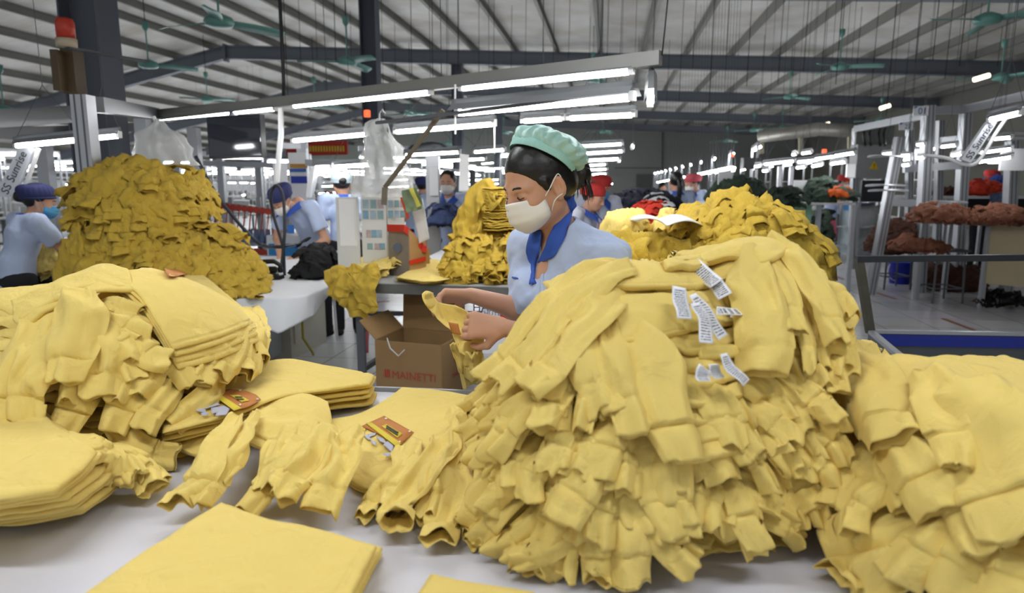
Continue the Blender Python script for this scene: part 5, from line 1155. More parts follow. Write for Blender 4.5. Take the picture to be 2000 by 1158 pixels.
m = MB(); m.add([p - (0, 0, .008) for p in (fe[0], fe[3], fe[5], be[5], be[0])] + [p - (0, 0, .04) for p in (fe[0], fe[3], fe[5], be[5], be[0])], [(0, 1, 2, 3, 4), (9, 8, 7, 6, 5), (0, 5, 6, 1), (1, 6, 7, 2), (2, 7, 8, 3), (3, 8, 9, 4), (4, 9, 5, 0)]); m.build('table_top', GREY, it)
CAB = mat('cream_cabinet_paint', '#c3c1b3', .45, var=.05)
c0 = atZ(570, 700, 0); c1 = atZ(638, 668, 0); c2 = atZ(507, 702, 0); c3 = c1 + c2 - c0
def prism(mb, P, z0, z1_): P = [np.array([p[0], p[1]]) for p in P]; n = len(P); return mb.add([(p[0], p[1], z0) for p in P] + [(p[0], p[1], z1_) for p in P], [tuple(range(n - 1, -1, -1)), tuple(range(n, 2 * n))] + [(i, (i + 1) % n, (i + 1) % n + n, i + n) for i in range(n)])
cab = empty('steel_cabinet', (c0 + c3) / 2, 'cream steel cabinet standing under the ironing table', 'cabinet')
prism(MB(), [c2, c0, c1, c3], .06, .62).build('body', CAB, cab); prism(MB(), [c2 * .98 + c0 * .02, c0, c1, c3], 0, .06).build('plinth', CAB, cab)
fd = (c1 - c0); fn = np.array([fd[1], -fd[0], 0]) / np.linalg.norm(fd)
m = MB(); cc = (c0 + c1) / 2 + fn * .006; m.bar((c0 + fd * .08 + fn * .006) + (0, 0, .34), (c0 + fd * .92 + fn * .006) + (0, 0, .34), .012, .46); m.build('door', CAB, cab)
m = MB(); m.bar(c0 + fd * .2 + fn * .02 + (0, 0, .45), c0 + fd * .2 + fn * .02 + (0, 0, .35), .015, .02); m.build('handle', BLACK, cab)
m = MB(); facebox(m, 488, 618, 512, 716, 5.0, .5); thing('grey_partition', m, mat('cool_grey_panel', '#9aa0a4', .5), 'grey panel under the ironing table next to the left pile', 'panel')
m = MB(); m.tube([atY(590, 625, 5.15), atY(592, 660, 5.1), atY(612, 690, 5.0), atY(612, 694, 5.0)], .01, 8); thing('yellow_hose', m, mat('yellow_hose', '#b8a83a', .5), 'yellow hose hanging in front of the cream cabinet', 'hose')
m = MB(); m.tube([atY(650, 560, 4.5), atY(655, 620, 4.5), atY(659, 665, 4.5)], .01, 8); thing('hanging_string', m, PAPER, 'white cord hanging from the right corner of the ironing table', 'cord')
# iron
ir = empty('steam_iron', atZ(515, 547, IZ), 'black industrial steam iron standing on the white cloth', 'iron')
p = atZ(520, 546, IZ); X_ = np.array([1, .1, 0])
m = MB(); V = []; 
for h_, s_ in ((0.006, 1), (.03, .96), (.05, .7)):
    for u_, w_ in ((-.13, .0), (-.09, .03), (-.03, .05), (.05, .055), (.11, .05)):
        V.append((p[0] + u_ * s_, p[1] - w_ * s_, p[2] + h_))
    for u_, w_ in ((.11, .05), (.05, .055), (-.03, .05), (-.09, .03)): V.append((p[0] + u_ * s_, p[1] + w_ * s_, p[2] + h_))
m.add(V, grid_faces(3, 9)[:, ::-1].tolist() + [tuple(range(9)), tuple(range(26, 17, -1))]); m.build('sole_plate', mat('dark_metal', '#3b3d40', .35, .7), ir)
m = MB(); m.tube([p + (-.07, 0, .05), p + (-.09, 0, .09), p + (-.08, 0, .12), p + (.06, 0, .125), p + (.10, 0, .10), p + (.10, 0, .05)], .016, 10); m.build('handle', BLACK, ir, True)
m = MB(); m.box(p + (.02, 0, .07), (.12, .05, .04), bev=.01); m.build('valve_block', BLACK, ir)
DKB = mat('black_rubber', '#20242e', .45)
m = MB(); m.tube(smooth_path([atY(545, 545, 4.75), atY(552, 500, 4.8), atY(556, 440, 4.85), atY(552, 380, 4.9), atY(538, 362, 4.95), atY(529, 385, 4.95), atY(537, 430, 4.95), atY(552, 480, 4.9), atY(556, 540, 4.8)], 60), .011, 8); thing('steam_hose', m, DKB, 'looped black steam hose standing upright behind the iron', 'hose', smooth=True)
m = MB(); m.tube(smooth_path([atY(382, 305, 5.2), atY(420, 375, 5.2), atY(470, 440, 5.2), atY(510, 478, 5.2), atY(545, 482, 5.0), atY(575, 478, 5.2)], 40), .014, 8); thing('steam_hose', m, DKB, 'dark hose running from the frame down to the ironing table', 'hose', smooth=True)
m = MB()
for k in range(5):
    a0 = RX.uniform(0, 6); m.tube(smooth_path([atZ(585 + 12 * math.cos(a0 + t_ * 1.1) + k * 7, 530 + 6 * math.sin(a0 + t_ * 1.7), IZ + .02 + .006 * k) for t_ in range(8)], 40), .006, 6)
thing('coiled_cord', m, PAPER, 'tangled white cords beside the iron', 'cord', smooth=True)
m = MB(); m.tube(smooth_path([atZ(590, 530, IZ + .02), atZ(615, 520, IZ + .03), atZ(636, 514, IZ + .05), atZ(647, 522, IZ + .03)], 20), .014, 8); thing('white_hose', m, PAPER, 'thick white hose lying at the right end of the ironing table', 'hose', smooth=True)
# ---- spool rack with red discs
rk = empty('spool_rack', atY(480, 480, 7.2) * [1, 1, 0], 'long thread rack with two rows of red discs behind the tall pile', 'rack')
m = MB(); 
for y0 in (397, 484): m.bar(atY(385, y0 - 6, 7.4), atY(566, y0 + 20, 7.0), .05, .04)
m.bar(atY(385, 470, 7.4), atY(566, 478, 7.0), .25, .03)
for x in (392, 450, 505, 560): m.bar(atY(x, 385, 7.2), atY(x, 385, 7.2) * [1, 1, 0], .04, .04)
m.build('rail_frame', mat('light_grey_frame', '#a3a6ab', .4, .3), rk)
SP = mat('blue_grey_spool', '#5f7196', .6); RD = mat('red_disc', '#b23a2b', .5)
for i in range(15):
    x = 398 + i * 11.5; Y = 7.2 - i * .015
    MB().lathe(atY(x, 398 + i * 1.35, Y - .05), [(.0, 0), (.034, 0), (.034, .02), (0, .02)], 16, axis=(0, -1, 0)).build('red_disc', RD, rk)
    MB().tube([atY(x, 404 + i * 1.3, Y - .04), atY(x - 3, 440 + i * 1.2, Y - .04)], .006, 6).build('red_rod', RD, rk)
    MB().lathe(atY(x, 474, Y), [(.03, 0), (.035, .01), (.02, .14), (.015, .14)], 12).build('thread_spool', SP, rk)
    if i > 4: MB().lathe(atY(x, 482 + i * 1.0, Y - .05), [(.0, 0), (.034, 0), (.034, .02), (0, .02)], 16, axis=(0, -1, 0)).build('red_disc', RD, rk)
# machine bench with blue front right of the rack
m = MB(); facebox(m, 520, 460, 590, 520, 6.6, .4); thing('white_machine', m, WHITE, 'white machine body behind the looped hose', 'machine'); m = MB(); facebox(m, 524, 476, 582, 500, 6.55, .03); thing('azure_front', m, mat('azure_panel', '#2e86c9', .4), 'azure blue panel on the white machine behind the hose', 'panel')
# ---- overhead frame at the left
FR = mat('grey_alloy_profile', '#84868a', .4, .4, var=.06)
ps = empty('gantry_post', atY(170, 380, 3.95) * [1, 1, 0], 'tall aluminium profile post left of the tall pile', 'post')
pt = atY(162, 186, 3.95); pb = atY(180, 380, 3.95); 
MB().box((pb[0], pb[1], pt[2] / 2), (.09, .09, pt[2])).build('profile', ALU, ps)
for dx in (-.02, .02): MB().box((pb[0] + dx, pb[1] - .046, pt[2] / 2), (.008, .004, pt[2])).build('groove', GREY, ps)
def obar(name, p, q, Yp, Yq, w, h, label, M_=FR, cat='beam', group=None): m = MB(); m.bar(atY(p[0], p[1], Yp), atY(q[0], q[1], Yq), w, h); return thing(name, m, M_, label, cat, group)
obar('overhead_beam', (185, 204), (300, 222), 4.2, 5.9, .1, .09, 'grey overhead beam from the aluminium post to the steel channel')
obar('overhead_beam', (-20, 232), (150, 222), 4.6, 5.2, .08, .12, 'grey overhead beam at the left edge, upper one')
obar('overhead_beam', (-20, 262), (270, 248), 5.6, 6.6, .08, .08, 'grey overhead beam at the left edge, lower one')
for (x, y0, y1, Y, w, l) in ((278, 232, 300, 6.0, .1, 'grey post right of the tube lights at the left'), (378, 250, 400, 6.5, .09, 'grey post left of the television'), (83, 262, 400, 6.2, .1, 'grey post behind the left lamp arm'), (590, 275, 400, 7.5, .1, 'grey post under the red banner, left'), (600, 300, 380, 8.5, .08, 'grey post under the red banner, right'), (845, 305, 440, 6.5, .12, 'grey post left of the man in the white mask'), (225, 290, 330, 7.0, .06, 'thin post behind the white bag'), (345, 300, 400, 8.0, .06, 'thin post behind the tall pile'), (430, 310, 395, 9.0, .08, 'light post under the television'), (505, 320, 400, 8.6, .07, 'light post behind the looped hose')):
    a = atY(x, y0, Y); m = MB(); m.box((a[0], a[1], a[2] / 2), (w, w, a[2])); thing('support_post', m, ALU, l, 'post')
for (p, q, Yp, Yq, l) in (((200, 290), (400, 300), 7.5, 8.5, 'long rail behind the white bag'), ((380, 318), (600, 325), 8.5, 8.0, 'long rail under the television'), ((540, 285), (600, 285), 7.4, 7.5, 'short bright rail right of the television'), ((600, 318), (720, 318), 6.6, 6.3, 'rail over the white lamp frame'), ((700, 290), (900, 290), 8.5, 9.0, 'rail behind the hanging bag'), ((220, 330), (400, 350), 8.2, 9.5, 'rail behind the tall pile')):
    obar('hanging_rail', p, q, Yp, Yq, .06, .06, l, ALU, 'rail', 'overhead garment rails')
# white lamp frame behind the notice board
m = MB(); m.bar(atY(612, 328, 6.3), atY(603, 385, 6.3), .06, .04); m.bar(atY(622, 328, 6.35), atY(610, 380, 6.35), .02, .02); m.bar(atY(725, 322, 6.2), atY(728, 350, 6.2), .04, .03); thing('slanted_bracket', m, WHITE, 'slanted white lamp frame above the white capped worker', 'frame')
fixture(atY(612, 327, 6.3), atY(650, 325, 6.25), 'short tube light at the left of the white lamp frame', .03)
# television
tv = empty('television', atY(458, 270, 5.3), 'large black television hanging above the ironing table', 'television')
m = MB(); facebox(m, 403, 228, 512, 308, 5.35, .05, 5.15); m.build('housing', BLACK, tv); m = MB(); facebox(m, 405, 231, 510, 303, 5.335, .004, 5.135); m.build('screen', mat('glossy_screen', '#1b2230', .08, spec=.9, var=0), tv)
m = MB(); m.bar(atY(456, 232, 5.3), atY(456, 205, 5.4), .06, .05); m.build('mount', GREY, tv)
# warning lamp and wooden box on the column
wl = empty('warning_lamp', atY(128, 70, 4.6), 'red warning lamp with beige base on the dark steel column', 'lamp')
p = atY(131, 92, 4.6); m = MB(); m.lathe(p, [(.04, 0), (.06, 0), (.062, .05), (.055, .05)], 24); m.build('base', mat('beige_plastic', '#c2b49c', .5), wl, True)
m = MB(); m.lathe(p + (0, 0, .05), [(.054, 0), (.056, .1), (.045, .125), (.0, .13)], 24); m.build('red_dome', RED, wl, True)
m = MB(); m.bar(p - (0, 0, .005), p + (.25, .5, -.005), .06, .012); m.build('bracket', GREY, wl)
m = MB(); facebox(m, 96, 96, 118, 176, 4.7, .12); facebox(m, 116, 94, 150, 182, 4.78, .12); thing('control_box', m, mat('brown_varnish', '#54452f', .5), 'brown box fixed to the dark steel column below the warning lamp', 'box')
# red beacon near the middle column
p = atY(717, 222, 6.5); m = MB(); m.lathe(p, [(.03, -.03), (.03, .03), (.0, .035)], 16); thing('signal_lamp', m, mat('glowing_red', (1, .12, .04), .4, emit=1.2, var=0), 'small glowing red signal lamp left of the hanging bag', 'lamp')
for (x, y, Y, l) in ((1610, 296, 9.5, 'tiny glowing red lamp above the bright light row'), (1430, 303, 12, 'tiny red lamp above the dotted light row')):
    m = MB(); m.lathe(atY(x, y, Y), [(.03, -.03), (.03, .03), (.0, .035)], 12); thing('signal_lamp', m, _M['glowing_red'], l, 'lamp')
# banner
bn = empty('red_banner', atY(620, 290, 9), 'red banner with yellow letters under the roof left of the bag', 'banner')
m = MB(); facebox(m, 558, 278, 678, 302, 9, .02, 8.6); m.build('cloth', mat('banner_red', '#b5382a', .7), bn)
for i in range(13): m = MB(); facebox(m, 604 + i * 5.4, 285, 608 + i * 5.4, 296, 8.80 - i * .017, .01); m.build('letter_mark', mat('banner_yellow', '#d9b13a', .7), bn)
# poster wall behind the man who irons
po = empty('poster_display', atY(560, 390, 6.9) * [1, 1, 1], 'white poster panel with blue prints behind the masked man at the ironing table', 'poster')
m = MB(); facebox(m, 562, 298, 602, 400, 6.9, .02); m.build('panel', PAPER, po)
for (a0, b0, c0_, d0, M_) in ((566, 320, 600, 328, mat('ochre_print', '#b8873a', .6)), (566, 329, 598, 336, mat('blue_print', '#3a62b0', .6)), (568, 344, 600, 358, mat('deep_blue_print', '#2b3fa8', .6))): m = MB(); facebox(m, a0, b0, c0_, d0, 6.89, .004); m.build('print_block', M_, po)
sheet('paper_sheet', [(532, 318), (562, 318), (562, 395), (536, 395)], 6.6, PAPER, 'white sheet hanging behind the looped hose', 'paper')
sheet('paper_sheet', [(140, 336), (176, 338), (177, 364), (142, 362)], 5.4, PAPER, 'white card with a purple square beside the aluminium post', 'card'); m = MB(); facebox(m, 146, 343, 156, 350, 5.38, .004); tag(m.build('purple_square', mat('purple_print', '#5b48b0', .6)), 'purple square on the white card beside the post', 'print')
m = MB()
for i in range(5): m.bar(atY(141, 382 + i * 11, 5.6), atY(170, 380 + i * 11, 5.6), .012, .012)
for x in (141, 155, 170): m.bar(atY(x, 380, 5.6), atY(x, 428, 5.6), .012, .012)
thing('green_basket', m, mat('green_plastic', '#4fae45', .4), 'light green wire basket left of the tall pile', 'basket')
sheet('hanging_sheet', [(898, 300), (916, 302), (916, 375), (896, 374)], 5.8, PAPER, 'white hanging sheets above the man in the white mask', 'paper', wr=.02)
sheet('hanging_sheet', [(917, 332), (928, 332), (929, 362), (918, 364)], 5.9, mat('charcoal_card', '#3a3d42', .7), 'dark hanging strip beside the white hanging sheets', 'strip', wr=.01)
hp = atY(860, 372, 6.4); m = MB(); facebox(m, 838, 325, 856, 382, 6.4, .02); thing('poster_board', m, PAPER, 'white poster board on the post left of the man in the white mask', 'poster')
hangbag(atY(835, 292, 7.5), [(.08, .02, .05, 0), (.04, .16, .1, 0), (-.06, .2, .12, 0)], 'dark bulky sack stored on the rail behind the brown bar', mat('dark_sack', '#3f4347', .6), 22, name='dark_sack')['category'] = 'sack'
# ---- lamp arms with name plates
def arm(q4, Y, label, tp, size, tilt):
    o = empty('lamp_holder_unit', atY(q4[0][0], q4[0][1], Y), label, 'lamp arm')
    P = [atY(p[0], p[1], Y) for p in q4]; m = MB(); m.add([p for p in P] + [p + (0, .03, 0) for p in P], [(0, 1, 2, 3), (7, 6, 5, 4), (0, 4, 5, 1), (1, 5, 6, 2), (2, 6, 7, 3), (3, 7, 4, 0)]); m.build('name_plate', mat('arm_white', '#cfd3db', .4), o)
    ax = (P[0] + P[1] - P[2] - P[3]); c = (P[0] + P[1] + P[2] + P[3]) / 4; ax /= np.linalg.norm(ax); y_ = np.cross(ax, (0, 1, 0)); y_ = -np.cross(ax, np.array([0, -1, 0]))
    side = P[0] - P[1]; side /= np.linalg.norm(side)
    text('lettering', tp, size, (ax, side, c - np.array([0, .003, 0])), mat('dark_grey_ink', '#43464d', .5), o); return o
la = arm([(36, 289), (66, 289), (24, 385), (-12, 385)], 4.5, 'slanted white lamp arm with grey lettering at the left edge', 'SS Sunrise', .075, 0)
MB().bar(atY(76, 290, 4.5), atY(46, 375, 4.5), .02, .02).build('strut', WHITE, la)
rb_ = arm([(1929, 238), (1948, 238), (1897, 318), (1878, 311)], 4.6, 'slanted white lamp arm with grey lettering at the right edge', 'SS Sunrise', .062, 0)
MB().tube(smooth_path([atY(1808, 303, 4.7), atY(1850, 309, 4.7), atY(1880, 320, 4.65), atY(1905, 320, 4.6), atY(1925, 295, 4.6), atY(1945, 260, 4.6), atY(1966, 230, 4.6)], 40), .012, 10).build('bent_tube', WHITE, rb_, True)
# ---- aluminium frames at the right
def post(x0, y0, x1, y1, Y, w, label, Y1=None):
    a = atY(x0, y0, Y); b = atY(x1, y1, Y1 or Y); d_ = (b - a); s_ = -a[2] / d_[2] if abs(d_[2]) > 1e-6 else 1; f = a + d_ * s_
    o = empty('alloy_post', f, label, 'post', 'aluminium posts at the right'); MB().bar(a, f, w, w, up=(0, 1, 0)).build('profile', ALU, o)
    for dx in (-w * .22, w * .22): MB().bar(a + (dx, -w / 2 - .001, 0), f + (dx, -w / 2 - .001, 0), w * .1, .003, up=(0, 1, 0)).build('groove', GREY, o)
post(1814, 206, 1800, 470, 9.0, .12, 'tall aluminium post carrying the 01 sign'); post(1757, 268, 1732, 400, 8.8, .10, 'leaning aluminium post left of the 01 sign')
post(1837, 235, 1832, 405, 9.8, .09, 'thin aluminium post right of the 01 sign'); post(1887, 215, 1876, 405, 9.2, .115, 'aluminium post left of the right lamp arm'); post(1978, 270, 1972, 410, 9.0, .12, 'aluminium post at the right edge')
post(1777, 250, 1775, 440, 10.2, .085, 'aluminium post under the 27 sign'); post(1673, 250, 1664, 470, 11.6, .10, 'aluminium post at the left of the control cabinet')
for (p, q, Yp, Yq, l) in (((1672, 252), (1812, 224), 11.4, 9.0, 'aluminium beam above the control cabinet'), ((1820, 216), (1888, 214), 9.0, 9.2, 'short beam right of the 01 sign'), ((1885, 214), (2010, 186), 9.2, 8.0, 'long beam running out at the right edge'), ((1765, 330), (1880, 322), 9.3, 9.2, 'middle cross beam between the aluminium posts'), ((1836, 276), (1880, 272), 9.8, 9.4, 'short upper cross beam'), ((1740, 395), (1870, 400), 9.6, 9.3, 'lower cross beam of the frames')):
    obar('alloy_beam', p, q, Yp, Yq, .08, .10, l, ALU, 'beam', 'aluminium beams at the right')
def sign(x0, y0, x1, y1, Y, s, label, size):
    m = MB(); facebox(m, x0, y0, x1, y1, Y, .01); o = tag(m.build('number_sign', PAPER), label, 'sign'); text('number', s, size, ((1, 0, 0), (0, 0, 1), atY((x0 + x1) / 2 + 3, (y0 + y1) / 2 + 1, Y - .004)), mat('sign_blue', '#2a62a8', .5), o)
    m = MB(); a = atY(x0 + 1, y0 + 1, Y - .004); m.add([a, a + (.05, 0, 0), a + (0, 0, -.03)], [(0, 2, 1)]); m.build('blue_corner', mat('sign_blue', '#2a62a8', .5), o)
sign(1785, 207, 1813, 226, 8.9, '01', 'white sign with the number 01 on the aluminium post', .115); sign(1757, 239, 1783, 254, 9.6, '27', 'white sign with the number 27 behind the cabinet', .09)
cc_ = empty('control_cabinet', atY(1705, 350, 11.2) * [1, 1, 0], 'grey electrical control cabinet with a yellow warning triangle', 'cabinet')
m = MB(); facebox(m, 1676, 282, 1742, 348, 11.2, .25); m.build('body', mat('cabinet_grey', '#8f9292', .5), cc_); m = MB(); facebox(m, 1674, 246, 1744, 283, 11.3, .04); m.build('cable_plate', mat('cabinet_grey2', '#7c7f7e', .5), cc_)
for x in (1688, 1699, 1717, 1727): MB().tube(smooth_path([atY(x + 2, 250, 11.2), atY(x - 1, 262, 11.1), atY(x + 1, 278, 11.1), atY(x + 2, 284, 11.2)], 12), .018, 8).build('black_cable', BLACK, cc_)
a = atY(1708, 314, 11.18); m = MB(); m.add([a, a + (-.08, 0, -.13), a + (.08, 0, -.13)], [(0, 1, 2)]); m.build('warning_triangle', mat('warning_yellow', '#d8b21c', .5), cc_)
text('danger_bolt', '!', .11, ((1, 0, 0), (0, 0, 1), a + (0, -.004, -.085)), BLACK, cc_)
m = MB(); facebox(m, 1684, 352, 1728, 394, 10.6, .05); thing('black_screen', m, BLACK, 'black flat screen below the control cabinet', 'screen')
# wire loops
for k, (x, y, Y) in enumerate(((1735, 305, 8.6), (1730, 362, 8.6), (1735, 372, 8.6), (1850, 395, 8.6), (1990, 262, 8.2), (1992, 272, 8.2))):
    m = MB(); c = atY(x, y, Y); m.tube([c + (.24 * math.cos(t_), .14 * math.sin(t_), .01 * math.sin(2 * t_)) for t_ in np.linspace(0, 2 * math.pi, 26)], .009, 6); thing('wire_ring', m, ALU, 'bent wire ring on the aluminium frames, %s from the left' % ordn(k + 1), 'ring', 'wire rings on the right frames')
# glass cabinet
gc = empty('display_cabinet', atZ(1668, 516, 0), 'grey framed glass cabinet with a poster on its side', 'cabinet')
g0, g1, g2 = atZ(1655, 512, 0), atZ(1637, 505, 0), atZ(1720, 500, 0); g0 = atZ(1668, 516, 0); zt_ = 1.12
for p in (g0, g1, g2): MB().box((p[0], p[1], zt_ / 2), (.05, .05, zt_)).build('corner_post', ALU, gc)
MB().bar(g1 + (0, 0, .6), g0 + (0, 0, .6), .01, .95).build('poster_side', mat('poster_pale', '#b5c3c9', .5, var=.1), gc)
MB().bar(g1 * .9 + g0 * .1 + (-.01, -.02, 1.0), g0 * .9 + g1 * .1 + (-.01, -.02, 1.0), .01, .12).build('poster_title', mat('azure_panel', '#2e86c9', .4), gc)
MB().bar(g0 + (0, 0, .55), g2 + (0, 0, .55), .008, .95).build('glass_side', mat('cabinet_glass', '#a9b1b6', .1, alpha=.86, var=.3), gc)
for z in (.3, .65, 1.1): MB().bar(g0 + (0, .2, z), g2 + (0, .2, z), .5, .02).build('shelf', ALU, gc)
# ---- right: machine table, stools, bucket
MT = empty('machine_table', atZ(1940, 600, 0), 'grey machine table with a beige side panel at the right edge', 'table')
zt1 = atY(1940, 436, 7.7)[2]; a = np.array([atY(1802, 425, 8.4)[0], 8.4, zt1]); b = np.array([atY(2050, 440, 7.4)[0], 7.4, zt1]); dd = (b - a) / np.linalg.norm(b - a); nn = np.array([-dd[1], dd[0], 0]); q = [a, b, b + nn * .9, a + nn * .9]
mesh('table_top', [p for p in q] + [p - (0, 0, .04) for p in q], [(0, 1, 2, 3), (7, 6, 5, 4), (0, 4, 5, 1), (1, 5, 6, 2), (2, 6, 7, 3), (3, 7, 4, 0)], mat('cool_grey_panel', '#9aa0a4', .5), MT, False)
for f in (.01, .56): p = a + (b - a) * f; MB().box((p[0], p[1], zt1 / 2 - .02), (.05, .05, zt1 - .04)).build('leg', ALU, MT); p = p + nn * .85; MB().box((p[0], p[1], zt1 / 2 - .02), (.05, .05, zt1 - .04)).build('leg', ALU, MT)
p = a + (b - a) * .58; MB().bar(p + (0, 0, -zt1 / 2 + .02 + .12), b + (0, 0, -zt1 / 2 + .02 + .12), .03, zt1 - .3).build('side_panel', mat('beige_board', '#b7aa88', .6, var=.05), MT)
def stool(x, y, label, h=.62, w=.36):
    p = atZ(x, y, 0); o = empty('stool', p, label, 'stool'); 
    for sx in (-1, 1):
        for sy in (-1, 1): MB().tube([p + (sx * w / 2, sy * w / 2, 0), p + (sx * w / 2 * .92, sy * w / 2 * .92, h)], .013, 8).build('leg', GREY, o)
    for sy in (-1, 1): MB().bar(p + (-w / 2, sy * w / 2, .18), p + (w / 2, sy * w / 2, .18), .015, .015).build('stretcher', GREY, o)
    for sx in (-1, 1): MB().bar(p + (sx * w / 2, -w / 2, .18), p + (sx * w / 2, w / 2, .18), .015, .015).build('stretcher', GREY, o)
    MB().box(p + (0, 0, h + .015), (w + .06, w + .06, .03), bev=.01).build('seat', GREY, o); return p + np.array([0, 0, h + .03])
st1 = stool(1738, 562, 'low metal stool under the dark brown bundle', .5); st2 = stool(1832, 588, 'metal stool in front of the grey machine table', .62)
bu = empty('blue_bucket', atZ(1756, 553, 0), 'blue plastic bucket with a white handle on the tiled floor', 'bucket'); p = atZ(1756, 553, 0)
MB().lathe(p, [(.0, .0), (.13, 0), (.17, .3), (.185, .3), (.185, .32), (.165, .32), (.125, .02), (0, .02)], 28).build('bucket_body', mat('blue_plastic', '#3040c8', .35), bu, True)
MB().tube(smooth_path([p + (-.17, -.02, .28), p + (-.24, -.1, .16), p + (-.2, -.16, .08), p + (-.12, -.14, .05)], 12), .006, 6).build('handle', PAPER, bu)
TP = mat('brown_floor_tape', '#8a5a40', .6)
for k, (x0, y0, x1, y1) in enumerate(((1711, 571, 1750, 584), (1842, 622, 1903, 645), (1893, 588, 1922, 594), (1625, 537, 1650, 546), (1582, 520, 1602, 526), (735, 590, 760, 588))):
    a, b = atZ(x0, y0, .002), atZ(x1, y1, .002); m = MB(); m.bar(a, b, .05, .003); thing('floor_tape', m, TP, 'brown tape mark on the white tiled floor, %s of the six counted from the right' % ordn([3, 1, 2, 4, 5, 6][k]), 'floor tape', 'tape marks on the floor')
# trolley
TRM = mat('dark_trolley_steel', '#3a3d40', .45, .5, var=.15); trl = empty('trolley', atY(1850, 660, 3.4) * [1, 1, 0], 'steel trolley with a tall black rail and blue inner edge behind the right pile', 'trolley')
z0 = atY(1700, 650, 3.3)[2]; a = atY(1700, 650, 3.3); b = np.array([a[0] + 1.4, 3.18, z0]); c = atY(1760, 712, 2.78); c[2] = z0; d_ = b + (c - a)
MB().bar(atY(1672, 506, 3.3), atY(2100, 502, 3.25), .035, .03).build('top_rail', TRM, trl); MB().bar(atY(1677, 506, 3.3), a, .035, .035, up=(0, 1, 0)).build('rail_post', mat('rusty_post', '#5d5a4e', .6, .3, var=.2, vscale=20), trl)
def tw(n_, p, q, zt_, zb, m_, th=.02): MB().bar(np.array([p[0], p[1], (zt_ + zb) / 2]), np.array([q[0], q[1], (zt_ + zb) / 2]), th, zt_ - zb).build(n_, m_, trl)
BLU = mat('trolley_blue', '#26369c', .5); GRP = mat('trolley_grey_panel', '#5b5f62', .5, var=.08)
tw('back_wall', a, b, z0, .35, GRP); tw('left_wall', a, c, z0, .35, GRP); tw('right_wall', b, d_, z0, .35, GRP); tw('back_edge', a + (0, -.013, 0), b + (0, -.013, 0), z0 - .005, z0 - .06, BLU, .006); tw('left_edge', a + (.013, 0, 0), c + (.013, 0, 0), z0 - .005, z0 - .04, BLU, .006)
MB().bar(a + (0, 0, .008), b + (0, 0, .008), .03, .016).build('rim', ALU, trl); MB().bar(a + (0, 0, .008), c + (0, 0, .008), .03, .016).build('rim', ALU, trl)
MB().add([(p[0], p[1], .36) for p in (a, b, d_, c)], [(0, 1, 2, 3)]).build('floor_panel', GRP, trl)
for p in (a, b, c, d_): MB().lathe((p[0], p[1] - .02, .08), [(.0, 0), (.08, 0), (.08, .03), (0, .03)], 18, axis=(0, 1, 0)).build('wheel', BLACK, trl); MB().bar((p[0], p[1], .12), (p[0], p[1], .36), .03, .03).build('wheel_fork', GREY, trl)
# ================================================================== HEAPS OF GARMENTS FURTHER BACK
def world_sleeve(heap, x, y, dirv, length, w, lift, seed, parent, M, n=18, **kw):
    P = []; ds = length / (n - 1); d = np.array(dirv, float); d /= np.linalg.norm(d) + 1e-9; p = np.array([x, y], float)
    for i in range(n):
        h = float(heap.H(np.array([p[0]]), np.array([p[1]]))[0]); P.append([p[0], p[1], h])
        e = .012; gx = float(heap.H(np.array([p[0] + e]), np.array([p[1]]))[0] - heap.H(np.array([p[0] - e]), np.array([p[1]]))[0]) / (2 * e); gy = float(heap.H(np.array([p[0]]), np.array([p[1] + e]))[0] - heap.H(np.array([p[0]]), np.array([p[1] - e]))[0]) / (2 * e)
        g = np.array([gx, gy]); gn = np.linalg.norm(g)
        if gn > .15: dn = -g / gn; d = d * .75 + dn * .25; d /= np.linalg.norm(d)
        sl = abs(g @ d); p = p + d * ds / math.sqrt(1 + min(sl, 6) ** 2)
    P = np.array(P); N = heap.normal(P)
    for _ in range(2): P[1:-1] = (P[:-2] + 2 * P[1:-1] + P[2:]) / 4
    # drop limit: cloth hangs on below the foot of the heap only to its base
    P = P + N * (lift * np.clip(np.linspace(-.6, 1.6, n), -.6, 1))[:, None]
    return sleeve_mesh(parent, P, np.full(n, w), N, seed, M=M, **kw)
def rag(heap, x, y, size, lift, seed, parent, M, rot=0, n=14):
    "crumpled body of a garment thrown on the heap"
    u, v = np.meshgrid(np.linspace(-1, 1, n), np.linspace(-1, 1, n)); c, s = math.cos(rot), math.sin(rot)
    wob = 1 + .25 * n1(np.arctan2(v, u) * 1.5 + seed, 5)
    g = np.array([float(heap.H(np.array([x + .02]), np.array([y]))[0] - heap.H(np.array([x - .02]), np.array([y]))[0]) / .04, float(heap.H(np.array([x]), np.array([y + .02]))[0] - heap.H(np.array([x]), np.array([y - .02]))[0]) / .04])
    gn = np.linalg.norm(g) + 1e-6; dn = g / gn; k = 1 / math.sqrt(1 + min(gn, 5) ** 2)
    X = (u * c - v * s) * size[0] * wob; Y = (u * s + v * c) * size[1] * wob
    al = X * dn[0] + Y * dn[1]; X = X + dn[0] * al * (k - 1); Y = Y + dn[1] * al * (k - 1)
    x_, y_ = x + X, y + Y; z = heap.H(x_.ravel(), y_.ravel()).reshape(x_.shape); G = np.stack([x_, y_, z], -1)
    N = heap.normal(G.reshape(-1, 3)).reshape(G.shape)
    q = G * 11 + seed * 2.3
    G = G + N * (lift + .6 * lift * v[..., ] * 0 + size[0] * (.34 * crest(q, seed) + .16 * crest(G * 27 + seed, seed + 2, 1)))[..., None]
    return shell('body', G, gnormal(G), .008, M, parent)
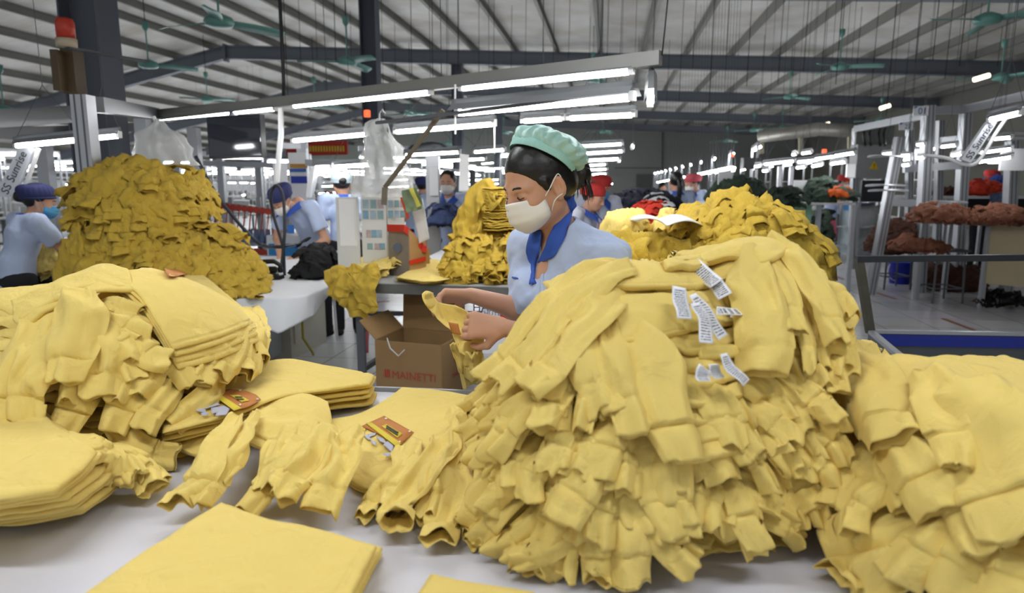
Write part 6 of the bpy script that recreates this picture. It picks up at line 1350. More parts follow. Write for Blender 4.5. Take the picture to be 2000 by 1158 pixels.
def messy(heap, nsl, nrag, group, lab, M, pxbox, w=(.07, .1), L=(.12, .3), seed=0, cat='sweatshirt', ragsize=(.07, .13), far=8, name='sweatshirt', lift=.02, downbias=True, mouth=.016):
    rj = random.Random(seed); done = 0; tries = 0; items = []
    while done < nsl + nrag and tries < 4000:
        tries += 1; px = rj.uniform(pxbox[0], pxbox[2]); py = rj.uniform(pxbox[1], pxbox[3]); P, ok = heap.hit([px], [py], far)
        if not ok[0] or P[0][2] < heap.z0 + .03: continue
        items.append((P[0], px, py)); done += 1
    items.sort(key=lambda t: t[0][2])
    kinds = [True] * nsl + [False] * nrag; rj.shuffle(kinds)
    n = len(items); mid = (pxbox[0] + pxbox[2]) / 2; tot = {True: sum(1 for i in items if i[1] < mid)}; tot[False] = n - tot[True]; seen = {True: 0, False: 0}
    for k, (P, px, py) in enumerate(items):
        sd = px < mid; num = ordn(tot[sd] - seen[sd]); seen[sd] += 1
        o = newshirt(P, (lab % num) + (' at its left' if sd else ' at its right'), group, cat, name)
        a = rj.uniform(-1.1, 1.1); d = (math.sin(a), -math.cos(a))
        if kinds[k]: world_sleeve(heap, P[0], P[1], d, rj.uniform(*L), rj.uniform(*w), lift * rj.uniform(.6, 1.4), seed + k, o, M, mouth=rj.uniform(mouth * .6, mouth * 1.8), n=18, m=22, fold=1.7, cuff=.045)
        else: rag(heap, P[0], P[1], (rj.uniform(*ragsize), rj.uniform(*ragsize)), lift * rj.uniform(.0, 1.5), seed + k, o, M, rj.uniform(0, 3))
def heap_layers(heap, group, lab, M, dz, seed, thr=.88, amp=.09, ruf=.014):
    for i, bmp in enumerate(heap.b):
        l = lab if len(heap.b) == 1 else lab.replace('LOBE', ['main part', 'side part', 'third part'][i])
        fill_layers(heap, bmp, heap.z0 + .004, heap.z0 + bmp[4] * .97, dz, group, l, M, seed + 100 * i, amp=amp, ruf=ruf, thr=thr, th=dz * 1.35)
YSHADE = YEL_SHADED  # heaps further back use the yellow cloth darkened for shade
# tall yellow pile on the ironing table, its shade put into the cloth colour
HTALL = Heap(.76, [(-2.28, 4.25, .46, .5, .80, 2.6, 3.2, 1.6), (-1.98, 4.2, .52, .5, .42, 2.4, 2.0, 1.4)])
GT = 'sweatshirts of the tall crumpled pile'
heap_layers(HTALL, GT, 'mustard sweatshirt inside the tall pile, LOBE, %s layer from its top', YSHADE, .022, 1000, amp=.10, ruf=.02)
messy(HTALL, 95, 80, GT, 'mustard sweatshirt on the tall pile, %s from its top', YSHADE, (150, 300, 490, 560), seed=1300, w=(.07, .11), L=(.10, .26), lift=.035, ragsize=(.04, .14))
messy(HTALL, 46, 0, GT, 'loose-cuffed sweatshirt on the tall pile, %s from its top', YSHADE, (170, 320, 480, 545), seed=1450, w=(.075, .11), L=(.16, .34), lift=.065, mouth=.03)
# crumpled pile with a folded stack left of the woman
x0 = atZ(900, 556, TZ)
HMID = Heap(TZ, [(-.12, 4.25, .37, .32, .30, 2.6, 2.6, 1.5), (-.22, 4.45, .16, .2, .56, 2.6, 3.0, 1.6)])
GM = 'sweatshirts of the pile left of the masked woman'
heap_layers(HMID, GM, 'mustard sweatshirt inside pile left of the woman, LOBE, %s layer from its top', YSHADE, .02, 1500, ruf=.02)
messy(HMID, 50, 22, GM, 'mustard sweatshirt in pile left of the woman, %s from its top', YSHADE, (880, 440, 1030, 565), seed=1600, w=(.05, .075), L=(.08, .16), lift=.024, ragsize=(.04, .07), mouth=.025)
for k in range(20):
    z = 1.16 + .0125 * k; o = slab_ring('sweatshirt', (.005 + .008 * math.sin(k * 1.3), 4.22), .19, .17, z, .05 * math.sin(k), 1700 + k, th=.0135, M=YSHADE, amp=.03, ruf=.005, p=5, droop=.004)
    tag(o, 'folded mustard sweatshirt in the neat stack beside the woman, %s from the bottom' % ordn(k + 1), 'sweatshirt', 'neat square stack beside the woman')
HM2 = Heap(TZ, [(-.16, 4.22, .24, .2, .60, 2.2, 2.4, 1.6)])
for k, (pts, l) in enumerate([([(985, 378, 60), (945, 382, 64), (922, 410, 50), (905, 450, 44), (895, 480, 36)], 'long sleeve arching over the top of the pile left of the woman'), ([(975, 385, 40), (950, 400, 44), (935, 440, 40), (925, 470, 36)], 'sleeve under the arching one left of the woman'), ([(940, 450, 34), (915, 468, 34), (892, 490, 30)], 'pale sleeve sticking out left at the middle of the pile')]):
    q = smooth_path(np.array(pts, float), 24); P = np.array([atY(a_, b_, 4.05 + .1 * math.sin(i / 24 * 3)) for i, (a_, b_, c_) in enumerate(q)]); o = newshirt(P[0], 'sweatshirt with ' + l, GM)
    sleeve_mesh(o, P, q[:, 2] / FPX * 4.1, np.tile([-.35, -.75, .5], (24, 1)), 1750 + k, M=YSHADE, fold=1.8, mouth=.02, th=.02)
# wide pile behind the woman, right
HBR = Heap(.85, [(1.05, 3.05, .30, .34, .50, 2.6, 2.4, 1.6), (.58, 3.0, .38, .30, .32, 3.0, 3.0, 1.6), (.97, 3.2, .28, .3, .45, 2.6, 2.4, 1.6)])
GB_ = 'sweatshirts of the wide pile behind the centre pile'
heap_layers(HBR, GB_, 'mustard sweatshirt inside wide pile behind centre pile, LOBE, %s layer from its top', YSHADE, .019, 2000, ruf=.014)
messy(HBR, 75, 40, GB_, 'mustard sweatshirt in wide pile behind centre, %s from its top', YSHADE, (1180, 380, 1590, 510), seed=2400, w=(.07, .1), L=(.12, .28), lift=.03)
messy(HBR, 30, 0, GB_, 'loose-cuffed sweatshirt in wide pile behind centre, %s from its top', YSHADE, (1190, 390, 1570, 505), seed=2480, w=(.08, .105), L=(.15, .28), lift=.06, mouth=.03)
tb3 = empty('work_table', (.95, 3.1, 0), 'grey work table carrying the wide mustard pile behind the centre pile', 'table')
MB().box((.72, 3.1, .83), (.95, .7, .03)).build('table_top', TT2, tb3)
for sx in (-.42, .42):
    for sy in (-.3, .3): MB().box((.72 + sx, 3.1 + sy, .41), (.04, .04, .82)).build('leg', GREY, tb3)
# open book
bk_ = empty('open_book', atZ(1300, 440, 1.25), 'open book with white pages lying on the pile behind the woman', 'book')
for nm, e in (('left_page', ((1225, 432), (1282, 428), (1304, 441), (1245, 436))), ('right_page', ((1282, 432), (1345, 427), (1372, 443), (1304, 444)))):
    C = [atZ(p[0], p[1] - 3, 1.25 + (.02 if i in (1, 2) and nm[0] == 'l' else .02 if i in (0, 3) and nm[0] == 'r' else 0)) for i, p in enumerate(e)]
    u = np.linspace(0, 1, 14)[None, :, None]; v = np.linspace(0, 1, 6)[:, None, None]; G = (1 - v) * ((1 - u) * C[0] + u * C[1]) + v * ((1 - u) * C[3] + u * C[2]); G[..., 2] += .018 * np.sin(np.linspace(0, math.pi, 14))[None]
    shell(nm, G, gnormal(G), .012, PAPER, bk_)
# small yellow heaps beyond the book
HY1 = Heap(1.14, [(.60, 3.4, .15, .12, .13, 2.2, 2.2, 1.6)]); HY2 = Heap(1.14, [(.88, 3.35, .17, .12, .19, 2.2, 2.0, 1.5)])
heap_layers(HY1, 'small yellow heap behind the book', 'yellow sweatshirt inside small round heap behind the book, %s layer from its top', YSHADE, .02, 2600); heap_layers(HY2, 'pointed yellow heap behind the book', 'yellow sweatshirt inside pointed heap behind the book, %s layer from its top', YSHADE, .02, 2650)
messy(HY1, 3, 9, 'small yellow heap behind the book', 'yellow sweatshirt on small round heap behind book, %s from its top', YEL, (1180, 400, 1240, 440), seed=2680, w=(.05, .07), L=(.08, .14), ragsize=(.05, .08)); messy(HY2, 5, 16, 'pointed yellow heap behind the book', 'yellow sweatshirt on pointed heap behind book, %s from its top', YEL, (1205, 388, 1300, 435), seed=2700, w=(.05, .07), L=(.08, .16), ragsize=(.05, .08))
# light yellow shirts on the grey table
def tstack(E, n, dh, lab, group, seed, z0, M=YEL, **kw):
    rj = random.Random(seed)
    for k in range(n - 1, -1, -1):
        jx, jy = (0, 0) if k == 0 else (rj.uniform(-3, 3), rj.uniform(-1, 1)); EE = [[(p[0] + jx, p[1] + jy + 1.2 * k, p[2] - dh * k) for p in e] for e in E]
        o = newshirt(atZ(EE[0][0][0], EE[0][0][1], z0), lab % ordn(k + 1), group); px_panel(o, EE, None, seed=seed + k, z0=z0, M=M, **kw); t = o
    return t
E = [[(712, 500, .06), (745, 488, .07), (788, 497, .06)], [(788, 497, .06), (794, 508, .055), (795, 520, .05)], [(668, 535, .05), (720, 530, .06), (795, 520, .05)], [(712, 500, .06), (690, 515, .055), (668, 535, .05)]]
t = tstack(E, 5, .011, 'light yellow sweatshirt of the stack below the notice board, %s from the top', 'stack below the notice board', 2800, TZ, th=.011, wr=.006, nu=40, nv=24, wscale=10)
px_panel(t, [[(768, 505, .064), (786, 503, .061)], [(786, 503, .061), (786, 512, .06)], [(755, 513, .062), (786, 512, .06)], [(768, 505, .064), (755, 513, .062)]], None, th=.003, wr=0, nu=6, nv=5, M=OR, name='pocket_print', z0=TZ, label='orange print')
px_panel(t, [[(742, 503, .066), (760, 501, .066)], [(760, 501, .066), (752, 512, .065)], [(738, 514, .065), (752, 512, .065)], [(742, 503, .066), (738, 514, .065)]], None, th=.003, wr=0, nu=6, nv=5, M=LIL, name='tool_print', z0=TZ, label='grey lilac print')
HS = Heap(TZ, [(-.75, 4.35, .17, .14, .07, 2.2, 2.2, 1.6)])
messy(HS, 6, 6, 'crumpled shirts below the notice board', 'yellow sweatshirt crumpled below notice board, %s from the top', YEL, (705, 480, 760, 520), seed=2830, w=(.05, .07), L=(.08, .15), ragsize=(.04, .07))
for k, (pts, l) in enumerate([([(720, 535, 50), (690, 545, 52), (660, 545, 44), (640, 552, 40)], 'body end sticking out left over the table edge'), ([(690, 540, 40), (672, 560, 42), (668, 585, 40), (664, 592, 36)], 'sleeve hanging down from the left table edge, left one'), ([(715, 540, 50), (702, 560, 52), (698, 590, 50), (695, 618, 44)], 'long sleeve hanging down from the left table edge, middle one'), ([(735, 540, 46), (722, 565, 46), (715, 595, 44), (712, 606, 38)], 'sleeve hanging down from the left table edge, right one'), ([(745, 535, 40), (712, 548, 44), (684, 560, 44)], 'short sleeve folded over the left table edge')]):
    q = smooth_path(np.array(pts, float), 20); P = np.array([atY(a_, b_, 4.0 - .04 * (k % 2) - .02 * k) for a_, b_, c_ in q]); o = newshirt(P[0], 'sweatshirt below notice board, ' + l, 'shirts hanging from the left table edge')
    sleeve_mesh(o, P, q[:, 2] / FPX * 4.0, np.tile([-.1, -.85, .4], (20, 1)), 2850 + k, M=YSHADE, fold=1.8, mouth=.02, th=.018)
E = [[(812, 512, .045), (845, 506, .05), (880, 513, .045)], [(880, 513, .045), (888, 530, .035), (886, 544, .03)], [(772, 542, .03), (830, 550, .035), (886, 544, .03)], [(812, 512, .045), (800, 528, .04), (772, 542, .03)]]
tstack(E, 4, .009, 'pale yellow shirt laid flat in the middle of the grey table, %s from the top', 'flat shirts on the grey table', 2900, TZ, th=.009, wr=.005, nu=36, nv=24, wscale=10)
HC3 = Heap(.60, [(-.90, 5.6, .16, .2, .42, 2.2, 2.2, 1.5)])
heap_layers(HC3, 'shirts hanging behind the file box', 'mustard sweatshirt inside heap behind hanging white sheets, %s layer from its top', YSHADE, .03, 2950)
messy(HC3, 10, 8, 'shirts hanging behind the file box', 'mustard sweatshirt behind the hanging white sheets, %s from the top', YSHADE, (835, 436, 872, 492), seed=2960, w=(.07, .09), L=(.12, .25))
# heap at the left worker
tbl4 = empty('work_table', atY(110, 600, 4.7) * [1, 1, 0], 'dark work table in front of the left worker', 'table')
c = atY(125, 528, 4.6); MB().box((c[0] - .1, 4.85, .80), (.95, .7, .03)).build('table_top', mat('dark_table', '#33363a', .5), tbl4); MB().box((c[0] - .1, 4.52, .74), (.95, .02, .10)).build('front_rail', BLACK, tbl4)
for sx in (-.5, .34):
    for sy in (-.3, .3): MB().box((c[0] + sx, 4.85 + sy, .4), (.04, .04, .8)).build('leg', GREY, tbl4)
HL = Heap(.815, [(-3.17, 4.75, .30, .25, .17, 2.2, 2.0, 1.4)])
heap_layers(HL, 'heap in front of the left worker', 'yellow sweatshirt by the left worker, %s layer from its top', YEL, .022, 3000)
messy(HL, 10, 14, 'heap in front of the left worker', 'yellow sweatshirt by the left worker, %s from its top', YEL, (75, 465, 175, 530), seed=3010, w=(.07, .09), L=(.1, .2))
# ---- garments of other colours further away
def cheap(px0, py0, px1, py1, Y, M_, lab, group, n=16, seed=0, cat='garment', name='garment', z0=None, prof=2.2, d=.4):
    a = atY(px0, py1, Y); b = atY(px1, py1, Y); top = atY((px0 + px1) / 2, py0, Y)[2]; z = a[2] if z0 is None else z0
    H_ = Heap(z, [((a[0] + b[0]) / 2, Y + d * .5, abs(b[0] - a[0]) / 2, d, top - z, prof, 2.2, 1.5)]); s = abs(b[0] - a[0])
    heap_layers(H_, group, lab + ', %s layer from its top', M_, max(.03, (top - z) / 12), seed, amp=.12, ruf=.02)
    messy(H_, 0, n, group, lab + ' outside, %s from its top', M_, (px0, py0, px1, py1), seed=seed + 50, ragsize=(s * .10, s * .2), cat=cat, name=name, far=20, lift=.03)
    for o in COL.objects:
        if o.get('group') == group and o.get('category') == 'sweatshirt': o['category'] = cat; o.name = name
    return H_
DG = mat('dark_green_cloth', '#36453a', .9, var=.25, bump=.2); NV = mat('navy_cloth', '#161a2a', .9, var=.2); BRN = mat('brown_cloth', '#4a2c20', .9, var=.15, bump=.2); BRN2 = mat('rust_brown_cloth', '#7d4d38', .9, var=.2); ORG = mat('orange_cloth', '#e0641f', .9); REDC = mat('red_cloth', '#c23420', .9); WHC = mat('white_cloth', '#d4d6da', .9); BKC = mat('black_cloth', '#101114', .9); BLC = mat('blue_cloth', '#2a3f86', .9); PKC = mat('pink_cloth', '#c9657c', .9); TLB = mat('teal_blue_sheet', '#2c6f8c', .8)
cheap(1195, 378, 1330, 412, 8.0, NV, 'navy garment below red-capped worker', 'navy heap', 20, 3100)
cheap(1222, 405, 1330, 440, 4.6, REDC, 'red garment right of red-capped worker', 'red heap', 10, 3200); cheap(1262, 388, 1312, 412, 5.4, WHC, 'white garment left of ponytailed worker', 'white heap', 8, 3300)
cheap(1395, 350, 1512, 398, 8.5, DG, 'dark green garment, left green heap', 'left dark green heap', 24, 3400); cheap(1505, 368, 1578, 402, 8.0, DG, 'dark green garment, middle green heap', 'middle dark green heap', 16, 3500); cheap(1576, 350, 1645, 396, 8.6, DG, 'dark green garment, right green heap', 'right dark green heap', 18, 3600)
cheap(1632, 366, 1656, 382, 8.2, ORG, 'orange garment held by right red-capped worker', 'orange heap', 6, 3700); cheap(1645, 362, 1672, 390, 8.4, DG, 'dark green garment beside the black screen', 'small green heap', 6, 3750)
cheap(1888, 350, 1932, 381, 10.6, REDC, 'red garment on bench behind frames', 'red bench heap', 8, 3800); cheap(1925, 352, 1965, 381, 10.8, mat('orange_red_knit', '#cf4322', .9), 'orange red garment on bench behind frames', 'orange red bench heap', 8, 3850); cheap(1935, 342, 1980, 366, 11.2, BLC, 'blue garment on bench behind frames', 'blue bench heap', 6, 3900)
cheap(1838, 366, 1882, 382, 10.6, BRN, 'brown garment on bench by second post', 'brown bench heap', 6, 3920)
cheap(1700, 432, 1812, 500, 9.0, BRN, 'dark brown garment on low stool', 'dark brown bundle', 22, 3950, z0=st1[2]); cheap(1758, 466, 1852, 502, 8.0, BRN2, 'rust brown garment on second stool', 'rust brown bundle', 18, 4000, z0=st2[2])
cheap(1800, 405, 1912, 436, 7.8, BRN2, 'rust brown piece on machine table', 'left flat brown heap', 16, 4050, z0=zt1); cheap(1900, 410, 2040, 440, 7.5, BRN2, 'rust brown piece, machine table right end', 'right flat brown heap', 16, 4100, z0=zt1)
cheap(1800, 520, 1945, 586, 9.2, BRN, 'brown garment below machine table', 'brown garments below the table', 10, 4150, z0=.0); 
cheap(565, 478, 655, 560, 4.75, BKC, 'black garment on ironing table', 'black heap on the ironing table', 18, 4200, z0=IZ)
cheap(600, 384, 655, 410, 8, REDC, 'red garment in distant heap between two workers', 'distant red heap', 8, 4250); cheap(1570, 405, 1640, 480, 9.5, DG, 'dark green sack under green counter', 'dark sacks under the counter', 8, 4300, z0=0.0)
cheap(825, 395, 900, 440, 6.2, mat('denim_cloth', '#39466b', .9, var=.3), 'denim garment before man in white mask', 'denim heap', 12, 4350); cheap(896, 410, 925, 500, 5.6, mat('sage_cloth', '#78876a', .9), 'sage green garment left of mustard pile', 'sage heap', 8, 4400, z0=.85)
sheet('blue_tarp', [(1572, 466), (1622, 470), (1610, 486), (1570, 480)], 9.3, TLB, 'teal blue sheet on the floor at the right end of the wide pile', 'sheet', wr=.05)
sheet('pink_cloth', [(1618, 432), (1634, 430), (1634, 462), (1624, 460)], 9.6, PKC, 'pink cloth left of the glass cabinet', 'cloth', wr=.05)
sheet('striped_garment', [(1936, 378), (1972, 372), (1968, 405), (1934, 400)], 10.0, mat('navy_white_stripe', '#5d6a86', .9, var=.7, vscale=14), 'navy and white garment hanging from the bench at the right edge', 'garment', wr=.05, n=26)
cb = empty('cutting_bench', atY(1920, 520, 10.3) * [1, 1, 0], 'long bench with a black skirt behind the aluminium frames at the right', 'bench'); m = MB(); facebox(m, 1745, 383, 2040, 388, 10.3, .9); m.build('bench_top', WHITE, cb); m = MB(); facebox(m, 1880, 388, 2040, 425, 10.35, .03); m.build('black_skirt', BLACK, cb)
for x in (1760, 1850, 1920, 2000): p = atY(x, 388, 10.5); MB().box((p[0], p[1], p[2] / 2), (.04, .04, p[2])).build('leg', ALU, cb)
gcn = empty('green_counter', atY(1565, 450, 8.6) * [1, 1, 0], 'pale green counter below the dark green heaps', 'counter'); m = MB()
for (x0_, x1_) in ((1548, 1560), (1562, 1584)): facebox(m, x0_, 396, x1_, 434, 8.4, .5)
m.build('green_panel', mat('mint_panel', '#86b598', .5), gcn); m = MB(); facebox(m, 1395, 396, 1672, 400, 8.35, .9); m.build('counter_top', WHITE, gcn)
for x in (1400, 1540, 1600, 1668): p = atY(x, 400, 8.6); MB().box((p[0], p[1], p[2] / 2), (.05, .05, p[2])).build('leg', ALU, gcn)
for (x0_, y0_, x1_, y1_, Y, l) in ((1404, 335, 1431, 361, 8.6, 'white board behind the dark green heap'), (1552, 352, 1580, 385, 8.8, 'white panel between the dark green heaps'), (1655, 320, 1670, 346, 8.8, 'white sheet left of the control cabinet'), (1958, 290, 2000, 333, 8.0, 'white sheet at the right edge behind the last post')):
    m = MB(); facebox(m, x0_, y0_, x1_, y1_, Y, .03); thing('white_board', m, PAPER, l, 'board')
tg = atZ(1955, 600, 0); HBG = Heap(0, [(tg[0], tg[1], .25, .12, .12, 2, 2, 1.5)]); o = empty('black_bag', tg, 'black plastic bag on the floor below the machine table', 'bag'); rag(HBG, tg[0], tg[1], (.24, .1), .02, 4500, o, mat('black_film', '#0d0d0f', .2), n=24)
# distant hall: hanging garments and machines
tv2 = MB(); facebox(tv2, 1453, 308, 1488, 330, 11, .15); thing('dark_monitor', tv2, BLACK, 'small black monitor above the dark green heaps', 'monitor')
for k, (x, y0_, y1_, Y) in enumerate(((1488, 268, 300, 14), (1564, 262, 300, 13), (1660, 255, 300, 12), (1523, 325, 380, 10), (1546, 325, 370, 10))):
    a = atY(x, y0_, Y); b = atY(x, y1_, Y); m = MB(); m.bar(a, (b[0], b[1], .0 if k > 2 else b[2]), .07 if k < 3 else .05, .05); thing('support_post', m, ALU if k > 2 else mat('pale_duct', '#a39d86', .5), 'pale duct or post in front of the right wall, %s from the left' % ordn([1, 4, 5, 2, 3][k]), 'post')
m = MB(); m.tube([atY(1484, 266, 13.5), atY(1560, 258, 13), atY(1600, 252, 12.5), atY(1665, 256, 12)], .12, 10); thing('air_duct', m, mat('duct_sheet', '#8e8b84', .4, .4), 'long pale air duct running below the roof at the right', 'duct', smooth=True)
for (x1_, y1_, x2_, y2_, Y, l) in ((1902, 156, 1932, 147, 12, 'yellowish wall light high at the right, upper one'), (1719, 212, 1738, 206, 14, 'yellowish wall light high at the right, middle one'), (1613, 243, 1620, 241, 16, 'yellowish wall light high at the right, lowest one')):
    o = empty('wall_light', atY(x1_, y1_, Y), l, 'wall light'); MB().tube([atY(x1_, y1_, Y), atY(x2_, y2_, Y)], .04, 8).build('tube_lamp', mat('warm_glow', (1, .9, .62), .4, emit=3, var=0), o); MB().bar(atY(x1_, y1_ - 3, Y + .05), atY(x2_, y2_ - 3, Y + .05), .05, .05).build('housing', GREY, o)
# ================================================================== PEOPLE
class SDF:
    "smoothly blended solids on a voxel grid, turned into one continuous surface"
    def __init__(s, lo, hi, h):
        s.lo = np.array(lo, float); s.h = h; s.n = np.ceil((np.array(hi) - s.lo) / h).astype(int) + 1
        s.f = np.full(s.n, 1e3 * h, dtype=np.float32)
    def _sub(s, lo, hi):
        a = np.maximum(np.floor((lo - s.lo) / s.h).astype(int), 0); b = np.minimum(np.ceil((hi - s.lo) / s.h).astype(int) + 1, s.n)
        if (b <= a).any(): return None, None
        ax = [s.lo[i] + s.h * np.arange(a[i], b[i]) for i in range(3)]
        return tuple(slice(a[i], b[i]) for i in range(3)), np.stack(np.meshgrid(*ax, indexing='ij'), -1)
    def _mix(s, sl, d, k, op):
        f = s.f[sl]
        if op == 'add':
            if k > 0: hh = np.clip(.5 + .5 * (f - d) / k, 0, 1); r = f * (1 - hh) + d * hh - k * hh * (1 - hh)
            else: r = np.minimum(f, d)
        else:
            if k > 0: hh = np.clip(.5 - .5 * (f + d) / k, 0, 1); r = f * (1 - hh) + (-d) * hh + k * hh * (1 - hh)
            else: r = np.maximum(f, -d)
        s.f[sl] = r
    def cap(s, a, b, ra, rb=None, k=.02, op='add', flat=None):
        a = np.array(a, float); b = np.array(b, float); rb = ra if rb is None else rb; m = max(ra, rb) + k + 3 * s.h + .01
        sl, P = s._sub(np.minimum(a, b) - m, np.maximum(a, b) + m)
        if sl is None: return s
        ba = b - a; t = np.clip(((P - a) @ ba) / max(ba @ ba, 1e-9), 0, 1); q = P - a - t[..., None] * ba
        if flat is not None:   # squeeze: (axis, factor) makes the section elliptical
            ax = np.array(flat[0], float); ax /= np.linalg.norm(ax); c = q @ ax; q = q + ax * (c * (1 / flat[1] - 1))[..., None]
        d = np.linalg.norm(q, axis=-1) - (ra + (rb - ra) * t)
        if flat is not None and flat[1] < 1: d = d * (.5 + .5 * flat[1])
        s._mix(sl, d, k, op); return s
    def ell(s, c, r, Rm=None, k=.02, op='add'):
        c = np.array(c, float); r = np.array(r, float); m = max(r) + k + 3 * s.h + .01; sl, P = s._sub(c - m, c + m)
        if sl is None: return s
        q = P - c
        if Rm is not None: q = q @ np.array(Rm)
        k0 = np.linalg.norm(q / r, axis=-1); k1 = np.linalg.norm(q / (r * r), axis=-1) + 1e-9
        s._mix(sl, k0 * (k0 - 1) / k1, k, op); return s
    def plane_cut(s, p, n):
        "remove the half-space in front of the plane"
        ax = [s.lo[i] + s.h * np.arange(s.n[i]) for i in range(3)]; n = np.array(n, float) / np.linalg.norm(n)
        d = (ax[0][:, None, None] - p[0]) * n[0] + (ax[1][None, :, None] - p[1]) * n[1] + (ax[2][None, None, :] - p[2]) * n[2]
        s.f = np.maximum(s.f, d.astype(np.float32)); return s
    def noise(s, amp, sc, seed=0, box=None):
        m = np.abs(s.f) < amp * 3 + s.h * 2; idx = np.argwhere(m); P = s.lo + idx * s.h; s.f[m] += amp * fbm(P * sc, seed, 2); return s
    def build(s, name, m, parent=None, label=None, fn=None):
        import openvdb
        g = openvdb.FloatGrid(background=float(3 * s.h)); f = np.clip(s.f, -3 * s.h, 3 * s.h).astype(np.float32)
        f[0], f[-1], f[:, 0], f[:, -1], f[:, :, 0], f[:, :, -1] = [3 * s.h] * 6
        g.copyFromArray(f); pts, quads = g.convertToQuads(isovalue=0.0)
        V = s.lo + np.asarray(pts) * s.h
        if fn is not None: V = fn(V)
        Q = np.asarray(quads)[:, ::-1]
        return mesh(name, V, Q, m, parent, True, label)
def frame(fwd, up=(0, 0, 1)):
    f = np.array(fwd, float); f /= np.linalg.norm(f); l = np.cross(up, f); l /= np.linalg.norm(l); u = np.cross(f, l); return f, l, u
def hand(S_, wrist, fdir, palm_n, side, scale=1.0, curl=.5, k=.006):
    """palm and five fingers. fdir: towards the finger tips, palm_n: out of the palm, side: +1 when the thumb lies along cross(fdir, palm_n)"""
    f = np.array(fdir, float); f /= np.linalg.norm(f); n = np.array(palm_n, float); n -= f * (n @ f); n /= np.linalg.norm(n); t = np.cross(f, n) * side; sc = scale; w = np.array(wrist, float)
    kn = w + f * .085 * sc
    for o in (-.026, -.009, .009, .027): S_.cap(w + t * o * .55 * sc + f * .012 * sc, kn + t * o * sc, .0145 * sc, .0125 * sc, k=.012 * sc)
    for o, L, c in ((.030, .068, 0), (.0105, .076, .05), (-.0095, .070, .1), (-.029, .055, .16)):
        a = kn + t * o * sc; ang = curl * .55 + c
        for j, (l_, r0, r1) in enumerate(((.42, .0098, .0088), (.32, .0088, .0080), (.26, .0080, .0068))):
            d = f * math.cos(ang) + n * math.sin(ang); b = a + d * L * l_ * sc; S_.cap(a, b, r0 * sc, r1 * sc, k=.003); a = b; ang += curl * .75
    a = w + f * .02 * sc + t * .022 * sc; b = a + (f * .55 + t * .65 + n * .45) * .042 * sc; c_ = b + (f * .8 + t * .1 + n * .5) * .03 * sc; e = c_ + (f * .85 - t * .2 + n * .5) * .024 * sc
    S_.cap(a, b, .0145 * sc, .0115 * sc, k=.01 * sc); S_.cap(b, c_, .0115 * sc, .0098 * sc, k=.003); S_.cap(c_, e, .0098 * sc, .008 * sc, k=.003)
def head_shape(S_, c, f, l, u, sc=1.0, ears=True):
    "c: centre of the skull; face looks along f"
    M = np.stack([f, l, u], 1); P = lambda x, y, z: np.array(c) + (f * x + l * y + u * z) * sc
    S_.ell(P(-.012, 0, .022), np.array([.095, .076, .088]) * sc, M, k=.01)                     # skull
    S_.ell(P(.03, 0, -.035), np.array([.062, .062, .072]) * sc, M, k=.03 * sc)                   # face
    S_.ell(P(.062, 0, -.085), np.array([.024, .026, .02]) * sc, M, k=.03 * sc)                   # chin
    for s_ in (-1, 1):
        S_.cap(P(.0, s_ * .052, -.06), P(.055, s_ * .02, -.088), .016 * sc, .016 * sc, k=.03 * sc)    # jaw
        S_.ell(P(.058, s_ * .038, -.032), np.array([.024, .022, .018]) * sc, M, k=.02 * sc)        # cheek
        S_.cap(P(.082, s_ * .018, .012), P(.068, s_ * .048, .010), .008 * sc, .007 * sc, k=.018 * sc)  # brow
        S_.ell(P(.092, s_ * .031, -.008), np.array([.014, .015, .009]) * sc, M, k=.008 * sc, op='cut')  # eye socket
        S_.ell(P(.0745, s_ * .031, -.009), np.array([.0145, .0155, .0115]) * sc, M, k=.004 * sc)     # eye ball / lids
        if ears:
            S_.ell(P(-.008, s_ * .078, -.018), np.array([.018, .007, .030]) * sc, M @ rotm((0, 0, 1), s_ * -.35), k=.006 * sc)
            S_.ell(P(-.002, s_ * .083, -.014), np.array([.009, .006, .017]) * sc, M, k=.003 * sc, op='cut')
            S_.ell(P(.0, s_ * .076, -.044), np.array([.009, .006, .009]) * sc, M, k=.005 * sc)
    S_.cap(P(.088, 0, .004), P(.108, 0, -.034), .007 * sc, .011 * sc, k=.012 * sc); S_.ell(P(.106, 0, -.036), np.array([.011, .013, .009]) * sc, M, k=.006 * sc)
    for s_ in (-1, 1): S_.ell(P(.097, s_ * .013, -.038), np.array([.008, .007, .007]) * sc, M, k=.006 * sc)
    S_.cap(P(.092, -.018, -.062), P(.092, .018, -.062), .007 * sc, .007 * sc, k=.008 * sc); S_.cap(P(.089, -.015, -.070), P(.089, .015, -.070), .007 * sc, .007 * sc, k=.006 * sc)
    return P, M
def rotm(ax, a):
    ax = np.array(ax, float); ax /= np.linalg.norm(ax); K = np.array([[0, -ax[2], ax[1]], [ax[2], 0, -ax[0]], [-ax[1], ax[0], 0]]); return np.eye(3) + math.sin(a) * K + (1 - math.cos(a)) * K @ K
def eyes(parent, P, f, l, u, sc, sides=(-1, 1), down=.5):
    for s_ in sides:
        m = MB(); m.tube(smooth_path([P(.086, s_ * .017, -.008), P(.0895, s_ * .028, -.0125), P(.083, s_ * .044, -.010)], 10), [.0008 * sc] + [.0016 * sc] * 8 + [.0008 * sc], 6); m.build('eyelash', HAIR, parent, True)
        m = MB(); m.tube(smooth_path([P(.0905, s_ * .012, .012), P(.0885, s_ * .028, .0175), P(.074, s_ * .048, .012)], 12), [.0012 * sc] + [.003 * sc] * 8 + [.002 * sc, .0015 * sc, .001 * sc], 6); m.build('eyebrow', HAIR, parent, True)
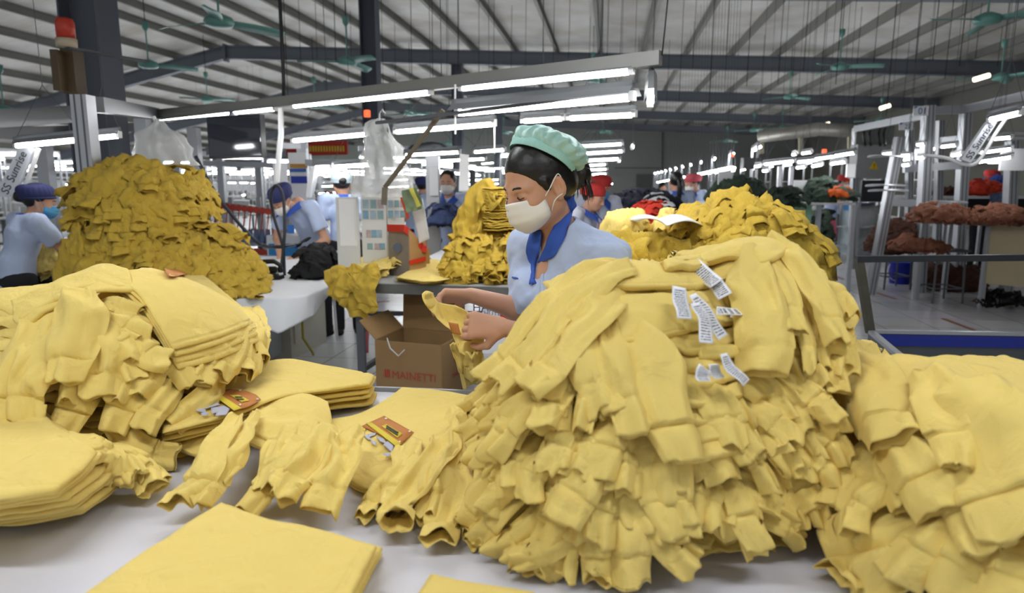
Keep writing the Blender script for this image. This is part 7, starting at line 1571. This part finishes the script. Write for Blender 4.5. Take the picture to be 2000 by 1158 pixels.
def mask_mesh(parent, P, sc, M_, wrap=.0):
    "pleated mask over nose, mouth and chin, following the face"
    nu, nv = 31, 19; G = np.zeros((nv, nu, 3))
    for i in range(nv):
        v = i / (nv - 1); z = -.016 - .098 * v
        for k in range(nu):
            a = (k / (nu - 1) - .5) * 2; aa = a * 1.32
            rx = .106 + .008 * math.sin(v * math.pi) - .020 * max(0, v - .6) / .4; ry = .066 - .008 * abs(v - .5) * 2 - .018 * max(0, v - .7) / .3
            x = rx * math.cos(aa) ** .8 if math.cos(aa) > 0 else 0; y = ry * math.sin(aa) * 1.12
            x += .010 * math.exp(-(a / .16) ** 2) * (1 - v) ** .5; zz = z * (1 - .28 * abs(a) ** 2.2) - .013 * abs(a) ** 2.2
            x += .0014 * math.sin(v * 26) * (1 - abs(a)) ** .5
            G[i, k] = P(x, y, zz)
    N = gnormal(G); ctr = P(0, 0, -.06)
    if ((G[nv // 2, nu // 2] - ctr) @ N[nv // 2, nu // 2]) < 0: N = -N
    o = shell('face_mask', G, N, .003 * sc, M_, parent)
    for s_ in (-1, 1):
        kk = 0 if s_ < 0 else nu - 1; 
        if ((G[0, kk] - ctr) @ (P(0, 1, 0) - P(0, 0, 0))) * s_ < 0: kk = nu - 1 - kk
        for row, zc in ((1, .022), (nv - 2, -.052)):
            MB().tube(smooth_path([G[row, kk], P(.02, s_ * .079, (-.018 + zc) * .5 - .01), P(-.012, s_ * .082, zc * .7), P(-.022, s_ * .080, zc * .25 - .012)], 14), .0017 * sc, 6).build('ear_loop', M_, o, True)
    return o
def cap_mesh(parent, P, sc, M_, name='cap', puff=.03, tilt=.3, label=None, band=None, seed=0, low=.005):
    "gathered cloth cap over the hair: band and puffed crown"
    nu, nv = 64, 22; V = []
    ct, st = math.cos(tilt), math.sin(tilt)
    for i in range(nv):
        v = i / (nv - 1); 
        for k in range(nu):
            a = 2 * math.pi * k / nu; back = .5 - .5 * math.cos(a)     # a=0 front
            el = v * math.pi / 2; r = math.cos(el) ** .8 if el < math.pi / 2 - 1e-6 else 0
            pf = puff * math.sin(min(1, v * 1.4) * math.pi) ** .7 * (.35 + .8 * back)
            g = .0035 * math.sin(a * 22 + seed + 2 * math.sin(v * 4)) * math.sin(min(v * 1.2, 1) * math.pi)
            x = -(-.108 * math.cos(a)) * 1.0; x = .106 * math.cos(a) * r + (pf + g) * math.cos(a) - .015; y = .089 * math.sin(a) * r + (pf + g) * math.sin(a); z = low + .105 * math.sin(el) + pf * .6
            x2 = x * ct - (z - low) * st; z2 = x * st + (z - low) * ct + low + .012
            V.append(P(x2, y, z2))
    F = grid_faces(nv, nu).tolist() + [tuple((nv - 1) * nu + k for k in range(nu))]
    F = [tuple(f[::-1]) for f in F]
    o = mesh(name, V, F, M_, parent, True, label)
    m = MB(); pts = [V[k] for k in range(nu)] + [V[0]]; m.tube(pts, .008 * sc, 8, caps=False); m.build('cap_band', band or M_, o, True)
    return o
def person(name_label, base, face, h=1.58, lean=0.15, headyaw=0, headdown=.35, larm=None, rarm=None, shirt=SHIRTC, collar=BLUEC, cap=None, mask=MASKM, hair='short', group=None, res=.011, sit=False, capM=None, badge=None, scale=1.0):
    """base: floor point under the pelvis; face: yaw angle of the body (0 looks to -Y towards the camera, + turns to +X); larm/rarm: (elbow, wrist) in body coordinates (forward, left, up) metres"""
    o = empty('person', base, name_label, 'person', group); b = np.array(base, float); s = h / 1.6
    f = np.array([math.sin(face), -math.cos(face), 0]); l = np.cross([0, 0, 1], f); U = np.array([0, 0, 1.0])
    Q = lambda x, y, z: b + (f * x + l * y + U * z) * s
    zp = .86; zc = 1.18; zn = 1.34; zs = 1.29; ln = lean
    pel = Q(0, 0, zp); chest = Q(ln * .6, 0, zc - ln * .1); neck = Q(ln, 0, zn - ln * .25); hc = Q(ln + .03 + .05 * headdown + ln * .3, 0, 1.475 - ln * .55 - .02 * headdown)
    shs = [Q(ln * .9, sd * .165, zs - ln * .22) for sd in (1, -1)]
    larm = larm or ((.02, .24, 1.02), (.22, .2, .95)); rarm = rarm or ((.02, -.24, 1.02), (.22, -.2, .95))
    arms = []
    for sh_, (el, wr) in zip(shs, (larm, rarm)): arms.append((sh_, Q(*el), Q(*wr)))
    allp = np.array([pel, chest, neck, hc] + [p for a in arms for p in a]); lo = allp.min(0) - .22; hi = allp.max(0) + .22
    S1 = SDF(lo, hi, res)
    hf = rotm(U, headyaw) @ f; hl = np.cross(U, hf); hf2 = rotm(hl, headdown) @ hf; hu = np.cross(hf2, hl)
    S1.cap(Q(ln * .8, 0, 1.24 - ln * .2), hc - hu * .05 * s, .05 * s, .05 * s, k=.02); S1.cap(chest, Q(ln * .8, 0, 1.24), .09 * s, .07 * s, k=.03)
    P, Mh = head_shape(S1, hc, hf2, hl, hu, s)
    for i, (a, e, w) in enumerate(arms):
        S1.cap(a, e, .045 * s, .038 * s, k=.02); S1.cap(e, w, .036 * s, .024 * s, k=.015)
        d = w - e; d /= np.linalg.norm(d); pn = -U + d * (U @ d); hand(S1, w, d, pn, -1 if i == 0 else 1, s * .95, .6)
    body = S1.build('body', SKIN, o)
    S2 = SDF(np.minimum(lo, pel - .25), hi, res); kk = .05
    S2.cap(Q(0, 0, zp), chest, .125 * s, .12 * s, k=kk, flat=(f, .78)); S2.cap(chest, Q(ln * .85, 0, 1.25 - ln * .2), .125 * s, .09 * s, k=kk, flat=(f, .78)); S2.cap(shs[0], shs[1], .055 * s, .055 * s, k=kk)
    S2.cap(Q(0, 0, .78), Q(0, 0, .95), .15 * s, .13 * s, k=kk, flat=(f, .8))
    for a, e, w in arms: S2.cap(a, a + (e - a) * .62, .062 * s, .066 * s, k=.04)
    S2.noise(.010 * s, 9, 3); S2.noise(.004, 26, 5)
    S2.plane_cut(Q(0, 0, .76), (0, 0, -1)); S2.cap(neck - U * .02, neck + U * .12 + hf * .02, .062 * s, .075 * s, k=.01, op='cut'); S2.cap(Q(ln + .11, 0, 1.30), Q(ln + .13, 0, 1.2), .035 * s, .012 * s, k=.01, op='cut')
    for a, e, w in arms:
        d = (e - a) / np.linalg.norm(e - a); c = a + (e - a) * .70; S2.cap(c + d * .04, c + d * .10, .075 * s, .08 * s, k=.004, op='cut')
    S2.build('shirt', shirt, o)
    if collar is not None:
        nu = 40; G = np.zeros((5, nu, 3))
        for k in range(nu):
            a = (k / (nu - 1) - .5) * 2; an = a * math.pi * .93; x = -math.cos(an); y = math.sin(an); fr = max(0, abs(a) - .55) / .45
            for i in range(5):
                r = .058 + .012 * i; zz = 1.345 - .010 * i * (1 + .2 * fr) - .09 * fr - ln * .25 * 1 + (.012 if i == 1 else 0)
                G[i, k] = Q(ln + .005 + x * r * (1 if x < 0 else 1.0) * 1.0 + fr * .055, y * r * 1.05 * (1 - .45 * fr) + math.copysign(.012 * i * fr, y), zz)
        N = gnormal(G); shell('collar', G, N, .006, collar, o)
    S3 = SDF(Q(0, 0, 0) - np.array([.3, .3, .02]), Q(0, 0, .95) + np.array([.3, .3, .05]), res * 1.2)
    for sd in (1, -1):
        S3.cap(Q(0, sd * .075, zp), Q(.02, sd * .085, .46), .085 * s, .06 * s, k=.03); S3.cap(Q(.02, sd * .085, .46), Q(0, sd * .085, .07), .058 * s, .045 * s, k=.02)
    S3.ell(Q(0, 0, .86), (.15 * s, .12 * s, .1 * s), np.stack([l, f, U], 1), k=.04); S3.noise(.006, 12, 4); S3.build('trousers', TROU, o)
    for sd in (1, -1):
        S4 = SDF(Q(.05, sd * .085, .03) - .18, Q(.05, sd * .085, .03) + .18, .009); S4.cap(Q(-.03, sd * .085, .035), Q(.14, sd * .09, .03), .036 * s, .032 * s, k=.01); S4.plane_cut(Q(0, 0, 0.004), (0, 0, -1)); S4.build('shoe', BLACK, o)
    # hair
    S5 = SDF(hc - .2, hc + .2, res * .8); S5.ell(P(-.022, 0, .026), np.array([.098, .084, .094]) * s, Mh, k=.01)
    if hair == 'long':
        S5.cap(P(-.09, 0, .0), P(-.13, 0, -.16), .03 * s, .022 * s, k=.03)
    if hair == 'bun': S5.ell(P(-.12, 0, .0), np.array([.035, .035, .04]) * s, Mh, k=.02)
    S5.ell(P(.075, 0, -.045), np.array([.085, .085, .078]) * s, Mh, k=.01, op='cut'); S5.noise(.003, 60, 3); S5.build('hair', HAIR, o)
    if hair == 'pony': MB().tube(smooth_path([P(-.10, 0, .01), P(-.14, 0, -.05), P(-.12, 0, -.2), P(-.12, .01, -.36)], 16), [.02, .028, .03, .032, .032, .031, .03, .03, .028, .026, .024, .022, .02, .016, .012, .006], 10).build('ponytail', HAIR, o, True)
    eyes(o, P, hf2, hl, hu, s)
    if mask is not None: mask_mesh(o, P, s, mask)
    if cap is not None: cap_mesh(o, P, s, cap, puff=.022, tilt=.25, seed=len(name_label))
    if badge is not None:
        m = MB(); c = Q(ln * .75 + .125, .0, 1.03); m.bar(c - l * .035, c + l * .035, .004, .075); m.build('name_badge', badge, o)
    return o
def floor_under(px, py, Y): p = atY(px, py, Y); return np.array([p[0], p[1], 0.0])
CAPB = mat('navy_cap', '#272c5c', .8, bump=.3); CAPR = mat('red_cap', '#b8322f', .8); CAPW = mat('pale_cap', '#c9dbe2', .8); BMASK = mat('blue_mask', '#4f9ccb', .8)
# left worker, seen from behind, arm stretched to the right
person('left worker in navy cap, turned away, reaching for the yellow heap', floor_under(25, 500, 4.35), R(145), h=1.50, lean=.12, headdown=.25, headyaw=R(-25), cap=CAPB, mask=BMASK, larm=((.26, .20, 1.02), (.50, .12, 1.0)), rarm=((.25, -.2, 1.05), (.46, -.12, 1.0)), hair='bun')
# man who irons
person('man in a navy cap and white mask bending over the ironing table', floor_under(618, 450, 6.35), R(-22), h=1.60, lean=.30, headdown=.75, headyaw=R(-6), cap=CAPB, larm=((.22, .27, .93), (.44, .10, .80)), rarm=((.22, -.27, .93), (.44, -.06, .80)), badge=mat('azure_badge', '#2f6fc0', .5))
person('worker with a pale cap seen from behind above the notice board', floor_under(672, 400, 6.4), R(200), h=1.60, lean=.08, headdown=.2, cap=CAPW, mask=None, hair='bun')
person('worker with a navy cap half hidden behind the sage green cloth', floor_under(812, 400, 8.5), R(150), h=1.58, lean=.1, cap=CAPB, mask=None)
person('black-haired man in a white mask and blue-collared shirt standing behind the denim heap', floor_under(880, 420, 6.9), R(-8), h=1.60, lean=.05, headdown=.15, cap=None, larm=((.05, .27, 1.0), (.18, .22, .86)), rarm=((.05, -.27, 1.0), (.18, -.22, .86)), badge=PAPER)
person('worker in a red cap and light blue mask sorting the navy heap', floor_under(1163, 420, 6.9), R(12), h=1.58, lean=.10, headdown=.35, cap=CAPR, mask=BMASK, shirt=mat('white_blue_cloth', '#d3d9ec', .85), larm=((.12, .26, 1.02), (.30, .2, .95)), rarm=((.12, -.26, 1.02), (.30, -.2, .95)), badge=mat('pink_badge', '#e39ab5', .5))
person('worker in a red cap mostly hidden behind the neck of the masked woman', floor_under(1122, 420, 5.6), R(60), h=1.50, lean=.1, cap=CAPR, mask=None, shirt=_M['white_blue_cloth'])
person('worker with a long black ponytail seen from behind at the right of the hall', floor_under(1322, 400, 8.4), R(188), h=1.60, lean=.03, headdown=.1, cap=None, mask=None, hair='pony')
person('worker in a pink and red cap in profile beside the ponytailed one', floor_under(1370, 400, 9.3), R(-75), h=1.62, lean=.08, cap=mat('pink_cap', '#c0505c', .8))
person('dark-haired worker bending behind the pink-capped one', floor_under(1390, 400, 10.5), R(30), h=1.55, lean=.15, cap=None)
person('worker in a red cap holding orange cloth at the right', floor_under(1622, 400, 13.2), R(50), h=1.68, lean=.12, headdown=.4, cap=CAPR, larm=((.2, .24, 1.05), (.4, .1, 1.05)), rarm=((.2, -.24, 1.05), (.4, -.1, 1.05)))
person('worker in a pale blue shirt half hidden by the post of the control cabinet', floor_under(1684, 400, 13.4), R(20), h=1.45, lean=.1, cap=None)
person('worker in a red cap behind the red garments at the right edge', floor_under(1915, 400, 11.6), R(15), h=1.72, lean=.08, cap=CAPR, mask=MASKM, shirt=_M['white_blue_cloth'])
person('small distant worker in white left of the ponytailed one', floor_under(1283, 400, 13), R(10), h=1.55, cap=None, res=.018)
# ================================================================== THE MASKED WOMAN IN FRONT
def sdf_ray(S_, px, py, far=3.0):
    px = np.atleast_1d(np.asarray(px, float)); py = np.atleast_1d(np.asarray(py, float)); out = np.zeros((len(px), 3)); T = np.arange(1.2, far, S_.h * .5)
    for i in range(len(px)):
        P = np.array([0, 0, CAMH]) + ray(px[i], py[i])[None] * T[:, None]; g = (P - S_.lo) / S_.h; j = np.round(g).astype(int); ok = ((j >= 0) & (j < S_.n)).all(1)
        v = np.full(len(T), 9.0); v[ok] = S_.f[tuple(j[ok].T)]; neg = np.argmax(v < 0) if (v < 0).any() else int(np.argmin(v)); out[i] = P[neg]
    return out
def sdf_panel(parent, S_, E, lift, th, M_, name, nu=24, nv=24, wr=.0015, seed=0, hem=None, label=None):
    C = coons(E, nu, nv); P = sdf_ray(S_, C[..., 0].ravel(), C[..., 1].ravel()).reshape(nv, nu, 3); G = P
    for _ in range(6):
        Gp = G.copy(); Gp[1:-1, 1:-1] = (G[:-2, 1:-1] + G[2:, 1:-1] + G[1:-1, :-2] + G[1:-1, 2:] + 2 * G[1:-1, 1:-1]) / 6; Gp[0, 1:-1] = (G[0, :-2] + G[0, 2:] + 2 * G[0, 1:-1]) / 4; Gp[-1, 1:-1] = (G[-1, :-2] + G[-1, 2:] + 2 * G[-1, 1:-1]) / 4
        Gp[1:-1, 0] = (G[:-2, 0] + G[2:, 0] + 2 * G[1:-1, 0]) / 4; Gp[1:-1, -1] = (G[:-2, -1] + G[2:, -1] + 2 * G[1:-1, -1]) / 4; G = Gp
    N = gnormal(G); cam_ = np.array([0, 0, CAMH]); flip = ((cam_ - G.reshape(-1, 3).mean(0)) @ N.reshape(-1, 3).mean(0)) < 0
    if flip: N = -N
    G = G + N * (lift + wr * fbm(G * 30, seed))[..., None]
    return shell(name, G, N, th, M_, parent, label, hem)
wo = empty('person', (.2, 2.0, 0), 'woman in a mint cap, white mask and pale blue shirt checking a yellow sweatshirt', 'person')
hs = 1.05; yaw = np.array([-.85, -.53, 0]); yaw /= np.linalg.norm(yaw); U3 = np.array([0, 0, 1.0]); hl3 = np.cross(U3, yaw)
hc3 = np.array([.073, 1.945, 1.428]); hd = .40; hf3 = rotm(hl3, hd) @ yaw; hu3 = np.cross(hf3, hl3)
roll = 0
bfv = np.array([-.78, -.62, 0]); bfv /= np.linalg.norm(bfv); bl = np.cross(U3, bfv)        # body forward / left
nb = np.array([.155, 1.985, 1.262]); shn = np.array([.262, 1.885, 1.205]); shf = np.array([.062, 2.10, 1.215])
eln = np.array([.215, 1.745, .99]); wrn = atY(985, 640, 1.72); elf = atY(1042, 612, 2.02); wrf = atY(922, 577, 1.93)
SB = SDF((-.32, 1.55, .92), (.42, 2.3, 1.6), .0032)
SB.cap(nb - (0, 0, .02), hc3 - hu3 * .05 + yaw * -.012, .050, .048, k=.02); SB.cap(nb - (0, 0, .16), nb - (0, 0, .03), .09, .065, k=.04); SB.cap(shn, shf, .045, k=.05)
SB.cap(nb + bfv * .045 - (0, 0, .05), nb + bfv * .075 - (0, 0, .14), .03, .03, k=.04)
PH_, MH_ = head_shape(SB, hc3, hf3, hl3, hu3, hs)
for a, e, w, sd in ((shn, eln, wrn, 0), (shf, elf, wrf, 1)):
    SB.cap(a, e, .042, .037, k=.02); m1 = e + (w - e) * .3; SB.cap(e, m1, .037, .036, k=.02); SB.cap(m1, w, .036, .0235, k=.015, flat=(U3, .92))
df = np.array([-.95, -.22, .02]); hand(SB, wrf, df, np.array([.1, -.55, -.8]), -1, .92, .85)
dn = np.array([-.93, .10, .06]); hand(SB, wrn, dn, np.array([.2, .75, -.35]), 1, .95, 1.15)
SB.build('body', SKIN, wo)
# shirt
SS = SDF((-.2, 1.55, .74), (.5, 2.4, 1.42), .0052); k_ = .06
SS.cap((.17, 2.0, .80), (.165, 2.0, 1.05), .15, .135, k=k_, flat=(bfv, .8)); SS.cap((.165, 2.0, 1.05), (.16, 1.99, 1.19), .14, .10, k=k_, flat=(bfv, .82)); SS.cap(shn + (0, 0, .0), shf, .060, k=.07); SS.cap(shn, nb, .058, .062, k=.05); SS.cap(shf, nb, .055, .06, k=.05)
for s_ in (-1, 1): SS.ell(np.array([.16, 1.99, 1.10]) + bfv * .085 + bl * s_ * .06, (.055, .055, .06), k=.06)
for a, e in ((shn, eln), (shf, elf)):
    d = (e - a); SS.cap(a, a + d * .5, .062, .068, k=.05); SS.cap(a + d * .5, a + d * .82, .068, .073, k=.02)
SS.noise(.012, 8, 3); SS.noise(.011, 15, 6); SS.noise(.003, 40, 9)
SSC = SDF((-.2, 1.55, .74), (.5, 2.4, 1.42), .0052); SSC.f = SS.f.copy()
SS.cap(nb - (0, 0, .03) + bfv * .005, hc3 - hu3 * .03, .061, .062, k=.012, op='cut')
q0 = sdf_ray(SSC, [1070], [455])[0]; q1 = sdf_ray(SSC, [1056], [492])[0]; SS.cap(q0, q1, .034, .006, k=.006, op='cut')
for a, e in ((shn, eln), (shf, elf)):
    d = (e - a) / np.linalg.norm(e - a); c = a + (e - a) * .84; SS.cap(c + d * .055, c + d * .14, .078, .085, k=.004, op='cut'); SS.cap(c - d * .03, c + d * .1, .052, .058, k=.004, op='cut')
SS.plane_cut((0, 0, .77), (0, 0, -1)); SS.build('shirt', SHIRTC, wo)
def E4(t, r, b, l): return [[(x, y, 0) for x, y in e] for e in (t, r, b, l)]
sdf_panel(wo, SSC, E4([(1101, 384), (1108, 380), (1116, 383)], [(1116, 383), (1124, 412), (1111, 440), (1101, 473), (1086, 502)], [(1052, 513), (1068, 511), (1086, 502)], [(1101, 384), (1093, 420), (1080, 452), (1065, 488), (1052, 513)]), .008, .006, BLUEC, 'collar', 22, 40, label='royal blue notched collar, near side')
sdf_panel(wo, SSC, E4([(1046, 437), (1054, 433), (1062, 434)], [(1062, 434), (1060, 462), (1056, 492), (1049, 516), (1045, 556)], [(1038, 556), (1041, 557), (1045, 556)], [(1046, 437), (1035, 470), (1030, 495), (1038, 518), (1038, 556)]), .007, .006, BLUEC, 'collar', 18, 40, label='royal blue notched collar, far side')
sdf_panel(wo, SSC, E4([(1058, 516), (1064, 515)], [(1064, 515), (1062, 560), (1064, 610)], [(1056, 611), (1064, 610)], [(1058, 516), (1055, 560), (1056, 611)]), .002, .003, SHIRTC, 'button_band', 6, 30)
sdf_panel(wo, SSC, E4([(1002, 541), (1014, 544)], [(1014, 544), (1014, 547)], [(1002, 544), (1014, 547)], [(1002, 541), (1002, 544)]), .004, .002, BLUEC, 'sleeve_piping', 6, 3)
# trousers and shoes
S3 = SDF((-.1, 1.7, 0), (.45, 2.3, .95), .01)
for sd in (-1, 1):
    hp_ = np.array([.17, 2.0, .84]) + bl * sd * .08; S3.cap(hp_, hp_ * [1, 1, 0] + (0, 0, .46), .09, .062, k=.03); S3.cap(hp_ * [1, 1, 0] + (0, 0, .46), hp_ * [1, 1, 0] + (0, 0, .08), .06, .048, k=.02)
S3.ell((.17, 2.0, .84), (.15, .13, .1), k=.04); S3.build('trousers', TROU, wo)
for sd in (-1, 1):
    c = np.array([.17, 2.0, .035]) + bl * sd * .08; S4 = SDF(c - .22, c + .22, .009); S4.cap(c - bfv * .04, c + bfv * .13, .037, .033, k=.01); S4.plane_cut((0, 0, .004), (0, 0, -1)); S4.build('shoe', BLACK, wo)
# hair
SH = SDF(hc3 - .22, hc3 + .22, .0028)
SH.ell(PH_(-.016, 0, .024), np.array([.099, .0815, .095]) * hs, MH_, k=.01); SH.ell(PH_(-.055, 0, -.028), np.array([.052, .066, .05]) * hs, MH_, k=.03)
for s_ in (-1, 1): SH.cap(PH_(.028, s_ * .071, .01), PH_(.016, s_ * .072, -.028), .010 * hs, .004 * hs, k=.015)
SH.ell(PH_(.090, 0, -.030), np.array([.082, .090, .083]) * hs, MH_, k=.012, op='cut'); SH.cap(PH_(.02, .07, -.06), PH_(.02, -.07, -.06), .042 * hs, k=.01, op='cut')
for s_ in (-1, 1): SH.ell(PH_(-.006, s_ * .085, -.022), np.array([.024, .02, .034]) * hs, MH_, k=.006, op='cut')
SH.noise(.0007, 90, 3); SH.build('hair', HAIR, wo)
SP = SDF(hc3 - .25, hc3 + .28, .004)
pc = atY(1113, 322, 2.01); pd = atY(1132, 345, 2.03); pe = atY(1122, 362, 2.02)
SP.cap(atY(1100, 326, 1.99), pc, .018, .020, k=.01); SP.ell(pd - (0.002, 0, -.012), (.034, .036, .046), k=.02); SP.cap(pd, pe, .026, .010, k=.02); SP.noise(.004, 60, 5); SP.noise(.002, 160, 6); SP.build('ponytail', HAIR, wo)
for k in range(26):
    a = RX.uniform(-1, 1); st = pd + np.array([a * .028, RX.uniform(-.03, .02), RX.uniform(-.03, .0)]); MB().tube([st, st + np.array([a * .008 + .002, 0, -.028]), st + np.array([a * .012 + .004, .0, -.05 - .012 * RX.random()])], [.0022, .0016, .0003], 5).build('hair_strand', HAIR, wo, True)
MB().lathe(atY(1107, 327, 1.99), [(.017, -.006), (.021, 0), (.017, .006)], 16, axis=pc - atY(1100, 326, 1.99)).build('hair_tie', PAPER, wo, True)
eyes(wo, PH_, hf3, hl3, hu3, hs)
for s_ in (1, -1): MB().tube(smooth_path([PH_(.0885, s_ * .020, -.0105), PH_(.0898, s_ * .030, -.0135), PH_(.0845, s_ * .042, -.0115)], 8), .0013, 6).build('lower_lid_line', mat('lid_shadow', '#5a3a30', .6), wo, True)
mask_mesh(wo, PH_, hs, MASKM)
# mint cap worn on the back of the head
MINT = mat('mint_nonwoven', '#a8d3ca', .38, var=.05, vscale=30, bump=.3, bscale=260, alpha=.93, spec=.6); MINTB = mat('mint_band', '#9fd0c8', .8, bump=.2)
tl = .90; ax = np.array([-math.sin(tl), math.cos(tl)]); fx_ = np.array([math.cos(tl), math.sin(tl)])   # head (x,z): cap axis and its forward
def CP(r, a, h, dx=0): # a=0 front
    x = -.035 + fx_[0] * r * math.cos(a) + ax[0] * h + dx; z = .050 + fx_[1] * r * math.cos(a) + ax[1] * h; return PH_(x, r * math.sin(a) * .98, z)
nu, nv = 120, 30; V = []
for i in range(nv):
    v = i / (nv - 1)
    for k in range(nu):
        a = 2 * math.pi * k / nu; back = .5 - .5 * math.cos(a)
        rr0 = .0895 * math.cos(v * math.pi / 2) ** .62 + (.010 + .022 * back) * math.sin(min(v * 1.25, 1) * math.pi) ** .8
        g = .0042 * math.sin(a * 19 + 2.2 * math.sin(v * 5 + a)) * math.sin(min(v * 1.1, 1) * math.pi) ** .6 + .003 * math.sin(a * 7 + v * 9)
        h = .008 + (.062 + .012 * back) * math.sin(v * math.pi / 2) + .005 * math.sin(a * 5 + v * 7) * v
        V.append(CP(max(rr0 + g * (1 if rr0 > .012 else 0), 0.001), a, h))
F = [tuple(f[::-1]) for f in grid_faces(nv, nu).tolist()] + [tuple(range((nv - 1) * nu + nu - 1, (nv - 1) * nu - 1, -1))]
cp_ = mesh('cap', V, F, MINT, wo, True, 'mint green gathered disposable cap')
V = []; nb_ = 6
for i in range(nb_):
    for k in range(nu):
        a = 2 * math.pi * k / nu; V.append(CP(.0915 + .0022 * math.sin(i / (nb_ - 1) * math.pi) + .0006 * math.sin(a * 40), a, -.008 + .022 * i / (nb_ - 1)))
for k in range(nu): V.append(CP(.088, 2 * math.pi * k / nu, .014))
for k in range(nu): V.append(CP(.088, 2 * math.pi * k / nu, -.008))
mesh('cap_band', V, np.vstack([grid_faces(nb_ + 2, nu)[:, ::-1]]), MINTB, cp_, True)
# sweatshirt she is holding
gs = newshirt(atY(880, 620, 1.8), 'yellow sweatshirt held up between both hands of the masked woman', None)
def wcoons(E, nu, nv): return coons([[tuple(atY(*p)) for p in e] for e in E], nu, nv)
G = wcoons([[(826, 576, 1.83), (836, 570, 1.86), (858, 590, 1.86), (900, 600, 1.82), (938, 622, 1.775)], [(938, 622, 1.775), (946, 650, 1.77), (943, 680, 1.77), (940, 692, 1.77)], [(898, 690, 1.76), (915, 700, 1.75), (930, 700, 1.77), (940, 692, 1.77)], [(826, 576, 1.83), (842, 612, 1.83), (876, 645, 1.80), (898, 690, 1.76)]], 60, 50)
N = gnormal(G); N = N if N[..., 1].mean() < 0 else -N; G = G + N * (.010 * crest(G * 12, 5) + .004 * fbm(G * 30, 3))[..., None]; N = gnormal(G); N = N if N[..., 1].mean() < 0 else -N; shell('body', G, N, .004, YEL, gs)
G = wcoons([[(824, 574, 1.84), (832, 568, 1.86), (846, 572, 1.87)], [(846, 572, 1.87), (848, 582, 1.86), (850, 596, 1.85)], [(832, 594, 1.82), (840, 602, 1.83), (850, 596, 1.85)], [(824, 574, 1.84), (826, 584, 1.83), (832, 594, 1.82)]], 16, 16); shell('folded_edge', G, gnormal(G), .008, YEL, gs)
P = smooth_path([atY(893, 664, 1.79), atY(900, 690, 1.80), atY(908, 720, 1.80), atY(916, 752, 1.80)], 20); sleeve_mesh(gs, P, np.linspace(.05, .055, 20), np.tile([0, -1, .1], (20, 1)), 5, fold=1.8)
P = smooth_path([atY(925, 688, 1.74), atY(928, 705, 1.76), atY(925, 735, 1.78)], 20); sleeve_mesh(gs, P, np.linspace(.06, .05, 20), np.tile([0, -1, .1], (20, 1)), 8, fold=1.8)
G = wcoons([[(878, 628, 1.785), (895, 636, 1.78)], [(895, 636, 1.78), (905, 655, 1.765)], [(888, 648, 1.78), (905, 655, 1.765)], [(878, 628, 1.785), (888, 648, 1.78)]], 8, 8); N = gnormal(G); N = N if N[..., 1].mean() < 0 else -N; shell('pocket_print', G + N * .012, N, .002, OR, gs, 'orange print patch')
# ================================================================== WHAT SHOWS LARGEST STAYS SINGLE, THE REST OF A KIND BECOMES ONE HEAP
def settle():
    bpy.context.view_layer.update(); dg = bpy.context.evaluated_depsgraph_get(); cnt = {}; o0 = Vector((0, 0, CAMH))
    for py in range(3, 1158, 12):
        for px in range(3, 2000, 12):
            d = Vector(ray(px, py)).normalized(); ok, loc, nn, i, ob, mm = S.ray_cast(dg, o0, d)
            if not ok: continue
            while ob.parent is not None: ob = ob.parent
            cnt[ob.name] = cnt.get(ob.name, 0) + 1
    def arrays(q):
        me = q.data; n = len(me.vertices); co = np.zeros(n * 3, np.float32); me.vertices.foreach_get('co', co); M4 = np.array(q.matrix_world)
        vi = np.zeros(len(me.loops), np.int32); me.loops.foreach_get('vertex_index', vi); ls = np.zeros(len(me.polygons), np.int32); me.polygons.foreach_get('loop_start', ls)
        return co.reshape(-1, 3) @ M4[:3, :3].T + M4[:3, 3], vi, ls
    for cat_, keep, name in (('sweatshirt', 296, 'yellow_garment_heap'), ('garment', 220, 'coloured_garment_heap')):
        L = [o for o in COL.objects if o.parent is None and o.get('category') == cat_]
        L.sort(key=lambda o: -cnt.get(o.name, 0)); rest = [o for o in L[keep:]] + [o for o in L[:keep] if cnt.get(o.name, 0) == 0]
        V = []; VI = []; LS = []; mats = []; MI = []; base = 0; lb = 0; dead = []
        for r in rest:
            st = [r]
            while st:
                q = st.pop(); st += list(q.children); dead.append(q)
                if q.type == 'MESH':
                    co, vi, ls = arrays(q); m0 = q.data.materials[0]
                    if m0 not in mats: mats.append(m0)
                    V.append(co); VI.append(vi + base); LS.append(ls + lb); MI.append(np.full(len(ls), mats.index(m0), np.int32)); base += len(co); lb += len(vi)
        bpy.data.batch_remove(dead)
        if V:
            me = bpy.data.meshes.new(name); V = np.vstack(V).astype(np.float32); VI = np.concatenate(VI).astype(np.int32); LS = np.concatenate(LS).astype(np.int32)
            me.vertices.add(len(V)); me.vertices.foreach_set('co', V.ravel()); me.loops.add(len(VI)); me.loops.foreach_set('vertex_index', VI); me.polygons.add(len(LS)); me.polygons.foreach_set('loop_start', LS)
            for m in mats: me.materials.append(m)
            me.polygons.foreach_set('material_index', np.concatenate(MI)); me.polygons.foreach_set('use_smooth', np.ones(len(LS), dtype=bool)); me.update(calc_edges=True)
            o = bpy.data.objects.new(name, me); COL.objects.link(o)
            tag(o, 'yellow sweatshirts deeper inside the heaps, showing only in slivers' if cat_ == 'sweatshirt' else 'coloured garments deeper inside the distant heaps', 'heap of garments', None, 'stuff')
settle()
for o in COL.objects:
    if o.get('label') and len(o['label'].replace('-', ' ').split()) > 16: print('LONG', o['label'])
